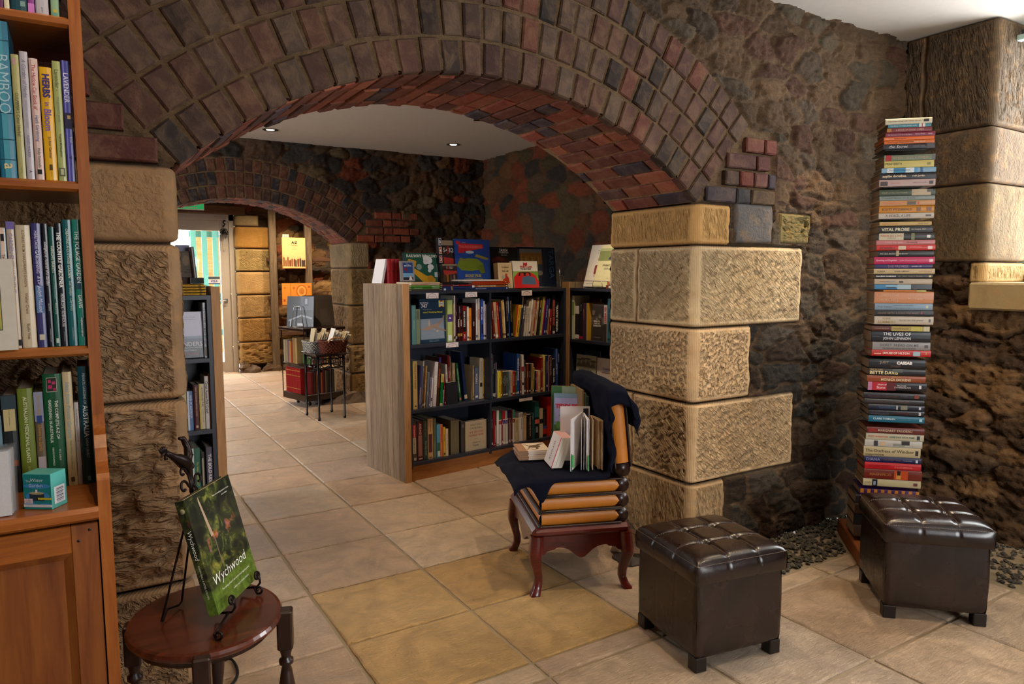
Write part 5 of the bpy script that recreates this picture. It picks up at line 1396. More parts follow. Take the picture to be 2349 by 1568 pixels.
shelf_row(MA, PA, AANG, .925, [
    (1180, 1189.5, 698, '#e3b53a', 7.4, (B(0, .97, '#cc2418', 0, .22), T('Enzo Ferrari', .1, .42, '#7a2a10', .4, .6, .005, .3), T('THE DRIVERS', .45, .9, '#5a3010', .3, .6))), (1189.8, 1192.6, 680, '#3a4a68', 7.4, (B(0, .28, '#d8d4d0'),)), (1193.2, 1199.4, 697, '#4b4650', 7.4, (T('RACE TO WIN', .05, .45, '#f0ece4', .6, .5, .04),)),
    (1201.2, 1206, 688, '#d8cdc4', 7.4, (T('MANX NORTON GIANT', .15, .7, '#2a2422', .4, .5, .03),)), (1206.2, 1211, 688, '#dcd2c8', 7.4, (T('MANX NORTON GIANT', .15, .7, '#2a2422', .4, .5, .03),)), (1211.2, 1215.4, 685, '#efe8e2', 7.4), (1215.8, 1221, 688, '#c4a48c', 7.4, (T('HOLDEN', .1, .5, '#b04030', .4),)), (1221.6, 1225, 688, '#a8452a', 7.4), (1225.4, 1230.4, 682, '#c3b294', 7.4, (T('ROLLS ROYCE', .2, .7, '#6a4a30', .4),)), (1231, 1236.4, 684, '#2c2420', 7.4, (B(.05, .25, '#d8a02c', .3, .7), T('Vintage Cars', .3, .5, '#e8e0d0', .4))),
    (1237, 1240.6, 680, '#a3b044', 7.4), (1241, 1245.4, 680, '#a81e3e', 7.4, (B(0, 1, '#e8d8dc', 0, .3),)), (1246.4, 1250.8, 684, '#2f2f86', 7.4), (1251.2, 1253.6, 683, '#3c3c48', 7.4), (1254.2, 1259, 708, '#a9764c', 4, (B(0, .3, '#b8b0b0'),)), (1260, 1265, 709, '#8f1e1a', 3, (T('Racer', .3, .55, '#f0e0d0', .4), B(.65, .85, '#b8924a', .3, .7)))],
    'top-right shelf, right-leaning group', 'racing books on the top-right shelf of the two-bay bookcase', seed=4)
shelf_row(MA, PA, AANG, .925, [
    (1267.2, 1274, 675, '#26222a', 0, (T('MERCEDES BENZ', .02, .9, '#b85a48', .7, .5, .05), B(.92, .98, '#c8c4c0', .1, .9))), (1274.6, 1283.6, 692, '#15161f', 0, (T('TRAFFIC DESIGN', .05, .97, '#e8e6e0', .5, .4, .02),))],
    'right end of top-right shelf', 'design books on the top-right shelf of the two-bay bookcase', seed=5)
shelf_row(MA, PA, AANG, .485, [
    (941.2, 947.3, 826, '#1f5566', 0, (T('Model Planes', .3, .65, '#a8b0a0', .6),)), (948, 958.6, 828, '#c7a66a', 0, (B(0, 1, '#c79a2e', 0, .12), T('WINGS OVER DORSET', .05, .58, '#4a3a28', .5, .55), B(.92, .95, '#4a3018', .4, .7))), (959.6, 966, 839, '#45486e', 4.5, (B(.5, .9, '#9a8890', .1, .5),)), (966.4, 968.4, 829, '#e8e2d8', 4.5), (969, 972, 856, '#6a4426', 4.5), (972.6, 975.8, 839, '#b28c56', 4.5), (976.8, 982.6, 854, '#6b7078', 4.5, (T('GLIDERS', .4, .8, '#d8dce0', .3),)),
    (983.4, 986.6, 867, '#7d7aa0', 4.5), (987.6, 991.8, 867, '#dcd4dc', 4.5, (B(.68, .8, '#4a3a44', .2, .8),)), (992.4, 1000.8, 830, '#d2ccd2', 4.5, (T('ELECTRICITY', .3, .74, '#f6f2e4', .6, .5, .04),)), (1001.4, 1006.4, 820, '#4a2c1c', 4.5, (T('PROUD STEAMING', .1, .75, '#c2542c', .7, .5, .03), B(.0, .1, '#33308a'))), (1008.4, 1014.6, 858, '#0f6a2c', 4.5, (B(0, .26, '#c9b870'), T('RAILWAY', .04, .24, '#4a4420', .3), B(.92, 1, '#c9b48a'))), (1015.4, 1017.4, 894, '#a8cce0', 4.5),
    (1021, 1023, 866, '#8a1a22', -2)],
    'middle-left shelf of two-bay bookcase', 'books on the middle-left shelf of the two-bay bookcase', seed=6)
shelf_row(MA, PA, AANG, .485, [
    (1024.4, 1029.4, 835, '#e2d6c8', -2, (B(.25, .4, '#6a4a38', .4, .6),)), (1030, 1035, 814, '#7a1a1c', -2), (1035.4, 1038.2, 817, '#9a7c5c', -2), (1038.8, 1045.6, 832, '#b89e7c', -1), ], 'behind bookend on middle-left shelf', 'railway books on the middle-left shelf of the two-bay bookcase', yoff=.075, depth=.13, seed=7)
shelf_row(MA, PA, AANG, .485, [
    (1053.6, 1059.6, 832, '#1f5a34', -6.5, (T('THE WORLD\'S GREAT RAILWAY JOURNEYS', .05, .84, '#d8e4d0', .4), B(.9, .96, '#d87060', .2, .8))), (1066.8, 1073.4, 805, '#1f2c52', -6.5, (B(.88, .96, '#c9b690'),)),
    (1085, 1088, 838, '#c8b088', 0), (1088.3, 1097.6, 841, '#5a6480', 0), (1098.4, 1107.2, 821, '#ddd0b4', 1, (T('ALONG PARALLEL LINES', .08, .55, '#7a5a38', .5, .5), B(.6, .7, '#2a2622', .2, .8))), (1107.5, 1109.8, 823, '#d8a84a', 1), (1110.2, 1114.6, 820, '#c8201e', 1, (B(0, 1, '#f0d8d8', 0, .16), T('AXLE', .45, .6, '#fff', .5)))],
    'behind bookend on middle-left shelf', 'railway books on the middle-left shelf of the two-bay bookcase', yoff=.075, depth=.13, seed=7)
shelf_row(MA, PA, AANG, .485, [
    (1126, 1129.6, 811, '#77737a', 0, (B(.1, .14, '#a02024'), T('MOTORING', .2, .6, '#2a2a2e', .6))), (1130, 1132, 815, '#3a4a48'), (1132.3, 1136, 815, '#1c1a20', 0, (T('AUSTIN', .1, .4, '#b8b4b0', .6), B(.88, .97, '#b8b4b0'))), (1136.8, 1140.6, 831, '#5c5468', 0, (B(.3, .9, '#a8a07c', .3, .6),)), (1140.9, 1148.4, 852, '#e8cf2c', 0, (B(0, 1, '#f4e468', 0, .3), T('PRIVATE MOTOR', .25, .8, '#6a5a1c', .4, .65))), (1148.6, 1153.3, 851, '#a06a24'), (1153.6, 1156.8, 852, '#3c5040'), (1157, 1161.2, 852, '#5a2c3c'), (1161.5, 1166.2, 852, '#3c6450'), (1166.5, 1170.8, 852, '#9298a8', 0, (T('STANDARD', .35, .75, '#3a3a40', .7),)), (1171, 1175.8, 851, '#d9b890'), (1176, 1182.2, 851, '#a81f1c'), (1182.5, 1186, 852, '#3f6a2c'),
    (1186.4, 1192, 811, '#2a57b4', 0, (T('VETERAN & VINTAGE', .1, .65, '#e8ecf2', .8, .6, .04), B(.92, .97, '#dfe6ee', .2, .9))), (1193, 1196.4, 838, '#8a5a4c'), (1196.7, 1202, 813, '#e9e4e2', -1, (B(.3, .42, '#b0364a'), B(.70, .76, '#3a3a3c', .1, .9))), (1203, 1207.2, 826, '#4a3a34'), (1207.4, 1212.6, 834, '#7d3a22'), (1212.9, 1216.6, 834, '#1f1818'), (1217.4, 1222, 834, '#bb9a66', 3), (1222.3, 1226.4, 843, '#8c8a2c', 2), (1227.6, 1229.8, 851, '#33265c'), (1230, 1233.6, 855, '#cc3c1c'), (1233.9, 1240.7, 850, '#d9bd8c', 0, (T('MOTORING AT', .2, .75, '#6a5030', .3),)), (1241, 1244.7, 820, '#9a1e20'), (1245, 1250.5, 814, '#d6c668', 0, (T('HISTORIC CARS', .1, .6, '#7a6a28', .5),)), (1250.9, 1257.2, 815, '#22264c', 0, (T('A Rolls Royce Motor Car', .05, .6, '#c8ccd8', .3), B(.82, .88, '#b8bcc8', .3, .7))), (1257.6, 1266.6, 816, '#381a20', 0, (B(0, 1, '#c89cb4', 0, .16), T('RACE CARS of the 1920s', .05, .55, '#d8c8c0', .45, .6))), (1267, 1273.6, 823, '#181c24', 0, (T('CLASSIC CARS', .3, .75, '#e4e6e4', .5, .5, .03),)), (1274, 1279.4, 800, '#27468e', 0, (B(0, .5, '#9aa4c4', 0, .2), T('BRITISH CARS', .3, .7, '#c8d4ec', .4))), (1279.8, 1283.8, 808, '#14131a', 0, (T('COUNTACH', .04, .26, '#d8d8dc', .5), B(.93, .96, '#d8d8dc', .2, .8)))],
    'middle-right shelf of two-bay bookcase', 'books on the middle-right shelf of the two-bay bookcase', seed=8)
shelf_row(MA, PA, AANG, .125, [
    (944.8, 957.4, 966, '#4a433e', 0, (B(.08, .4, '#b4202a', .2, .75), B(.4, .8, '#c9bda8', .2, .75), T('The Unknown', .1, .38, '#f0d8d0', .35, .48), T('SOLDIERS OF WAR', .42, .78, '#4a3a30', .35, .48), B(.9, .97, '#b8ac9a', .35, .8))), (958, 970.4, 965, '#5a1c1c', 0, (T('ANZACS', .06, .34, '#d8b8a8', .6, .5, .03), B(.36, .88, '#9a6a60', .1, .8), B(.93, .96, '#d8c8c0', .15, .85))), (970.8, 981.3, 962, '#22382e', 0, (T('Heart of Care', .04, .42, '#8a7458', .4), T('Patsy Adam-Smith', .5, .9, '#d8dcd0', .35, .5, 0, .3))), (982.4, 994.8, 960, '#d3a877', 0, (T('The Spearers', .04, .32, '#8a1f24', .55), B(.38, .84, '#5a2c34', .15, .8), B(.95, .97, '#4a2420', .2, .75))), (995.2, 1001.3, 959, '#6e7c62', 0, (T('Armies of Australia', .06, .7, '#3e4a36', .5),)), (1001.8, 1009.5, 973, '#4f9ac4', 0, (B(.55, .8, '#2c6a50'), B(.8, .97, '#c8d8c8', .2, .9))), (1010, 1016.5, 973, '#e2774e', 0, (T('THE DANCING SAILOR', .08, .55, '#7a1a1c', .6, .5, .03),)), (1017, 1021.8, 979, '#d9a62c'), (1022.2, 1028.4, 983, '#d8c29c', 0, (T('LIVES IN THE TRENCHES', .1, .85, '#5a4a3a', .35),)),
    (1035.7, 1054.5, 963, '#6a6148', 0, (T('WINSTON CHURCHILL', .54, .62, '#d8cc94', .25),)), (1058.6, 1066.8, 966, '#3f3a38', 0, (B(.1, .2, '#6a6460', .2, .8),))],
    'bottom-left shelf of two-bay bookcase', 'books on the bottom-left shelf of the two-bay bookcase', hard=True, depth=.19, seed=9)
PEN = lambda c1, c2: (B(0, .25, c1), B(.25, .27, '#f0ece4'), B(.27, .38, c2), T('CLASSIC', .28, .37, '#e8d8a8', .5), B(.92, .98, '#e8e2d4'))
shelf_row(MA, PA, AANG, .125, [
    (1127, 1131, 942, '#4a2a20'), (1131.4, 1136.4, 942, '#a3202a', 0, (B(.94, .96, '#d8a0a0'),)), (1136.7, 1139, 943, '#3a2c2c', 0, (B(.4, .9, '#c8b8b8'),)), (1139.3, 1144.6, 941, '#e8e2da', 0, (B(.94, .97, '#c03030', .2, .8),)), (1145, 1150.7, 943, '#d9d0c4', 0, PEN('#1f6a3c', '#a8222a')), (1151, 1153.4, 942, '#9c2448'), (1153.8, 1158.8, 942, '#d3c6b2', 0, PEN('#b8242a', '#2a2c7c')), (1159.2, 1163.5, 942, '#ddd6d0', 0, PEN('#a8a4a4', '#2c2e84')), (1163.8, 1166.2, 940, '#c0b4ac', 0, PEN('#2c2460', '#7a1c34')), (1166.5, 1169, 940, '#3a1a2c'), (1169.3, 1172.3, 940, '#d0c2ac', 0, PEN('#34204c', '#8c2430')), (1172.6, 1175, 940, '#6e1a24'), (1175.3, 1180.3, 939, '#dfd8cc', 0, PEN('#3a8a7c', '#8c1f2c')),
    (1181.4, 1190, 959, '#cdbb90', 0, (T('MERCEDES BENZ', .1, .6, '#5a4c30', .4),)), (1190.6, 1200.6, 946, '#e9e7ee', 0, (T('VINTAGE CARS', .2, .6, '#3a3a3c', .4, .7),)), (1200.8, 1208, 947, '#cfb894', 0, (T('TOYOTA', .02, .2, '#2a2420', .5, .5, .04), T('THE GREEN YEARS', .25, .6, '#b8542c', .4))), (1208.4, 1220.6, 950, '#251a1a', 0, (T('Automobiles of the World', .06, .85, '#e4dccc', .3, .6, .02), T('edited by', .2, .5, '#8a7a6a', .15, .3))), (1220.9, 1226, 947, '#1c5a66', 0, (T('FORD', .04, .25, '#9ab4a0', .6),)), (1226.4, 1236.4, 921, '#2f6a6a', 0, (B(.42, .48, '#26302e'), B(.48, .60, '#d8685c'), B(.6, 1, '#1c2222'), B(.68, .84, '#8a9490', .2, .7))), (1236.8, 1244.6, 936, '#c9b898', 0, (B(.36, .52, '#20242c'),)), (1244.9, 1254.2, 939, '#231f28', 0, (T('THE CAR AND THE', .1, .55, '#8a5a50', .3), B(.6, .7, '#3a56a8'), B(.7, .9, '#c2302c'))), (1254.8, 1265.8, 910, '#c7301c', 0, (B(.2, .24, '#c7301c'),)), (1266, 1270.6, 911, '#b8742c'), (1271.2, 1278.2, 916, '#2e2420', 0, (B(0, .1, '#c9ae7c'), B(.14, .3, '#8a8070', .2, .8), T('The First Vroom', .35, .8, '#b0a08c', .4))), (1278.5, 1283.4, 921, '#c6ae80', 0, (T('VINTAGE & THE CARS', .1, .85, '#4a3a24', .5),))],
    'bottom-right shelf of two-bay bookcase', 'books on the bottom-right shelf of the two-bay bookcase', depth=.17, seed=10)

def face(name, label, cat, x0, x1, y0, y1, P, ang, yoff, tilt, cols, decos, mat='gloss_cover', d=.02, z=None, group=None, mw0=None, pages='#e9dfc8'):
    """a face-out book whose outline is read off the photograph; tilt leans it back"""
    Pn = (P[0]-math.sin(ang)*yoff, P[1]+math.cos(ang)*yoff)
    a = at_plane(x0, y1, Pn, ang); b = at_plane(x1, y1, Pn, ang); c = at_plane((x0+x1)/2, y0, Pn, ang)
    zz = z if z is not None else a[1]; h = (c[1]-zz)/math.cos(R_(tilt)); w = b[0]-a[0]
    base = Matrix.Translation((P[0], P[1], 0)) @ Matrix.Rotation(ang, 4, 'Z')
    mw = base @ Matrix.Translation((a[0], yoff, zz+.0008+d*math.sin(R_(tilt)))) @ Matrix.Rotation(R_(-tilt), 4, 'X')
    return slab(name, label, cat, w, h, d, mw, cols, decos, mat, group, pages)
rnd = random.Random(4)
plane_art = [('r', .0, .88, .08, .55, '#8796a8'), ('p', [(.02, .30), (.25, .38), (.62, .44), (.80, .52), (.86, .62), (.90, .60), (.84, .50), (.64, .36), (.28, .29)], '#a58c7c'), ('p', [(.30, .38), (.36, .38), (.34, .52), (.30, .50)], '#b8a494'), ('p', [(.42, .36), (.92, .24), (.94, .27), (.52, .38)], '#9c8474'), ('e', .62, .26, .04, .02, '#c8b8a8'), ('e', .5, .3, .03, .02, '#b0a090')]
face('book', 'navy aircraft workshop manual standing face out on the upper shelf', 'book', 965.6, 1027.4, 686, 785, PA, AANG, .05, 3, ['#1d3146', '#16283a'],
     [('r', 0, .93, 0, 1, '#203a52')]+plane_art+[('t', 'BOEING', .02, .32, .915, .05, '#c9c4c8'), ('t', '747', .02, .32, .84, .085, '#e4dedf', 0, .03), ('t', '1970 onwards (all marks)', .05, .50, .76, .022, '#b8bcc4'), ('t', 'wners\' Workshop Manual', .03, .90, .695, .05, '#d9cf3a', 0, .03), ('r', .70, .90, .81, .96, '#d8d23c'), ('r', .76, .84, .93, .96, '#b8202c'), ('r', .76, .84, .81, .84, '#b8202c'), ('e', .80, .885, .085, .05, '#d8d8dc'), ('t', 'Haynes', .73, .87, .885, .03, '#2a2a30', 0, .02), ('t', 'An insight into owning, flying and', .2, .75, .055, .018, '#a8b8cc'), ('t', 'maintaining a commercial aircraft', .2, .75, .028, .018, '#a8b8cc')], z=.925)
face('book', 'small black book used as a bookend on the middle-left shelf', 'book', 1024.6, 1050.5, 876, 927, PA, AANG, .03, 0, ['#1c1a22', '#26242c'], [], 'matt_cover', d=.03, z=.485)
face('book', 'cream war history volume standing face out at the right of the bottom-left shelf', 'book', 1068, 1116, 964, 1036, PA, AANG, .035, 0, ['#b4a184', '#b09a74'],
     [('r', 0, 1, 0, 1, '#b9a587'), ('t', 'WINSTON S.', .12, .88, .86, .06, '#5c5c50'), ('t', 'CHURCHILL', .12, .88, .75, .07, '#5c5c50'), ('t', 'THE SECOND', .08, .92, .62, .07, '#a83a34'), ('t', 'WORLD WAR', .08, .92, .51, .07, '#a83a34'), ('t', 'VOLUME VI', .3, .68, .38, .02, '#5c5c50'), ('t', 'Triumph and', .16, .86, .26, .06, '#4c4c44', .2), ('t', 'Tragedy', .3, .68, .16, .07, '#4c4c44', .2)], 'matt_cover', z=.125, d=.035)
# paper shelf labels
def shelf_card(x0, x1, y0, y1, word, label, two=None):
    ang = AANG; a = at_plane(x0, y1, PA, ang); b = at_plane(x1, y0, PA, ang); w = b[0]-a[0]; h = b[1]-a[1]
    base = Matrix.Translation((PA[0], PA[1], 0)) @ Matrix.Rotation(ang, 4, 'Z') @ Matrix.Translation((a[0], -.0015, a[1]))
    mb = MB(); mb.box(0, w, -.001, 0, 0, h, '#e2d6d8'); F = lambda x, z: frame((1, 0, 0), (0, 0, 1), (0, -1, 0), (x, -.0016, z))
    if two: mb.text(two[0], F(w/2, h*.7), w*.8, h*.2, '#8a5058', bold=.02); mb.text(two[1], F(w/2, h*.28), w*.85, h*.2, '#8a5058', bold=.02)
    else:
        arc = [(w*.18, h*.2), (w*.2, h*.55), (w*.35, h*.78), (w*.5, h*.84), (w*.65, h*.78), (w*.8, h*.55), (w*.82, h*.2)]
        mb.tube([(x, -.0016, z) for x, z in arc], h*.022, 4, '#1c1418'); mb.tube([(w*.1, -.0016, h*.14), (w*.2, -.0016, h*.2)], h*.03, 4, '#1c1418'); mb.tube([(w*.9, -.0016, h*.14), (w*.8, -.0016, h*.2)], h*.03, 4, '#1c1418')
        mb.tube([(w*.5, -.0016, h*.80), (w*.5, -.0016, h*.9)], h*.03, 4, '#1c1418'); mb.text(word, F(w/2, h*.36), w*.5, h*.24, '#9a6a74')
    tag(mb.build('shelf_card', 'paper', mw=base), label, 'label', 'white shelf cards on the two-bay bookcase')
shelf_card(977, 1005.5, 671, 684.5, 'aviation', 'white shelf card reading aviation under the top board')
shelf_card(1067, 1094, 669, 681.5, 'bikes', 'white shelf card reading bikes under the top board')
shelf_card(1023, 1051, 784, 797, 'rail', 'white shelf card reading rail below the workshop manual')
shelf_card(1196, 1220, 665.5, 678, 'cars', 'white shelf card reading cars under the top board')
shelf_card(1191, 1221, 910, 921, '', 'white two-line shelf card on the edge of the middle-right shelf', ('more car manuals', 'in storage - just ask'))

# ---- on top of the two-bay bookcase
ZT = 1.283
def flat_book(mwb, s0, s1, y, z, t, d, col, label, dec=(), group=None, mat='gloss_cover', rz=0, parts=False):
    """a book lying flat with its spine to the front: x is its length"""
    mw = mwb @ Matrix.Translation((s1, y, z)) @ Matrix.Rotation(R_(rz), 4, 'Z') @ frame((0, 0, 1), (0, 1, 0), (-1, 0, 0))
    return book(mw, t, s1-s0, d, col, dec, label, group, hard=False, mat=mat, parts=parts)
def sA(x, yoff=.04): return at_plane(x, 660, (PA[0]-math.sin(AANG)*yoff, PA[1]+math.cos(AANG)*yoff), AANG)[0]
z = ZT
for k, (t_, col, x0, x1, lb, dec) in enumerate(((.011, '#4c4434', 938, 1003, 'dark brown flat book, lowest under the green pair', ()), (.013, '#3f7a24', 938, 1006, 'green flat book lying below its brighter twin', (T('GARDEN RAILWAYS', .1, .4, '#e0ecd0', .4), B(.7, .95, '#d8e8c8', .3, .5))), (.011, '#4c8a2a', 938, 1006, 'bright green flat book under the cream pair', (B(.7, .95, '#e8f0dc', .3, .5),)),
        (.010, '#cfae90', 939, 1004, 'cream flat book above the bright green one', (T('THE STEAM ENGINE', .1, .8, '#b8604a', .5),)), (.009, '#d8bc9c', 939, 1004, 'pale cream flat book topmost of the left pile', (T('RAILWAY RELICS', .2, .9, '#b06a50', .5),)))):
    flat_book(MA, sA(x0), sA(x1), .012+.003*(k % 2), z, t_, .20, col, lb+' on the two-bay bookcase', dec, 'flat books on top of the two-bay bookcase'); z += t_+.0004
z = ZT
for k, (t_, col, x0, x1, lb, dec) in enumerate(((.013, '#24335e', 1009, 1077, 'navy flat book, lowest of the middle pile', (B(.3, .34, '#b88a50'), B(.05, .12, '#c8ccd4'))), (.013, '#2a3c6c', 1009, 1077, 'blue flat book second up in the middle pile', (B(.3, .34, '#b88a50'),)), (.012, '#9c2320', 1010, 1076, 'red and maroon flat book third up in the middle pile', (B(0, .5, '#5a2430'), T('MOTOR SPORT', .3, .6, '#e0c0b0', .4))), (.010, '#1c1a20', 1010, 1070, 'black flat book topmost of the middle pile', ()))):
    flat_book(MA, sA(x0), sA(x1), .010+.003*(k % 2), z, t_, .20, col, lb+' on the two-bay bookcase', dec, 'flat books on top of the two-bay bookcase'); z += t_+.0004
z = ZT
for k, (t_, col, x0, x1, lb, dec) in enumerate(((.016, '#1f2f6a', 1079, 1161, 'navy flat book, lowest under the orange-brown books', (T('Motor Racers & Scientists', .05, .4, '#b8c4e0', .4), B(.93, .96, '#e8ecf4', .3, .7))), (.017, '#8f5c34', 1078, 1160, 'brown flat book about bicycles in the right pile', (B(0, .06, '#e8e0dc'), T('THE BICYCLE IN WARTIME', .1, .7, '#e8dcc0', .6, .5, .02), B(.94, .97, '#f0e8d8', .3, .7))),
        (.013, '#a63c1c', 1078, 1160, 'orange-red flat book in the right pile', (B(.95, .97, '#f0e8d8', .3, .7),)), (.013, '#b04422', 1078, 1158, 'rust flat book above the orange-red one', (B(.95, .97, '#f0e8d8', .3, .7),)), (.011, '#d8cfc8', 1056, 1142, 'white flat book topmost of the right pile', ()))):
    flat_book(MA, sA(x0), sA(x1), .010+.003*(k % 2), z, t_, .19, col, lb+' on the two-bay bookcase', dec, 'flat books on top of the two-bay bookcase'); z += t_+.0004
G2 = 'books displayed on top of the two-bay bookcase'
for i in range(3):
    x0 = 890.5+10.2*i; s0 = at_plane(x0, 640, (PA[0]-math.sin(AANG)*.09, PA[1]+math.cos(AANG)*.09), AANG)[0]
    # the red set stands on the broad top of the end panel and rear shelving
    book(Matrix.Translation((PA[0], PA[1], 0)) @ Matrix.Rotation(AANG, 4, 'Z') @ Matrix.Translation((.004+.0315*i, .30, ZT+.0005)), .031, .215, .15, '#b8242a', (T('HISTORY', .1, .16, '#5a1010', .7), T('MOTOR CAR', .3, .8, '#6a1414', .3), B(.0, .01, '#d84a48')), 'scarlet book, '+ORD[i]+' of the three-volume set at the left top of the bookcase', 'scarlet volumes on top of the two-bay bookcase')
for i in range(3):
    mw = MA @ Matrix.Translation((-.040+.006*i, .30, ZT+.048)) @ Matrix.Rotation(R_(12), 4, 'Y')
    o = MB().box(0, .004, 0, .14, 0, .17, '#e4e0e4').build('booklet', 'paper', mw=mw); tag(o, 'thin white booklet leaning against the scarlet volumes on the bookcase', 'booklet', 'thin white booklets by the scarlet volumes')
face('book', 'grey and blue boys mechanic book with a kite on its cover', 'book', 921.5, 952, 599, 650, PA, AANG, .15, 4, ['#8f8a8c', '#7c787a'], [('r', .14, .88, .06, .92, '#2c4a86'), ('r', .14, .88, .06, .40, '#6fa0c8'), ('r', .14, .88, .06, .20, '#1c2430'), ('t', 'The Boy', .2, .82, .84, .05, '#e8e8f0'), ('t', 'MECHANIC', .18, .84, .76, .06, '#e8e8f0', 0, .02), ('p', [(.16, .62), (.42, .68), (.40, .46)], '#8a2430'), ('e', .66, .24, .07, .035, '#e0a888'), ('p', [(.55, .06), (.82, .06), (.74, .20), (.60, .20)], '#d8d0d0')], z=ZT+.06, d=.02)
trains = [('r', 0, 1, 0, 1, '#2a5a48'), ('p', [(.0, .22), (.5, .05), (.62, 0), (.0, 0)], '#9aa49c'), ('p', [(.04, .70), (.30, .62), (.34, .78), (.12, .84)], '#d0982c'), ('p', [(.05, .60), (.30, .40), (.55, .16), (.85, .10), (.86, .30), (.60, .38), (.30, .56), (.1, .66)], '#d9a028'), ('e', .72, .30, .10, .09, '#c88c20'), ('e', .62, .85, .09, .09, '#e8e4e0'), ('e', .70, .80, .10, .10, '#e8e4e0'), ('e', .60, .76, .07, .07, '#ddd8d4'), ('e', .74, .62, .09, .08, '#e4e0dc'), ('e', .70, .52, .05, .05, '#dcd8d4'), ('e', .40, .62, .08, .08, '#8a9a94'), ('r', .84, .99, .34, .48, '#c8ccc4'), ('r', .92, .94, .05, .7, '#d8d8d0'), ('p', [(.1, .3), (.4, .2), (.42, .24), (.12, .35)], '#3a3a34'), ('t', 'RAILWAY RIBALDRY', .06, .96, .92, .085, '#ece6da', 0, .03)]
face('book', 'green railway cartoon book with yellow engines on its cover', 'book', 932, 1011, 581, 655, PA, AANG, .215, 6, ['#24483c', '#1c2c3c'], trains, z=ZT, d=.02)
tb = lambda: [('r', .0, 1, 0, 1, '#3a2a26'), ('r', .0, 1, .9, 1, '#9a8468'), ('t', '54321', .06, .94, .80, .14, '#c9c4bc', 0, .02), ('r', .34, .48, .72, .88, '#8a2c20'), ('p', [(.06, .66), (.98, .62), (.98, .48), (.14, .38)], '#b83a30'), ('r', .05, .2, .02, .4, '#5a3c28'), ('r', .26, .4, .02, .45, '#a8662c'), ('r', .5, .62, .0, .42, '#6a4a38'), ('r', .72, .84, .0, .4, '#8a7868'), ('e', .9, .1, .08, .05, '#c8c4c0')]
face('book', 'tall countdown picture book with a spine of numbered squares, behind its twin', 'book', 1019, 1050, 552, 630, PA, AANG, .20, 5, ['#3a2a26', '#1c1a1c'], tb(), z=ZT, d=.03, group=G2)
face('book', 'countdown picture book standing in front of its taller twin', 'book', 1016, 1050, 606, 662, PA, AANG, .155, 4, ['#3a2a26', '#1c1a1c'], tb(), z=ZT+.05, d=.022, group=G2)
mwx = MA @ Matrix.Translation((sA(1009.5, .19), .185, ZT+.054)) @ Matrix.Rotation(R_(-5), 4, 'X')
mb = MB(); mb.rbox(0, .030, 0, .03, 0, .315, .001, '#1a181a')
for i, (ch, c) in enumerate((('5', '#3c3c4c'), ('4', '#c2602c'), ('3', '#a82c2c'), ('2', '#34524c'), ('1', '#8a2c28'))):
    zz = .285-.062*i; mb.add([(.003, -.0006, zz-.026), (.027, -.0006, zz-.024), (.027, -.0006, zz+.027), (.003, -.0006, zz+.025)], [(0, 1, 2, 3)], '#dcd8d4'); mb.add([(.006, -.0009, zz-.021), (.024, -.0009, zz-.021), (.024, -.0009, zz+.022), (.006, -.0009, zz+.022)], [(0, 1, 2, 3)], c)
    mb.text(ch, frame((1, 0, 0), (0, 0, 1), (0, -1, 0), (.015, -.0013, zz)), .014, .034, '#f2efe8', bold=.03)
tag(mb.build('book', 'gloss_cover', mw=mwx), 'upright spine with the digits five to one on separate tiles', 'book', G2)
face('book', 'large blue annual with red lettering and a plain green aircraft', 'book', 1047, 1127, 549, 650, PA, AANG, .185, 5, ['#2b4a96', '#20366e'],
     [('r', 0, 1, 0, 1, '#2f52a2'), ('r', 0, 1, .55, 1, '#2a4690'), ('t', 'CLASSIC', .18, .34, .92, .022, '#c9a85a'), ('p', [(.04, .95), (.16, .95), (.16, .90), (.80, .89), (.82, .80), (.40, .73), (.26, .72), (.26, .68), (.10, .68), (.10, .88), (.05, .88)], '#c22c30'), ('t', 'THUNDERBIRDS', .12, .78, .825, .085, '#e06a60', 0, .03), ('e', .42, .70, .12, .035, '#b8c0cc'), ('p', [(.04, .38), (.10, .50), (.34, .56), (.62, .55), (.78, .44), (.70, .30), (.44, .26), (.16, .28)], '#7c8c2c'), ('p', [(.55, .60), (.60, .66), (.96, .56), (.90, .52)], '#94883c'), ('p', [(.60, .34), (.78, .44), (.84, .22), (.72, .20)], '#6c7c26'), ('p', [(.10, .52), (.14, .57), (.36, .52), (.30, .50)], '#8c7c34'), ('t', 'SECRET FILES', .1, .86, .155, .06, '#c9ba5c', 0, .03), ('t', 'THE INSIDE STORY OF', .2, .74, .105, .018, '#b8a850'), ('t', 'INTERNATIONAL RESCUE', .03, .93, .07, .034, '#c9ba5c', 0, .02)], z=ZT+.048, d=.012, group=G2)
face('book', 'black rally book with white lettering over a red car, behind the small cream one', 'book', 1127.5, 1191, 567, 660, PA, AANG, .20, 5, ['#101014', '#0c0c10'],
     [('t', 'TARGA', .22, .76, .92, .07, '#f0eeee', .25, .04), ('t', 'TASMANIA', .24, .74, .855, .05, '#e0dcdc', 0, .01), ('t', '1992-1993', .30, .68, .785, .035, '#d0ccd0', 0, .01), ('p', [(.02, .60), (.10, .70), (.30, .76), (.50, .72), (.72, .62), (.8, .56)], '#4a1418'), ('p', [(.15, .66), (.3, .74), (.48, .70), (.5, .62)], '#6a2020')], z=ZT+.03, d=.014, group=G2)
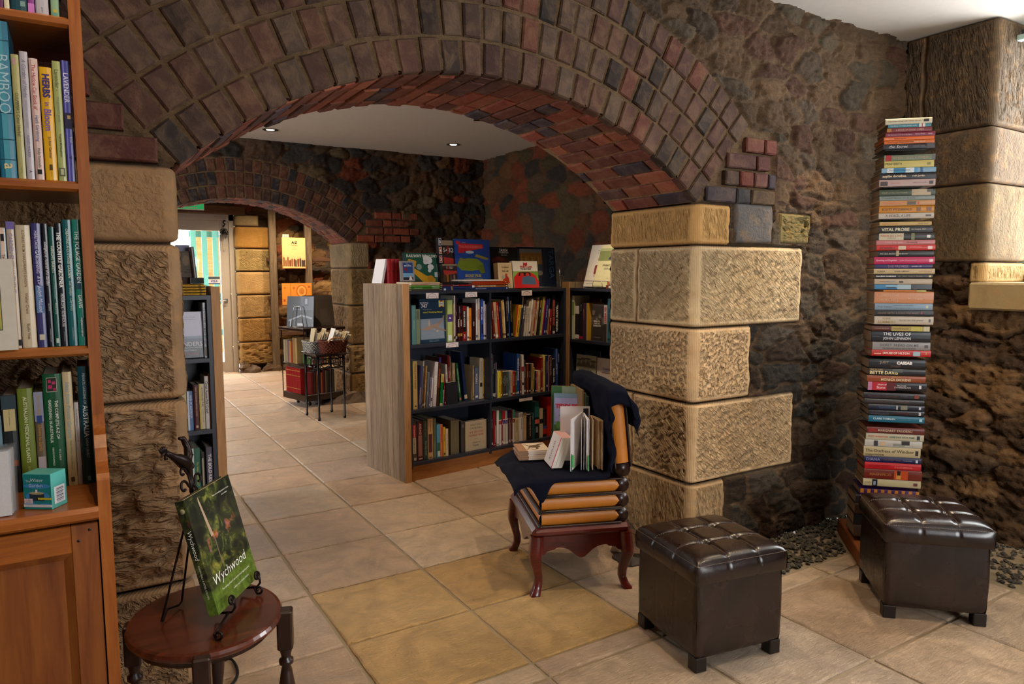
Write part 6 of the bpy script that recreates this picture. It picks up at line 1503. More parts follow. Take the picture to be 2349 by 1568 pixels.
face('book', 'dark blue rally book with autumn landscape photo and tall vertical lettering', 'book', 1191.6, 1277.5, 567, 660, PA, AANG, .19, 6, ['#22324e', '#1a2438'],
     [('r', .06, .64, .30, .95, '#4a5a6a'), ('r', .06, .64, .76, .95, '#8a94ac'), ('r', .06, .64, .84, .88, '#a08a70'), ('r', .06, .64, .58, .84, '#b07830')]+[('p', [(.08+.055*i, .58), (.12+.055*i, .58), (.115+.055*i, .80-.02*(i % 3)), (.09+.055*i, .78)], ['#c88c2c', '#8a7a30', '#d8a040'][i % 3]) for i in range(10)]+[('r', .06, .64, .42, .56, '#38485c'), ('e', .56, .36, .07, .06, '#a8a098'), ('v', 'TARGA', .88, .22, .95, .21, '#4a76b8'), ('v', 'TASMANIA', .72, .2, .94, .035, '#3a5478')], z=ZT, d=.014, group=G2)
face('book', 'small cream book about women and cars with a red figure', 'book', 1145, 1177, 604, 664, PA, AANG, .045, 6, ['#c4ae88', '#8a6a44'],
     [('r', .02, .98, .02, .98, '#d8c8a8'), ('r', .08, .92, .05, .95, '#cbb68e'), ('t', 'THE', .4, .6, .9, .02, '#4a3a30'), ('t', 'WOMAN', .14, .86, .82, .06, '#4a3028', 0, .02), ('t', 'AND', .4, .6, .75, .02, '#4a3a30'), ('t', 'THE CAR', .12, .88, .67, .06, '#4a3028', 0, .02), ('p', [(.25, .2), (.78, .2), (.74, .38), (.6, .52), (.5, .5), (.34, .36)], '#a83420'), ('e', .56, .53, .09, .045, '#b84a34'), ('e', .36, .44, .14, .07, '#9aa09a'), ('r', .12, .88, .06, .19, '#b8a27c')], z=ZT, d=.05, group=G2)
face('book', 'white sports car book with a red convertible on its cover', 'book', 1180, 1237, 600, 664, PA, AANG, .04, 8, ['#e0dcd8', '#c8c0b8'],
     [('r', 0, 1, 0, 1, '#e4e0dc'), ('r', 0, 1, .0, .62, '#8cb45c'), ('p', [(.3, .62), (1, .62), (1, .36)], '#6a9c3c'), ('p', [(0, .0), (1, .0), (1, .25), (.9, .46), (.65, .60), (.2, .58), (.02, .40)], '#c9282c'), ('p', [(.30, .14), (.88, .12), (.86, .36), (.60, .46), (.36, .40)], '#4a6890'), ('p', [(.2, .46), (.7, .46), (.66, .58), (.24, .58)], '#1c1a1c'), ('e', .34, .50, .08, .05, '#c83a34'), ('e', .56, .50, .08, .05, '#c83a34'), ('t', '365', .24, .76, .89, .12, '#c2242c', 0, .06), ('t', 'SPORTS CARS', .1, .96, .79, .07, '#c2242c', 0, .03), ('t', 'YOU MUST DRIVE', .06, .96, .71, .05, '#2a2a2c', 0, .03)], z=ZT, d=.03, group=G2)
s = sA(1280, .2); mb = MB(); mb.tube([(0, 0, 0), (.0, 0, .0), (.03, 0, .005), (.035, .02, .14), (.02, .04, .20), (-.02, .05, .21)], .0025, 6)
for zz in (.05, .10, .15): mb.tube([(-.01, .0, zz), (.033, .01, zz)], .002, 6)
mb.tube([(-.30, -.05, .003), (.0, -.05, .003), (.03, 0, .005)], .0025, 6); mb.tube([(-.06, -.05, .003), (-.06, -.055, .045)], .0025, 6)
tag(mb.build('wire_stand', 'wire', mw=MA @ Matrix.Translation((s, .2, ZT+.003))), 'thin wire book stand at the right end of the two-bay bookcase top', 'stand')

# ---- sideways bookcase behind the pier
PB = (3.262, 4.555); AB = R_(-83)
shelf_row(MBm, PB, AB, .882, [
    (1311.8, 1317, 678, '#c9cfae', 0, (B(.14, .45, '#7c9048'),)), (1318, 1327.6, 701, '#26242a', 0, (B(0, .24, '#d8d4d4'), B(.86, .98, '#e0dcdc'))), (1328, 1336.4, 697, '#1e1c22', 0, (T('MEN AT WAR', .02, .2, '#e8e8ec', .7), B(.9, .98, '#a8283c'))), (1336.8, 1342, 695, '#4a2c44', 0, (T('GALLIPOLI', .1, .5, '#c87a5a', .5),)), (1344, 1349.2, 695, '#d0a22c', 0, (B(0, 1, '#8a8a78', 0, .4),))],
    'upper shelf of sideways bookcase', 'books on the upper shelf of the sideways bookcase', seed=11, yoff=.02)
face('book', 'wide dark red book standing behind the others on the sideways bookcase', 'book', 1319, 1376, 684, 760, PB, AB, .20, 0, ['#6a1418', '#4a0e12'], [('t', 'THE DUNGAREES', .04, .96, .90, .09, '#a85a54')], z=.882, d=.02)
face('book', 'black and white war book showing two soldiers, face out on the sideways bookcase', 'book', 1350, 1384, 698, 784, PB, AB, .05, 2, ['#8c8888', '#3a3636'],
     [('r', 0, 1, .0, .97, '#6c6866'), ('r', 0, 1, .0, .45, '#3a3634'), ('e', .28, .80, .13, .035, '#a8a4a0'), ('e', .28, .75, .09, .06, '#c0b8b0'), ('p', [(.1, .45), (.5, .45), (.44, .68), (.16, .70)], '#54504c'), ('e', .72, .72, .12, .03, '#8c8884'), ('e', .72, .67, .08, .05, '#b0a8a0'), ('p', [(.5, .40), (.95, .40), (.86, .62), (.58, .62)], '#484440'), ('t', 'THE', .44, .62, .59, .025, '#f0ecea'), ('t', 'BEAUTY', .24, .88, .53, .05, '#f4f0ee', 0, .03), ('t', 'AND THE', .3, .8, .47, .035, '#f4f0ee', 0, .03), ('t', 'SORROW', .22, .9, .41, .05, '#f4f0ee', 0, .03), ('t', 'AN INTIMATE HISTORY OF', .25, .9, .09, .015, '#d8d0cc')], z=.882, d=.03)
shelf_row(MBm, PB, AB, .882, [(1384.6, 1391.4, 700, '#d8d4d4', 0, (T('SIX WEEKS', .05, .48, '#c2202c', .8, .5, .05), B(.5, 1, '#3a3430'))), (1392.4, 1399.6, 685, '#3f7686', 0, (T('THE ANZAC BOOK', .12, .86, '#16323c', .5, .5, .03), B(.90, .95, '#16323c', .2, .8)))],
          'right of the soldiers book on the sideways bookcase', 'books on the upper shelf of the sideways bookcase', seed=12, yoff=.02)
face('book', 'blue-grey book standing behind the lower face-out pair', 'book', 1320, 1375, 802, 860, PB, AB, .15, 0, ['#4a6274', '#28409a'], [('t', 'PACIFIC', .35, .9, .88, .06, '#8a9aa4'), ('t', 'AUSTRALIAN', .3, .95, .80, .06, '#8a9aa4'), ('r', .08, .24, .7, .9, '#2c3c48')], z=.485, d=.02)
face('book', 'pale war history book with faces in slouch hats, reading KOKODA', 'book', 1319.5, 1364.5, 815, 905, PB, AB, .04, 3, ['#c4c6b6', '#2a4aa0'],
     [('r', 0, 1, .5, 1, '#b2b4a0')]+[q for i, (x, z) in enumerate(((.15, .86), (.38, .89), (.60, .90), (.85, .84))) for q in (('e', x, z-.06, .09, .05, '#8a867a'), ('e', x, z, .16, .025, '#5a584e'), ('p', [(x-.14, .66), (x+.14, .66), (x+.08, z-.09), (x-.08, z-.09)], '#6a685c'))]+[('t', 'KOKODA', .06, .94, .56, .085, '#2c2e2a'), ('p', [(0, .0), (1, .0), (1, .22), (.7, .34), (.4, .36), (.1, .26)], '#4a4a46')], z=.485, d=.025)
face('book', 'white book with blue lettering and a small building sketch on the sideways bookcase', 'book', 1367, 1404, 823, 905, PB, AB, .04, 3, ['#cfc8c4', '#a8a09c'],
     [('r', 0, 1, 0, 1, '#d8d0cc'), ('t', 'CHANGI', .3, .95, .70, .07, '#2c4a9c', 0, .03), ('t', 'PHOTOGRAPHER', .3, .95, .63, .03, '#2c4a9c'), ('r', .3, .92, .58, .60, '#8a5a38'), ('p', [(.05, .2), (.9, .2), (.8, .4), (.55, .46), (.3, .38)], '#b0a09c')], z=.485, d=.025)
def leanface(label, s0, w, h, back, decs, cols, y0, d=.012):
    mw = MBm @ Matrix.Translation((s0, y0, ZT+.012)) @ Matrix.Rotation(R_(-back), 4, 'X')
    t = slab('book', label, 'book', w, h, d, mw, cols, decs)
    mb = MB(); mb.tube([(.03, -.03, -.008), (.035, -.035, .03), (.05, -.036, .045), (w-.05, -.036, .045), (w-.035, -.035, .03), (w-.03, -.03, -.008)], .0022, 6, '#c8a050'); mb.tube([(.03, -.03, -.008), (.03, .05, -.008)], .002, 6); mb.tube([(w-.03, -.03, -.008), (w-.03, .05, -.008)], .002, 6)
    tag(mb.build('easel_wire', 'wire', mw=MBm @ Matrix.Translation((s0, y0, ZT+.011))), 'fine brass wire easel holding the '+label.split(' book')[0]+' book', 'stand')
s0 = at_plane(1325, 656, PB, AB)[0]
leanface('white war history book with small portraits, leftmost on the sideways bookcase', s0, .27, .335, 17, [('r', 0, 1, 0, 1, '#e4ddce'), ('t', '"They Served With', .15, .75, .86, .035, '#7a5a5a', .2), ('t', 'Communities of Tasmania', .2, .7, .81, .018, '#9a8a80'), ('e', .45, .66, .10, .05, '#c89a80'), ('p', [(.3, .3), (.62, .3), (.62, .5), (.46, .54), (.3, .5)], '#8a3434'), ('r', .3, .62, .24, .30, '#d8bca8'), ('r', .1, .5, .06, .07, '#8a7a70')], ['#e4ddce', '#2a2426'], .06)
s0 = at_plane(1352, 658, PB, AB)[0]
leanface('cream and olive book about Hobart at war on the sideways bookcase', s0, .25, .33, 17, [('r', 0, 1, 0, 1, '#e0d8a8'), ('r', 0, 1, .62, .86, '#87905a'), ('r', 0, 1, .86, .92, '#b4b884'), ('p', [(.4, .66), (.5, .64), (.9, .68), (.94, .76), (.8, .82), (.6, .78), (.46, .72)], '#4a4450'), ('t', 'Hobart at War', .2, .92, .52, .06, '#5a5848', .2), ('t', '1939 to 1945', .22, .88, .43, .05, '#5a5848', .2), ('t', 'A history', .4, .65, .2, .02, '#8a8660')], ['#e0d8a8', '#c8c090'], .035)
s1 = at_plane(1390, 660, PB, AB)[0]
for i, (c, lb) in enumerate((('#7a3a24', 'small brown book at the foot of the pier end of the sideways bookcase top'), ('#c87834', 'small orange book standing on the small brown one'))):
    flat_book(MBm, s1, s1+.13, .0+.012*i, ZT+.028*i, .027, .12, c, lb, (B(.2, .7, '#e8e0d0', .2, .8),))

# ---- bookcase seen left, past the pier
PC = (.594, 4.06)
shelf_row(MC, PC, 0, .555, [(405, 418, 892, '#3a3a46'), (419, 431, 900, '#c8b890'), (432, 445.5, 897, '#5f7eb0', 0, (B(0, 1, '#ccd6e4', 0, .35), T('INNS OF AUSTRALIA', .1, .7, '#dfe8f4', .35, .65))), (446, 459.6, 882, '#4c1f26', 0, (T('GREAT AUSTRALIAN HISTORIC HOTELS', .05, .7, '#c9a878', .4), B(.9, .95, '#c9a878', .3, .7))), (460, 472.6, 880, '#dccdac', 0, (B(0, 1, '#d8b82c', 0, .25), T('AUSTRALIAN PUBS', .08, .5, '#4a4438', .4, .6), T('J. LARKINS B. HOWARD', .55, .85, '#6a6458', .25, .6))), (473, 482, 862, '#e4dcd4', 0, (T('Great Aussie Pub Crawl', .1, .7, '#2a2424', .7, .5, .02),)), (482.5, 489, 856, '#a8643a', 0, (T('PUB WALKS', .1, .5, '#e0b890', .4),))],
          'middle shelf of bookcase beside left pier', 'books on the middle shelf beside the left pier', seed=13, hard=True, yref=980)
shelf_row(MC, PC, 0, .16, [(425, 441, 1030, '#8a3a2a'), (443, 462, 1027, '#2f6a58', 0, (B(0, 1, '#d8e0dc', 0, .22), T('The History of the A.C.T.', .08, .9, '#d8c84a', .3, .6))), (463, 472, 1037, '#3a3634', 0, (B(.12, .9, '#b8ae98', .3, .7),)), (475, 491, 1024, '#5c5868', 0, (T('THE BOLD RIDERS', .05, .85, '#f0eef0', .5, .5, .03),))],
          'bottom shelf of bookcase beside left pier', 'books on the bottom shelf beside the left pier', seed=14, hard=True, depth=.2, yref=1100)
face('book', 'pale blue sea voyage book standing face out past the left pier', 'book', 400, 468, 716, 816, PC, 0, .05, 3, ['#b8b4cc', '#1c1c24'],
     [('r', 0, 1, 0, .45, '#20222c'), ('r', 0, 1, .34, .46, '#4a5068'), ('r', 0, 1, .42, .47, '#7a86a0'), ('r', 0, 1, .47, 1, '#bcb6d0'), ('t', 'FLINDERS', .05, .98, .30, .09, '#e4dfe4', 0, .01), ('t', 'THE MAN WHO MAPPED', .2, .96, .22, .035, '#d8d4d8'), ('t', 'AUSTRALIA', .3, .8, .165, .035, '#d8d4d8'), ('t', 'Rob Mundle', .1, .86, .09, .055, '#a8685c'), ('t', 'by the charts of the sea', .2, .8, .88, .03, '#8a84a0', .3), ('t', 'and the longest shore', .25, .85, .83, .03, '#8a84a0', .3)], z=.945, d=.03)
shelf_row(MC, PC, 0, .945, [(469, 477, 694, '#c8ccd4', 0, (T('THE VOYAGES OF MARY BRYANT', .04, .8, '#2a3040', .6, .5, .02), B(.8, .97, '#6a5a44')))], 'beside the sea voyage book past the left pier', 'books on the upper shelf beside the left pier', seed=15, yref=812)
def sC(x, yo=.03): return at_plane(x, 670, (PC[0], PC[1]+yo), 0)[0]
z = ZT
for i in range(4):
    flat_book(MC, sC(398), sC((471, 472, 470, 469)[i]), .02, z, .0145, .16, '#e0a91c', 'yellow flat book, '+['lowest', 'second from bottom', 'third from bottom', 'topmost'][i]+' of four beyond the left pier', (T('TASMANIAN GUIDE', .3, .7, '#8a6010', .4), B(.80, .88, '#7a5a18', .25, .75)), 'yellow books piled beyond the left pier', mat='matt_cover'); z += .015
face('book', 'dark grey boxed book standing on the yellow pile beyond the left pier', 'book', 440, 469, 637, 664, PC, 0, .06, 0, ['#2a2e30', '#1c1e20'], [('e', .6, .4, .25, .3, '#1e2224'), ('t', 'JOURNALS', .2, .8, .8, .08, '#14181a')], 'matt_cover', z=ZT+.0605, d=.05)
face('book', 'grey-brown book with faded portrait standing beyond the left pier', 'book', 417, 449, 577, 660, PC, 0, .12, 4, ['#5c5248', '#3a342e'], [('r', .1, .9, .55, .95, '#6a5e50'), ('e', .4, .72, .25, .16, '#84705a'), ('t', 'THOMAS', .4, .98, .42, .05, '#2a211c'), ('t', 'KENEALLY', .25, .98, .35, .06, '#2a211c'), ('r', 0, 1, 0, .2, '#3a2018')], 'matt_cover', z=ZT+.0605, d=.025)
face('book', 'pale grey book standing hindmost on the bookcase beyond the left pier', 'book', 408, 440, 562, 660, PC, 0, .18, 3, ['#8f8fa8', '#6a6a80'], [], 'matt_cover', z=ZT+.0, d=.02)
o = book(MC @ Matrix.Translation((sC(451), .10, ZT+.0605)) @ Matrix.Rotation(R_(-4), 4, 'Y'), .018, .20, .13, '#3c2420', (), 'narrow dark brown book standing beside the faded portrait book', None)
# ---------------------------------------------------------------- books in the pine bookcase
def pine_row(z, Y, rows, where, group, ang=0):
    dx = max(0, at_y(rows[-1][1], rows[-1][2], Y)[0]-.0072)
    for i, r in enumerate(rows):
        x0, x1, yb, yt, col, lab, dec = r[:7]; side = r[7] if len(r) > 7 else None
        a = at_y(x0, yb, Y)[0]-dx; b = at_y(x1, yb, Y)[0]-dx; h = at_y((x0+x1)/2, yt, Y)[2]-z; h = min(h, .36)
        book(Matrix.Translation((a+.0004, Y, z+.0005)), max(b-a-.001, .004), h, .18, col, dec, lab, group, parts=True, hard=True, side=side)
G = 'gardening books on the second shelf of the pine bookcase'
pine_row(1.985, 1.975, [
    (-26, -2, 36, -200, '#4a3a30', 'dark brown book on the top shelf of the pine bookcase, leftmost of the cut-off row', ()), (-1, 10, 36, -200, '#6a3a5c', 'purple book on the top shelf of the pine bookcase', ()), (10.5, 24, 36, -195, '#d8cfae', 'cream book on the top shelf of the pine bookcase, beside the purple one', ()), (25, 64, 36, -205, '#1d4450', 'thick dark teal book on the top shelf of the pine bookcase', (B(.9, .95, '#7a9a8a', .6, .9),)),
    (65, 81, 36, -190, '#8c3f8a', 'violet and pink book on the top shelf of the pine bookcase', (B(.9, 1, '#c87ac0'),)), (82, 113, 36, -200, '#b9b4ba', 'thick pale grey book on the top shelf of the pine bookcase', (T('garden', .93, .98, '#5a5a60', .4),)), (117, 137, 36, -200, '#8fae8a', 'sea-green book with a yellow spot, rightmost on the top shelf of the pine bookcase', (B(.93, .96, '#c9b040', .3, .7), B(.96, .99, '#6aa08a', .2, .8)))],
    '', 'books on the top shelf of the pine bookcase')
pine_row(1.615, 1.972, [
    (-18, 1, 406, 50, '#2c5f6a', 'teal book cut off by the left edge, second shelf of the pine bookcase', ()), (2, 41, 406, 52, '#2a6f86', 'wide blue-green book with bamboo joints down its spine', (B(0, 1, '#4a93a2', .3, .65), B(.12, .125, '#123c4a'), B(.40, .405, '#123c4a'), B(.58, .585, '#123c4a'), B(.75, .755, '#123c4a'), B(.88, .885, '#123c4a'), T('BAMBOO', .2, .6, '#a8c4cc', .7, .55, -.005), T('a', .90, .95, '#d8c08a', .5))),
    (42.5, 61.5, 409, 128, '#a9a268', 'olive herbal with dark serif lettering on the second pine shelf', (B(.03, .08, '#b88a8a', .2, .6), T("CULPEPER'S Color Herbal", .14, .82, '#4f4a2a', .45), T('Sterling', .9, .96, '#8a8450', .3))), (62, 81.5, 408, 121, '#b5adb0', 'grey-white herb book with slanted title on the second pine shelf', (T('A Garden of Herbs', .06, .36, '#6c6a80', .55, .5, 0, .3), T('ESSENTIAL USES OF HERBS', .38, .60, '#9a94a4', .25), T('AGNES WALKER', .64, .84, '#6c6a80', .32), T('A', .92, .96, '#4a4854', .4))),
    (82.3, 103.5, 409, 137, '#cba79a', 'pale pink herb gardening book on the second pine shelf', (B(0, 1, '#d9bfb4', .3, .75), T('The Harlow Car Book of', .05, .42, '#a8282c', .5), T('Herb Gardening', .43, .72, '#2a3870', .5), T('Philip Swindells', .74, .90, '#3a3230', .4), B(.915, .955, '#1c1a1c', .25, .75))),
    (105, 134, 411, 157, '#e0a920', 'bright yellow book reading HERBS in Bloom', (T('HERBS', .05, .28, '#3a2a66', .62, .5, .045), T('in', .30, .35, '#6a5090', .4), T('Bloom', .37, .56, '#7a5a98', .62, .5, .03), T('Jo Ann Gardner', .60, .82, '#4a2a40', .3, .5, .01), B(.86, .91, '#4a3a1c', .38, .62), T('TIMBER PRESS', .925, .965, '#5a4418', .2))),
    (134.6, 154.5, 411, 143, '#a7ad68', 'pale green lavender growing guide on the second pine shelf', (T('Lavender -', .06, .26, '#5c5f3c', .5), T("the grower's guide", .27, .53, '#7d8a78', .45), T('Virginia McNaughton', .58, .82, '#4a4c30', .36), B(.89, .96, '#555a3c', .15, .85), ('b', .90, .95, '#b8bc90', .3, .7))),
    (155.2, 174.5, 409, 142, '#4f4a9c', 'violet-blue lavender book, rightmost on the second pine shelf', (B(0, 1, '#7d7cc0', .18, .34), T('LAVENDER', .05, .40, '#e8e4f0', .62, .5, .01), B(.43, .56, '#2a2440', .1, 1), B(.45, .48, '#c8a060', .4, .8), T('TESS', .60, .70, '#d0c8e0', .3, .7), T('v', .78, .82, '#201838', .4)))], '', G)
G = 'gardening books on the third shelf of the pine bookcase'
pine_row(1.228, 1.975, [
    (-14, 1, 795, 519, '#6e5a7c', 'mauve book cut off by the left edge, third pine shelf', ()), (1.5, 17, 795, 519, '#b9ae94', 'cream flowers book behind the framed garden picture book', (T('FLOWERS from', .03, .35, '#6c7a5c', .55),)), (17.5, 34, 795, 523, '#9fb4b8', 'pale blue book with a black leaf emblem on the third pine shelf', (B(.0, 1, '#d8b8a4', .2, .8), B(.05, .11, '#1a1818', .25, .75), T('THE WEATHER', .15, .5, '#2a2420', .5))),
    (35, 54, 795, 509, '#b9a58e', 'cream and violet garden enchantment book on the third pine shelf', (B(0, .06, '#6f63a0'), T('GARDEN ENCHANTMENT', .09, .56, '#8a80a0', .6), B(.62, .9, '#a08858', .2, .35), B(.93, .98, '#1c2430'))), (54.5, 89, 790, 517, '#c4b294', 'cream book of flowers and verse on the third pine shelf', (T("FLOWERS FROM SHAKESPEARE'S GARDEN", .04, .5, '#6a4a34', .24, .5), T('Walter Crane', .55, .72, '#6a4a34', .26), T('Studio Vista', .8, .93, '#4a3a2c', .24))) ,
    (90, 112.5, 787, 513, '#3a3668', 'marbled purple heritage gardening book on the third pine shelf', (B(.5, .72, '#5a7aa0', .1, .9), T('HERITAGE GARDENING', .06, .40, '#c8c4dc', .55), T('& Dr Judyth McLeod', .42, .72, '#d8d4e8', .5, .5, 0, .3), B(.895, .94, '#c0b8a0', .2, .75))), (113.2, 128, 787, 514, '#14131c', 'black castle garden portrait book on the third pine shelf', (T('Sissinghurst: Portrait of a Garden', .07, .57, '#e0dce0', .6, .5, .005, .3), T('Jane Brown', .63, .72, '#c0bcc0', .3), T('WEIDENFELD & NICOLSON', .85, .96, '#b0acb0', .25))),
    (128.8, 143, 788, 521, '#124840', 'narrow dark green hanging baskets book on the third pine shelf', (T('HANGING BASKETS', .16, .38, '#d8dccc', .5), T('WINDOW BOXES & CONTAINERS', .40, .60, '#8ab0a0', .3), T('DAVID JOYCE', .63, .73, '#c0ccc0', .35), B(.93, .97, '#b8c4b8', .25, .75))), (143.6, 160, 787, 513, '#15171f', 'black country gardener book on the third pine shelf', (T('THE COUNTRY GARDENER', .05, .54, '#f0eee8', .6, .5, .03), T('PENELOPE HOBHOUSE', .57, .84, '#d0ccc8', .42), T('FRANCES LINCOLN', .88, .96, '#908c90', .25))),
    (160.8, 182.5, 786, 505, '#15585c', 'teal cottage garden book on the third pine shelf', (T('CREATING A COTTAGE GARDEN', .07, .46, '#d4dcc8', .48, .5, .01, .2), T('Sue Phillips', .48, .6, '#c8d4c0', .4, .5, 0, .3), T('Clay Perry', .62, .72, '#c8d4c0', .4, .5, 0, .3), T('WEIDENFELD & NICOLSON', .85, .95, '#a8b8b0', .25))), (183, 203, 786, 504, '#1f7f6c', 'bright green foliage garden book, rightmost on the third pine shelf', (B(.15, .3, '#0f4a48', .3, .8), B(.45, .55, '#103c50', .1, .7), B(.78, .93, '#0f5a50', .3, .9), T('THE FOLIAGE GARDEN', .09, .5, '#e8eee4', .6), T('DAVIS', .6, .7, '#e8eee4', .55), T('FRIEDMAN/FAIRFAX', .78, .93, '#f0f4ec', .4)))], '', G)
mw = Matrix.Translation((at_y(-70, 795, 1.968)[0], 1.935, 1.2285)) @ Matrix.Rotation(R_(-1), 4, 'X')
wbk = at_y(42, 795, 1.935)[0]-at_y(-70, 795, 1.968)[0]
t = slab('book', 'white boxed book with a small framed fruit garden painting, face out on the pine shelf', 'book', wbk, .205, .018, mw, ['#c9bfae', '#b09468'],
     [('r', .0, .72, .22, .72, '#2a2418'), ('r', .0, .705, .23, .71, '#a8a04c'), ('e', .4, .62, .06, .05, '#b82c24'), ('e', .6, .58, .05, .04, '#c23a28'), ('e', .5, .46, .05, .04, '#a83020'), ('e', .62, .50, .06, .05, '#7a8a30'), ('p', [(.3, .23), (.7, .23), (.5, .46), (.38, .42)], '#8a9a3c'), ('e', .64, .38, .05, .04, '#d89a40'), ('e', .35, .34, .05, .04, '#b82c24'), ('e', .2, .55, .1, .08, '#6a7a2c')], 'matt_cover')
G = 'gardening books on the lowest shelf of the pine bookcase'
pine_row(.885, 1.99, [
    (-16, 3, 1130, 886, '#123a30', 'dark green book cut off by the left edge, lowest pine shelf', (T('GARDENS', .4, .95, '#c0c8c0', .6),)), (4, 24, 1130, 952, '#5f7c86', 'grey-blue short book on the lowest pine shelf', (T('WALLER', .1, .3, '#98a8ac', .3),)), (25, 60, 1130, 905, '#23282a', 'dark book with a cream label, behind the bagged cards on the pine bookcase', (B(.0, .14, '#33424a'), B(.14, .36, '#c4b07c', .1, .9), T("BRUNNING'S", .15, .2, '#4a3c20', .22), T('Australian Gardener', .21, .30, '#4a3c20', .25), B(.66, .72, '#8a4424', .3, .9))),
    (62, 98, 1130, 889, '#6d7a2a', 'olive green medicinal plants book on the lowest pine shelf', (T('AUSTRALIAN MEDICINAL PLANTS', .08, .72, '#d8d8ac', .34), T('E.V.LASSAK', .76, .88, '#b8b880', .25))), (99, 121, 1130, 897, '#6a5a44', 'brown and grey flower painter book on the lowest pine shelf', (B(0, .3, '#8d8fa0'), B(.24, .32, '#2c3f74', .2, .8), T('Beatrice Bligh', .04, .24, '#a8824a', .45), T('Down to Earth', .34, .60, '#b8823c', .45), B(.66, .82, '#a89c9c', .1, .9))),
    (122, 166, 1140, 856, '#155030', 'thick green A-Z gardening book with a pink flower picture', (B(.03, .155, '#c8c8a8', .2, .75), ('b', .034, .151, '#2c2a1c', .22, .73), ('b', .05, .075, '#b82860', .3, .45), ('b', .065, .09, '#c23068', .5, .68), ('b', .095, .125, '#b82860', .28, .5), ('b', .12, .145, '#a82858', .55, .7), T('THE COMPLETE A-Z OF', .23, .57, '#e4e6d0', .27, .66), T('GARDENING IN AUSTRALIA', .22, .60, '#e4e6d0', .27, .32), T('W G SHEAT', .66, .76, '#c8ccb4', .22, .7), T('GERALD SCHOFIELD', .64, .8, '#c8ccb4', .22, .35))),
    (167, 189.5, 1141, 851, '#c6b083', 'cream private gardens ideas book on the lowest pine shelf', (T('Ideas from Private Gardens', .09, .58, '#7a98a8', .7, .5, 0, .2), T('Natalie McMaster & Jane Edmanson', .6, .86, '#5a4c38', .33, .5, 0, .2), B(.925, .965, '#4a3c28', .3, .7))), (190, 201, 1147, 921, '#bfb0a8', 'thin pale booklet between the cream and the dark teal gardening books', (T('The Art of Gardening in Colonial Australia', .08, .48, '#6a5a5c', .5),)),
    (202, 229.5, 1141, 838, '#0f3f48', 'tall dark teal book of Australian private gardens, rightmost on the lowest pine shelf', (T('PRIVATE GARDENS OF', .06, .32, '#c0ccc8', .3), T('AUSTRALIA', .33, .6, '#f0f2ec', .5, .5, .01), T('SARAH GUEST', .61, .78, '#c0ccc8', .32), ('b', .935, .975, '#6a8a8c', .35, .62)))], '', G)
# boxed water garden candle
WG = at_z(56, 1167, .8855); WR = at_z(121, 1168, .8855)
ang = math.atan2(WR.y-WG.y, WR.x-WG.x); w = (WR-WG).length
t = thing('gift_box', 'small turquoise boxed water garden kit on the ledge of the pine bookcase', 'box', mw=Matrix.Translation(WG) @ Matrix.Rotation(ang, 4, 'Z'))
h = .079; d = .048; C1, C2 = '#1c7c80', '#2c9a98'
mb = MB(); mb.rbox(0, w, 0, d, 0, h, .0008, '#57b0a8'); mb.build('carton', 'gloss_cover', t)
mb = MB(); F = lambda x, z, k=0: frame((1, 0, 0), (0, 0, 1), (0, -1, 0), (x*w, -.0007-.0002*k, z*h))
mb.add([(0.001, -.0004, .001), (w-.001, -.0004, .001), (w-.001, -.0004, h-.001), (.001, -.0004, h-.001)], [(0, 1, 2, 3)], '#157a78')
for (cx_, cz_, rx, rz) in ((.5, .66, .48, .07), (.5, .38, .42, .13), (.2, .14, .3, .05), (.8, .12, .25, .06)):
    mb.add([((cx_+rx*math.cos(a))*w if 0 < cx_+rx*math.cos(a) < 1 else w*(.003 if math.cos(a) < 0 else .997), -.0006, (cz_+rz*math.sin(a))*h) for a in np.linspace(0, 2*PI, 25)[:-1]], [tuple(range(24))], '#3a82b4')
mb.add([(.22*w, -.0008, .24*h), (.74*w, -.0008, .24*h), (.74*w, -.0008, .46*h), (.22*w, -.0008, .46*h)], [(0, 1, 2, 3)], '#23303c')
mb.add([((.48+.26*math.cos(a))*w, -.0009, (.46+.04*math.sin(a))*h) for a in np.linspace(0, 2*PI, 25)[:-1]], [tuple(range(24))], '#a89a70')
mb.add([(.44*w, -.001, .47*h), (.51*w, -.001, .47*h), (.51*w, -.001, .56*h), (.44*w, -.001, .56*h)], [(0, 1, 2, 3)], '#e0dcd0')
mb.add([(.52*w, -.001, .28*h), (.985*w, -.001, .28*h), (.985*w, -.001, .335*h), (.52*w, -.001, .335*h)], [(0, 1, 2, 3)], '#d8c21c')
mb.text('NEW & IMPROVED', F(.75, .307, 2), .36*w, .025*h, '#4a7a30')
mb.add([(.03*w, -.0009, .16*h), (.33*w, -.0009, .16*h), (.33*w, -.0009, .30*h), (.03*w, -.0009, .30*h)], [(0, 1, 2, 3)], '#d8c0c4')
mb.text('I-18', F(.18, .25, 3), .2*w, .05*h, '#6a5050'); mb.text('$14.95', F(.18, .19, 3), .2*w, .04*h, '#6a5050')
mb.add([(.003*w, -.0009, .065*h), (.997*w, -.0009, .065*h), (.997*w, -.0009, .135*h), (.003*w, -.0009, .135*h)], [(0, 1, 2, 3)], '#e0dcd8')
mb.text('Includes Book and Palm Sized Water Garden', F(.5, .1, 3), .86*w, .035*h, '#5a5a60')
mb.text('The', F(.2, .80, 2), .16*w, .07*h, '#d8e4e4'); mb.text('Water', F(.52, .83, 2), .44*w, .14*h, '#eef4f2', bold=-.01, shear=.35); mb.text('Garden', F(.46, .68, 2), .48*w, .10*h, '#d4e4e8', bold=-.01)
S2 = lambda y, z: frame((0, 1, 0), (0, 0, 1), (1, 0, 0), (w+.0006, y*d, z*h))
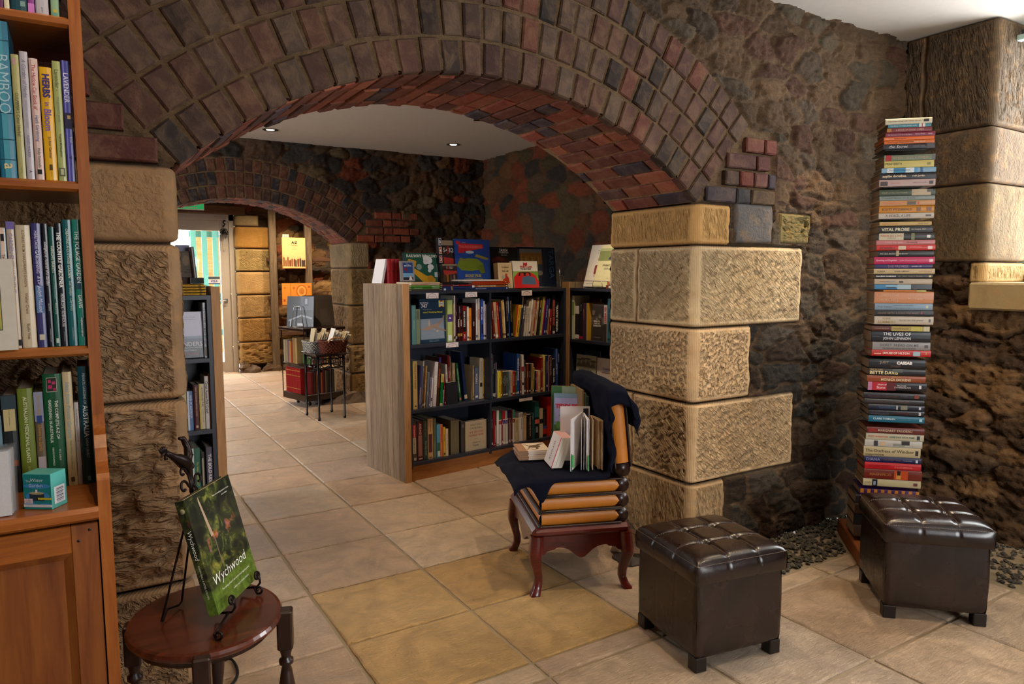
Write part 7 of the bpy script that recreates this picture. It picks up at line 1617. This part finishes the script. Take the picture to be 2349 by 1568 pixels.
mb.add([(w+.0005, .15*d, .12*h), (w+.0005, .85*d, .12*h), (w+.0005, .85*d, .60*h), (w+.0005, .15*d, .60*h)], [(0, 1, 2, 3)], '#dfe4ea')
for i in range(13): z0 = (.15+.033*i)*h; mb.add([(w+.0008, .28*d, z0), (w+.0008, .75*d, z0), (w+.0008, .75*d, z0+(.006+.014*((i*7) % 3)/2)*h), (w+.0008, .28*d, z0+(.006+.014*((i*7) % 3)/2)*h)], [(0, 1, 2, 3)], '#1c2030')
mb.build('print', 'paint', t)
# bagged cards
for i in range(4):
    P = at_z(-62+14*i, 1195, .8855); P = Vector((P.x, 1.80+.012*i, .8862))
    mw = Matrix.Translation(P) @ Matrix.Rotation(R_(-7-1.5*i), 4, 'X') @ Matrix.Rotation(R_(0), 4, 'Z')
    t = thing('bagged_card', 'white greeting card in a clear bag, '+['front', 'second', 'third', 'rearmost'][i]+' of the set leaning on the pine ledge', 'card', mw=mw, group='bagged cards on the pine ledge')
    wc = at_y(34+2.2*i, 1190, 1.80)[0]-P.x
    MB().box(0, wc-.004, .001, .0045, .001, .138, ['#d6d2d2', '#cfd3dc', '#c9c4bd', '#b8b0a6'][i]).build('card', 'paper', t)
    MB().box(-.003, wc+.001, -.0006, .006, 0, .147).build('plastic_bag', 'plastic', t)

# ---------------------------------------------------------------- the tower of books
def tower():
    yaw = -PI/4; P = (TP.x, TP.y)
    L = []
    def zz(o, s, rows): 
        for r in rows: L.append((o[1]+r[0]/s, o[1]+r[1]/s, o[0]+r[2]/s, o[0]+r[3]/s)+r[4:])
    zz((1950, 250), 6.272, [
        (130, 213, 508, 1182, '#cfc3a6', 'cream book topmost of the tall stack', (T('THE STORY OF MY LIFE', .05, .47, '#6a6048', .5), T('HELEN KELLER', .51, .76, '#8a806a', .35), ('b', .82, .93, '#1c1a1a', .3, .75))), (215, 262, 545, 1168, '#3f7f8e', 'teal thin book just below the topmost book of the stack', (B(.72, .86, '#d8d4cc'), B(.78, .8, '#a82c30'), T('THE BELLS OF THEIR SECRET ISLES', .05, .66, '#b8d4d4', .4))), (265, 318, 530, 1178, '#7c2a2c', 'dark red book third from the top of the stack', (B(0, .1, '#a8702c', .1, .9), T('A BOOK OF GOOD CHEER', .14, .88, '#d0a8a0', .35))),
        (330, 392, 512, 1228, '#7c1c38', 'maroon book fourth from the top of the stack', (T('The Romantic Lives of Louise Mack', .04, .54, '#d8b8bc', .42), T('Nancy Phelan', .6, .8, '#d8b8bc', .38), B(.86, .94, '#c89aa4', .4, .6))), (395, 444, 485, 1212, '#d8641c', 'upper of the two orange books in the stack', (T('Helen Cross', .03, .2, '#f4d8b8', .5), T('Having Our Say', .21, .44, '#7a2410', .5))), (446, 496, 490, 1217, '#d0691f', 'lower of the two orange books in the stack', (T('Blouin-Verger', .07, .28, '#9a3410', .45), T('Wings of the Kite', .29, .58, '#4a1c0c', .5), T('Mostly Unknown', .6, .82, '#f0dcc0', .45))),
        (500, 572, 475, 1222, '#211f28', 'black book with white handwritten title near the top of the stack', (T('the Secret', .12, .48, '#f0ecec', .85, .5, -.005, .35), T('HARVEY PEAR', .58, .8, '#8a8488', .35), B(.84, .98, '#4a4448')), 1),
        (655, 738, 492, 1228, '#6f7a64', 'grey-green book with a red block at its left', (B(0, .03, '#7c8670'), B(.03, .14, '#a8201c'), T('WHEN I WAS A CHILD', .16, .86, '#b89a78', .5, .5, .005), B(.94, 1, '#5a5a58'))), (742, 840, 492, 1206, '#c6b565', 'yellow book below the grey-green one in the stack', (T('PRAETERITA', .02, .36, '#5c5a1c', .45, .6, .03), ('b', .86, .93, '#8a8438', .3, .7))), (843, 912, 455, 1237, '#7fa4bc', 'sky blue and white mottled book in the upper stack', (B(.1, .22, '#d4d8d8'), B(.22, .44, '#3a86b4'), B(.44, .6, '#d0d8dc'), B(.6, .66, '#4a90bc'), T('The Good Companions', .1, .56, '#2a4a6a', .4), B(.72, .76, '#2a5f90'))),
        (916, 1002, 437, 1240, '#1f1a1c', 'black book with cream lower-case lettering in the upper stack', (T('sophie dorothea', .04, .47, '#e0c8a8', .62, .5, .03), T('ruth jordan', .58, .8, '#e0c8b0', .5, .5, .02))), (1012, 1110, 418, 1224, '#b69a92', 'pinkish white book with a faint red script', (B(.02, .15, '#4a3a34', .1, .75), T('Secret', .2, .38, '#c07a78', .5, .5, 0, .3), T('EMILY WALKER', .6, .85, '#a07e78', .25), ('b', .89, .96, '#2a2424', .25, .7)), 1),
        (1156, 1238, 422, 1225, '#3c4a38', 'dark green book with a pale painted patch', (T('Child of the Hurricane', .04, .5, '#a89c6c', .6, .5, 0, .2), B(.58, .92, '#b09a78'), B(.85, .95, '#4a4034', .5, 1))), (1245, 1310, 425, 1222, '#838c84', 'grey book below the painted green one', (T("IT WASN'T MEANT TO BE EASY", .04, .65, '#4a5450', .6, .5, 0, .1),)), (1314, 1386, 422, 1218, '#c08c5c', 'tan book with orange script and a dark stamp', (T('Everything We Expected', .06, .48, '#d8542c', .35, .5, 0, .3), B(.5, .66, '#5a4230', .15, .8), B(.69, .72, '#c04030', .2, .7))), (1391, 1490, 418, 1212, '#c4801c', 'amber book lettered in dark capitals', (T('SCOTT FITZGERALD', .05, .60, '#5c2a10', .42, .5, .03), B(.68, .76, '#7a4a18', .2, .8), B(.86, .95, '#7a4418', .2, .8))), (1494, 1574, 410, 1205, '#bcae9e', 'off-white book reading A VOICE, A LIFE', (T('A VOICE, A LIFE', .12, .58, '#4a4038', .5, .5, .01), ('b', .85, .95, '#3a2420', .35, .65)), 1)])
    zz((1950, 490), 6.272, [
        (116, 160, 425, 1172, '#c0a062', 'thin straw-coloured book above the black medical title', (T('ISLAND OF DREAMS', .04, .36, '#c87038', .5), T('SYLVIA TEARY', .74, .94, '#5a4a30', .4))), (172, 270, 413, 1188, '#1b1817', 'black book with large cream capitals reading VITAL PROBE', (T('VITAL PROBE', .05, .57, '#e4d4a8', .62, .5, .02), T('I.S. Cooper, M.D.', .61, .88, '#c0b494', .34))), (280, 372, 382, 1212, '#25241c', 'black book with a cream panel lettered in red', (B(.04, .47, '#c0b492'), T('PARALLEL LIVES', .07, .45, '#b04a34', .35, .62), T('Phyllis Rose', .17, .36, '#8a7a5c', .22, .25), B(.6, .66, '#6a6a34'), ('b', .87, .93, '#d8d4c8', .3, .7))),
        (378, 446, 376, 1222, '#bc726e', 'dusty pink book in the middle of the stack', (T('I rest my case', .16, .45, '#d8a4a0', .6), T('Verstandig', .51, .7, '#5a2c30', .5))), (451, 520, 380, 1224, '#c92a22', 'scarlet book with a cream label, below the dusty pink one', (T('POWELL', .05, .33, '#6a1210', .55, .4, .02), B(.37, .5, '#c8b494', .15, .85), T('JOURNALS', .53, .8, '#e0786c', .4, .6), ('b', .87, .95, '#e0b8b0', .2, .8))), (528, 612, 395, 1205, '#171517', 'black diaries book with a pale figure on its spine', (T('The Later Diaries of Ned Rorem', .04, .54, '#d0c4b0', .38), B(.33, .38, '#a08c64', .1, 1))),
        (620, 720, 344, 1214, '#bc1c52', 'magenta book with white italic title', (T('Speaking of Diaghilev', .03, .38, '#f0c8d4', .5, .5, 0, .3), T('John Drummond', .42, .7, '#e090ac', .42, .5, 0, .3), ('b', .91, .97, '#e8c8c0', .3, .7))), (726, 788, 355, 1186, '#2a2252', 'deep violet book reading THE PROMISE', (T('THE PROMISE', .22, .58, '#8a6a7c', .6), T('SANDRA LEE', .64, .81, '#c8bcc0', .4))), (791, 858, 340, 1216, '#c3a97c', 'buff book just above the black opera memoir', (T('ELINDA', .06, .19, '#3a3024', .42), T('ROGER CLIMPSON', .34, .58, '#3a3024', .38), T('Hodder & Stoughton', .73, .95, '#a8764c', .3))),
        (866, 932, 365, 1190, '#131214', 'black opera memoir in the middle of the stack', (T('PLACIDO DOMINGO', .01, .36, '#e4e0d8', .5, .5, .03), T('MY FIRST FORTY YEARS', .4, .82, '#8a7a58', .4), B(.93, .97, '#c9a050', .3, .7))), (936, 1012, 350, 1180, '#b8a488', 'cream book with red and blue lettering and a small black pistol', (T('DYING', .09, .18, '#a84838', .55), T('FOR A CURE', .19, .36, '#5a84a0', .55), ('b', .43, .5, '#2a2420', .3, .6))), (1018, 1086, 350, 1172, '#3f80ac', 'blue seascape book with a dark right half', (B(.2, .4, '#7fb0cc', .4, .9), B(.21, .38, '#2a3434', .25, .5), B(.4, .64, '#9ab0b4'), B(.64, 1, '#20242a')), 1),
        (1098, 1122, 478, 1092, '#c4721c', 'very thin orange booklet lying above the salmon volume', (B(.78, 1, '#a89c20'),)), (1124, 1286, 350, 1204, '#c98458', 'thick salmon volume in the middle of the stack', (T('CLEMENTINE', .04, .42, '#d8a884', .3, .72), T('CHURCHILL', .04, .42, '#d8a884', .3, .3), T('by her daughter', .6, .8, '#e0b894', .15, .7), T('Mary Soames', .56, .84, '#e0b894', .2, .4))), (1291, 1380, 355, 1188, '#8396a4', 'pale blue-grey book below the salmon volume', (T('True Colours', .05, .3, '#3a4450', .5, .5, 0, .3), T('London doctor and her family', .32, .66, '#5a6874', .24, .68), T('Their tragedy to triumph', .35, .62, '#5a6874', .24, .3), B(.88, .92, '#c8c090', .3, .7))),
        (1386, 1470, 352, 1196, '#1a191b', 'black book with tall thin brown capitals', (T('DENNIS SMITH  A SONG FOR MARY', .05, .75, '#8a6a58', .6), B(.79, .81, '#b83030', .35, .7))), (1476, 1592, 350, 1200, '#c3b29a', 'cream book with black handwriting, above the checked shelf gap', (T('ANNE', .13, .28, '#a8905c', .32, .72), T('SUMMERS', .05, .37, '#a8905c', .34, .3), T('ducks on the pond', .42, .83, '#3a3028', .5, .5, -.01, .3), ('b', .92, .95, '#4a4440', .3, .7)), 1)])
    zz((1940, 730), 6.272, [
        (112, 182, 375, 1205, '#5a2a1c', 'brown and yellow book above the tall black music biography', (T('A DAUGHTER OF ISIS', .04, .3, '#b89078', .55), B(.34, .68, '#a8923c'), T('Nawal El Saadawi', .38, .64, '#3a3018', .5), B(.68, .88, '#b8a83c'), B(.89, 1, '#c0b48c'))), (185, 338, 368, 1222, '#131118', 'thick black music biography with two lines of white capitals', (T('THE LIVES OF', .2, .67, '#e8e4e4', .36, .74), T('JOHN LENNON', .2, .67, '#e8e4e4', .36, .3), T('ALBERT GOLDMAN', .02, .14, '#8a8488', .3))), (343, 455, 386, 1218, '#8e8884', 'silver-grey book with slim serif title', (T("DON'T TREAD ON ME", .13, .8, '#4f4a48', .45, .62), T('The Selected Letters of S.J. Perelman', .13, .8, '#5f5a58', .25, .2), ('b', .9, .96, '#4a4644', .3, .7))), (458, 545, 372, 1224, '#bc1f1e', 'bright red book reading HOUSE OF HILTON', (T('HOUSE OF HILTON', .19, .64, '#f0d8c8', .5, .5, .03), B(.04, .16, '#e0a890', .3, .5), B(.70, .82, '#9ab0b4', .1, .8), B(.91, .93, '#c8a040', .4, .7)), 1),
        (588, 724, 333, 1148, '#121016', 'black diaries volume with wide white and grey capitals', (T('JUDY', .16, .39, '#9a8c74', .34, .62, .02), T('CASSAB', .44, .82, '#f0e8dc', .34, .62, .06), T('DIARIES', .34, .62, '#6a4a3c', .2, .25))), (727, 824, 330, 1146, '#171415', 'black film star book with cream capitals and grey arc', (T("THIS 'N THAT", .02, .25, '#c8a860', .22, .88), T('BETTE DAVIS', .02, .52, '#e8d49c', .55, .42, .03), B(.42, .6, '#5a5c58', .5, 1))), (827, 918, 304, 1148, '#8a3f1c', 'rust brown book with cream capitals and thin rules', (B(0, 1, '#b8623a', .70, .76), T('MONICA DICKENS', .24, .75, '#e0c8a0', .42, .4, .03), T('OPEN BOOK', .42, .58, '#c8a050', .2, .8))), (920, 1040, 318, 1164, '#15121a', 'red and black book reading Heart of Stone', (B(0, .07, '#c07a9c'), B(.07, .32, '#b4182a'), B(.32, .48, '#5a1418'), T('Heart of', .17, .32, '#f0dcd8', .28, .7), T('Stone', .15, .30, '#f0dcd8', .38, .36), T('MICHAEL', .50, .66, '#c8b8b4', .22, .62), T('CHAMBERLAIN', .45, .73, '#c8b8b4', .22, .4), ('b', .87, .91, '#d8d4d4', .3, .7)), 1),
        (1076, 1162, 258, 1150, '#191720', 'near-black book first under the second metal shelf gap', (T('Rowan Atkinson', .08, .55, '#4a2c28', .5), T('BRUCE DESSAU', .6, .72, '#8a8488', .3), B(.82, .89, '#7a3428', .2, .8))), (1166, 1240, 268, 1130, '#1c1a1c', 'dark book with brown condensed capitals', (T('REPORT FROM ENGINE CO. 82', .04, .48, '#6a4c3c', .6), T('DENNIS SMITH', .53, .76, '#6a4c3c', .6))), (1244, 1318, 320, 1130, '#161a2c', 'midnight blue book with pale photo squares', (T('SAUVAGE', .2, .48, '#34507a', .5), ('b', .5, .53, '#a8a8a0', .1, .9), ('b', .58, .70, '#7c7a68', .1, .95), ('b', .9, .94, '#c8c8d0', .25, .75))),
        (1322, 1405, 328, 1132, '#111014', 'black book with grey capitals just above the teal one', (T('A WOMAN OF', .06, .36, '#54505c', .35, .7), T('INDEPENDENCE', .04, .37, '#54505c', .35, .3), T('Kerry Nangle', .42, .82, '#6a2028', .35), ('b', .9, .94, '#c0bcc0', .2, .8))), (1408, 1498, 326, 1130, '#136078', 'teal blue book with white spaced capitals in the lower stack', (T('CLAIRE TOMALIN', .05, .51, '#c8dce0', .3, .55, .02), T('THE INVISIBLE WOMAN', .58, .76, '#5a9aac', .3), ('b', .91, .96, '#a8ccd4', .3, .7)), 1)])
    zz((1900, 960), 5.407, [
        (112, 184, 473, 1190, '#5e221c', 'maroon book with cream art-deco capitals', (T('MARGARET TRUDEAU', .2, .79, '#d0b494', .6), B(.03, .18, '#8a2420', .2, .8))), (188, 268, 468, 1188, '#b8ad92', 'pale book with red and green painted capitals', (T('SUZY WIGHTON', .04, .38, '#b8483c', .6, .5, .02), T('ONE DAY AT A TIME', .41, .84, '#3f6048', .6, .5, .02), ('b', .88, .93, '#2c3038', .2, .8))), (271, 350, 450, 1166, '#b8b2a6', 'grey-white book with a black and white portrait on its spine', (B(.16, .23, '#34343c', .1, .9), ('b', .27, .36, '#c8a888', .2, .8), ('b', .5, .7, '#8a8a7c', .2, .6), ('b', .64, .78, '#2c2a2c', .4, 1))), (354, 462, 435, 1142, '#b8a67e', 'stone-coloured book reading The Duchess of Windsor', (T('The Duchess of Windsor', .03, .89, '#4a3c1c', .48, .6), T('CHARLES HIGHAM', .03, .36, '#4a3c1c', .2, .18), ('b', .91, .96, '#2a2420', .25, .75))),
        (474, 546, 442, 1152, '#1c1c48', 'navy biography with pale wide capitals', (T('DIANA', .02, .3, '#8a8aac', .5), T('THE SECRET YEARS', .33, .65, '#7a5a4c', .35), T('Nicholas Davies', .68, .84, '#a8a8b4', .24), ('b', .9, .94, '#c8c8d4', .2, .7))), (549, 632, 450, 1150, '#b81c20', 'vivid red book just above the maroon portrait book', (T('HIGHEST DUTY', .06, .46, '#8a1414', .5), T('SULLENBERGER', .53, .85, '#e07a70', .32, .4))), (635, 752, 440, 1160, '#6a2314', 'chestnut book with a small golden portrait', (T('MAGNIFICO', .1, .47, '#a86a40', .42), ('b', .52, .76, '#b8481c', .05, .95), ('b', .56, .64, '#c88c40', .1, .75), ('b', .57, .63, '#2c1410', .5, .95))), (756, 846, 430, 1148, '#b6a780', 'cream book second above the purple check book', (('b', .16, .25, '#1c1c24', .05, .95), ('b', .18, .22, '#8a98a8', .2, .7), T('NO PASSING', .03, .14, '#4a4034', .4), ('b', .87, .94, '#6a3a34', .3, .7)), 1),
        (884, 950, 396, 1110, '#3c1c58', 'purple and orange checked book half hidden by the leather ottoman', tuple(('b', .12*k, .12*k+.06, '#b8782c', .35, 1) for k in range(9)))])
    # three volumes hidden at the foot
    L += [(1138, 1156, 1962, 2100, '#2c2a30', 'dark volume low in the stack behind the ottoman, second above the lowest', ()), (1158, 1180, 1960, 2100, '#3a2c24', 'brown volume low in the stack behind the ottoman, third up from the board', ()), (1182, 1206, 1958, 2100, '#20242c', 'dark volume second up from the wooden board at the foot of the stack', ()), (1208, 1234, 1958, 2100, '#4a4038', 'grey-brown volume lying lowest on the wooden board', ())]
    W = []
    for r in L:
        y0, y1, x0, x1 = r[:4]; xm = (x0+x1)/2
        za = at_plane(xm, y0, P, yaw)[1]; zb = at_plane(xm, y1, P, yaw)[1]; sa = at_plane(x0, (y0+y1)/2, P, yaw)[0]; sb = at_plane(x1, (y0+y1)/2, P, yaw)[0]
        W.append([zb, za, sa, sb]+list(r[4:]))
    W.sort(key=lambda q: q[0])
    z = .075; rnd = random.Random(12)
    for q in W:
        zb, za, sa, sb = q[:4]; col, lab, dec = q[4:7]
        base = max(zb, z+.0006)
        if len(q) > 7 or (base-z) > .008:               # a thin metal plate carries each group
            MB().box(-.085, .085, .02, .25, base-.003, base-.0005).build('shelf_plate', 'rim_black', bpy.data.objects['tower_shelf'])
            if base-z > .004: pass
        elif base-z > .0015: base = z+.0006
        t = max(za-base, .006)
        if (za-base) < .006: base = z+.0006
        mw = frame((0, 0, 1), TI, -TD, TP+TD*sb+Vector((0, 0, base))+TI*rnd.uniform(-.002, .004))
        book(mw, t, sb-sa, rnd.uniform(.145, .175), col, dec, lab, 'books in the tall corner stack', parts=True, hard=True, pages='#8f7c68')
        z = base+t
tower()

# ---------------------------------------------------------------- books shown on the book-shaped chair
SZ = .5285
GB = 'square bird booklets lying on the chair'
for i in range(5):
    mw = CM @ Matrix.Translation((-.004+.002*(i % 2)-.0, .285+.002*i, SZ+.0085*i)) @ Matrix.Rotation(R_(-1.5+(i*7 % 3)), 4, 'Z')
    top = i == 4
    t = thing('booklet', ('top booklet with a leaping brown bird, on the flat pile on the chair' if top else 'plain square booklet in the flat pile on the chair, '+['lowest', 'second from bottom', 'middle', 'just under the bird cover'][i]), 'booklet', mw=mw, group=GB)
    w = .148
    mb = MB(); mb.box(0, w, 0, w, .0078, .0083, '#d9c7ae'); mb.box(0, w, 0, w, 0, .0006, '#d9c7ae'); mb.box(-.0005, 0, 0, w, 0, .0083, '#9a6f54'); mb.box(0, .045, -.0004, 0, 0.0, .0083, '#8a6a50')
    if top:
        zt = .00845
        def pl(pts, c, k=0): mb.add([(a*w, b*w, zt+k*.0002) for a, b in pts], [tuple(range(len(pts)))], c)
        pl([(0, 0), (.27, 0), (.27, 1), (0, 1)], '#a37a5e')
        pl([(.42, .46), (.52, .38), (.70, .36), (.80, .48), (.80, .60), (.72, .72), (.60, .70), (.48, .66), (.42, .58)], '#6c5844', 1)
        pl([(.68, .70), (.76, .68), (.98, .80), (.97, .86), (.82, .84)], '#4c3c30', 1)
        pl([(.40, .60), (.46, .66), (.38, .78), (.30, .84), (.29, .80), (.36, .72)], '#5c4a3a', 1); pl([(.54, .40), (.62, .38), (.60, .18), (.56, .14), (.70, .22), (.68, .38)], '#5c5044', 1)
        pl([(.42, .48), (.46, .44), (.32, .22), (.27, .10), (.33, .16)], '#4c4034', 1); pl([(.40, .14), (.50, .10), (.60, .14), (.62, .20), (.52, .16)], '#7a7068', 1)
    mb.build('cover', 'matt_cover', t); MB().box(.0005, w-.0006, .0005, w-.0006, .0006, .0077, '#e4ddd8').build('pages', 'paper', t)
for i in range(9):
    mw = CM @ Matrix.Translation((.112+.0056*i, .125+.001*(i % 3), SZ+.0015)) @ Matrix.Rotation(R_(19), 4, 'Y')
    mb = MB(); mb.box(0, .0048, 0, .148, 0, .143, '#ddd8cc'); mb.box(-.0002, 0, 0, .148, 0, .143, '#d8cfcf'); mb.box(0, .0048, 0, .148, .143, .1434, '#e0a49c')
    if i == 0: mb.text('wrens', frame((0, 0, -1), (0, -1, 0), (-1, 0, 0), (-.0006, .074, .07)), .09, .03, '#6a5a5a'); mb.box(-.0005, -.0002, 0, .01, 0, .143, '#c84a54')
    tag(mb.build('booklet', 'paper', mw=mw), 'white pink-edged booklet in the row leaning to the right on the chair' if i else 'front booklet of the leaning row on the chair, its white cover facing left', 'booklet', 'pink-edged booklets leaning on the chair')
def open_book(label, hinge, left, right, h, cols, lean=0, tip=None, curve=0):
    """a book stood on its ends with the boards fanned: hinge/left/right are points on the seat"""
    t = thing('open_book', label, 'book', mw=CM @ Matrix.Translation((0, 0, SZ)))
    H = Vector((*hinge, 0)); Ls = [Vector((*left, 0)), Vector((*right, 0))]
    def leaf(name, a, b, zt, z0, th, col, mat='paper', cv=0):
        mb = MB(); d = (b-a); n = Vector((-d.y, d.x, 0)).normalized()
        mb.grid(lambda u, v: a+d*u+n*(cv*math.sin(PI*u))+Vector((0, 0, z0+(zt-z0)*v)), 8, 2, col)
        mb.grid(lambda u, v: a+d*(1-u)+n*(cv*math.sin(PI*(1-u))+th)+Vector((0, 0, z0+(zt-z0)*v)), 8, 2, col)
        mb.add([a+n*0+Vector((0, 0, zt)), b+Vector((0, 0, zt)), b+n*th+Vector((0, 0, zt)), a+n*th+Vector((0, 0, zt)), b+Vector((0, 0, z0)), b+n*th+Vector((0, 0, z0)), a+Vector((0, 0, z0)), a+n*th+Vector((0, 0, z0))], [(0, 1, 2, 3), (1, 4, 5, 2), (0, 3, 7, 6)], col)
        mb.build(name, mat, t)
    leaf('front_cover', H, Ls[0], h, 0, -.003, cols[0]); leaf('back_cover', H, Ls[1], h, 0, .003, cols[0], cv=curve)
    for k in range(3):
        q = Ls[1].lerp(Ls[0], .10+.16*k); leaf('page', H, H+(q-H)*(.97), h-.004, .004, .0012 if k else .006, cols[1], cv=curve*.8)
    return t, H, Ls
t, H, Ls = open_book('white-paged book standing wide open towards the viewer on the chair', (.285, .225), (.185, .065), (.262, .055), .232, ('#e2dcdc', '#e8e4e6'))
mb = MB(); mb.box(0, .012, -.001, 0, 0, .055, '#3fae4c'); mb.box(.0, .004, -.0015, -.0005, -.02, .06, '#1f6a34'); mb.build('green_tab', 'paint', t, loc=(.186, .064, .018))
mb = MB(); mb.box(0, .006, -.001, .001, 0, .07, '#2c8a44'); mb.build('green_corner', 'paint', t, loc=(.258, .054, .001))
mw = CM @ Matrix.Translation((.20, .235, SZ)) @ Matrix.Rotation(R_(38-31), 4, 'Z')
slab('book', 'white board book standing just behind the wide open one on the chair', 'book', .135, .255, .012, CM @ Matrix.Translation((.185, .25, SZ)) @ Matrix.Rotation(R_(-12), 4, 'Z'), ['#ddd8da', '#d0ccca'], [('t', 'a', .3, .36, .75, .01, '#5a4a4a')], 'paper')
slab('book', 'blue and lilac picture book with red lettering, standing behind the white books on the chair', 'book', .12, .30, .012, CM @ Matrix.Translation((.175, .345, SZ)) @ Matrix.Rotation(R_(-20), 4, 'Z') @ Matrix.Rotation(R_(-3), 4, 'X'), ['#8fa4cc', '#5a7a4c'],
     [('r', 0, 1, 0, 1, '#7d9abc'), ('r', 0, .3, 0, .5, '#4a6a44'), ('r', .04, .97, .55, .93, '#a8a8dc'), ('e', .18, .5, .08, .06, '#5a8a44'), ('e', .12, .35, .08, .08, '#3c5c34'), ('e', .16, .2, .1, .06, '#6a6a6a'), ('t', 'TIDDLES', .06, .94, .80, .15, '#c83a50', 0, .06), ('t', 'The Fishing Cat', .2, .8, .64, .05, '#3a4a7a')])
slab('book', 'green backed picture book hindmost on the chair beside the red-lettered one', 'book', .125, .33, .02, CM @ Matrix.Translation((.175, .385, SZ)) @ Matrix.Rotation(R_(-20), 4, 'Z'), ['#3c5c3c', '#6a6a44'], [('r', 0, 1, .86, 1, '#3c6a44'), ('r', .4, 1, .80, 1, '#8a9a8c')])
for i, (c, hh, lb) in enumerate((('#8a6a3c', .33, 'brown book standing on the chair between the green book and the cloth'), ('#4a5a4c', .315, 'dark green book on the chair beside the brown one'), ('#2c3440', .30, 'slim dark blue book nearest the cloth-covered chair back'))):
    book(CM @ Matrix.Translation((.284+.0125*i, .24, SZ)), .010, hh, .2, c, (), lb, None)
open_book('cream-paged paperback standing half open against the chair back', (.308, .175), (.288, .07), (.326, .055), .225, ('#cfb48c', '#d8bd96'), curve=.006)
slab('book', 'dark covered book standing behind the cream-paged paperback on the chair', 'book', .022, .25, .006, CM @ Matrix.Translation((.284, .205, SZ)), ['#2c2a34', '#1c1c24'], [('r', .1, .9, .1, .9, '#3a3844')])
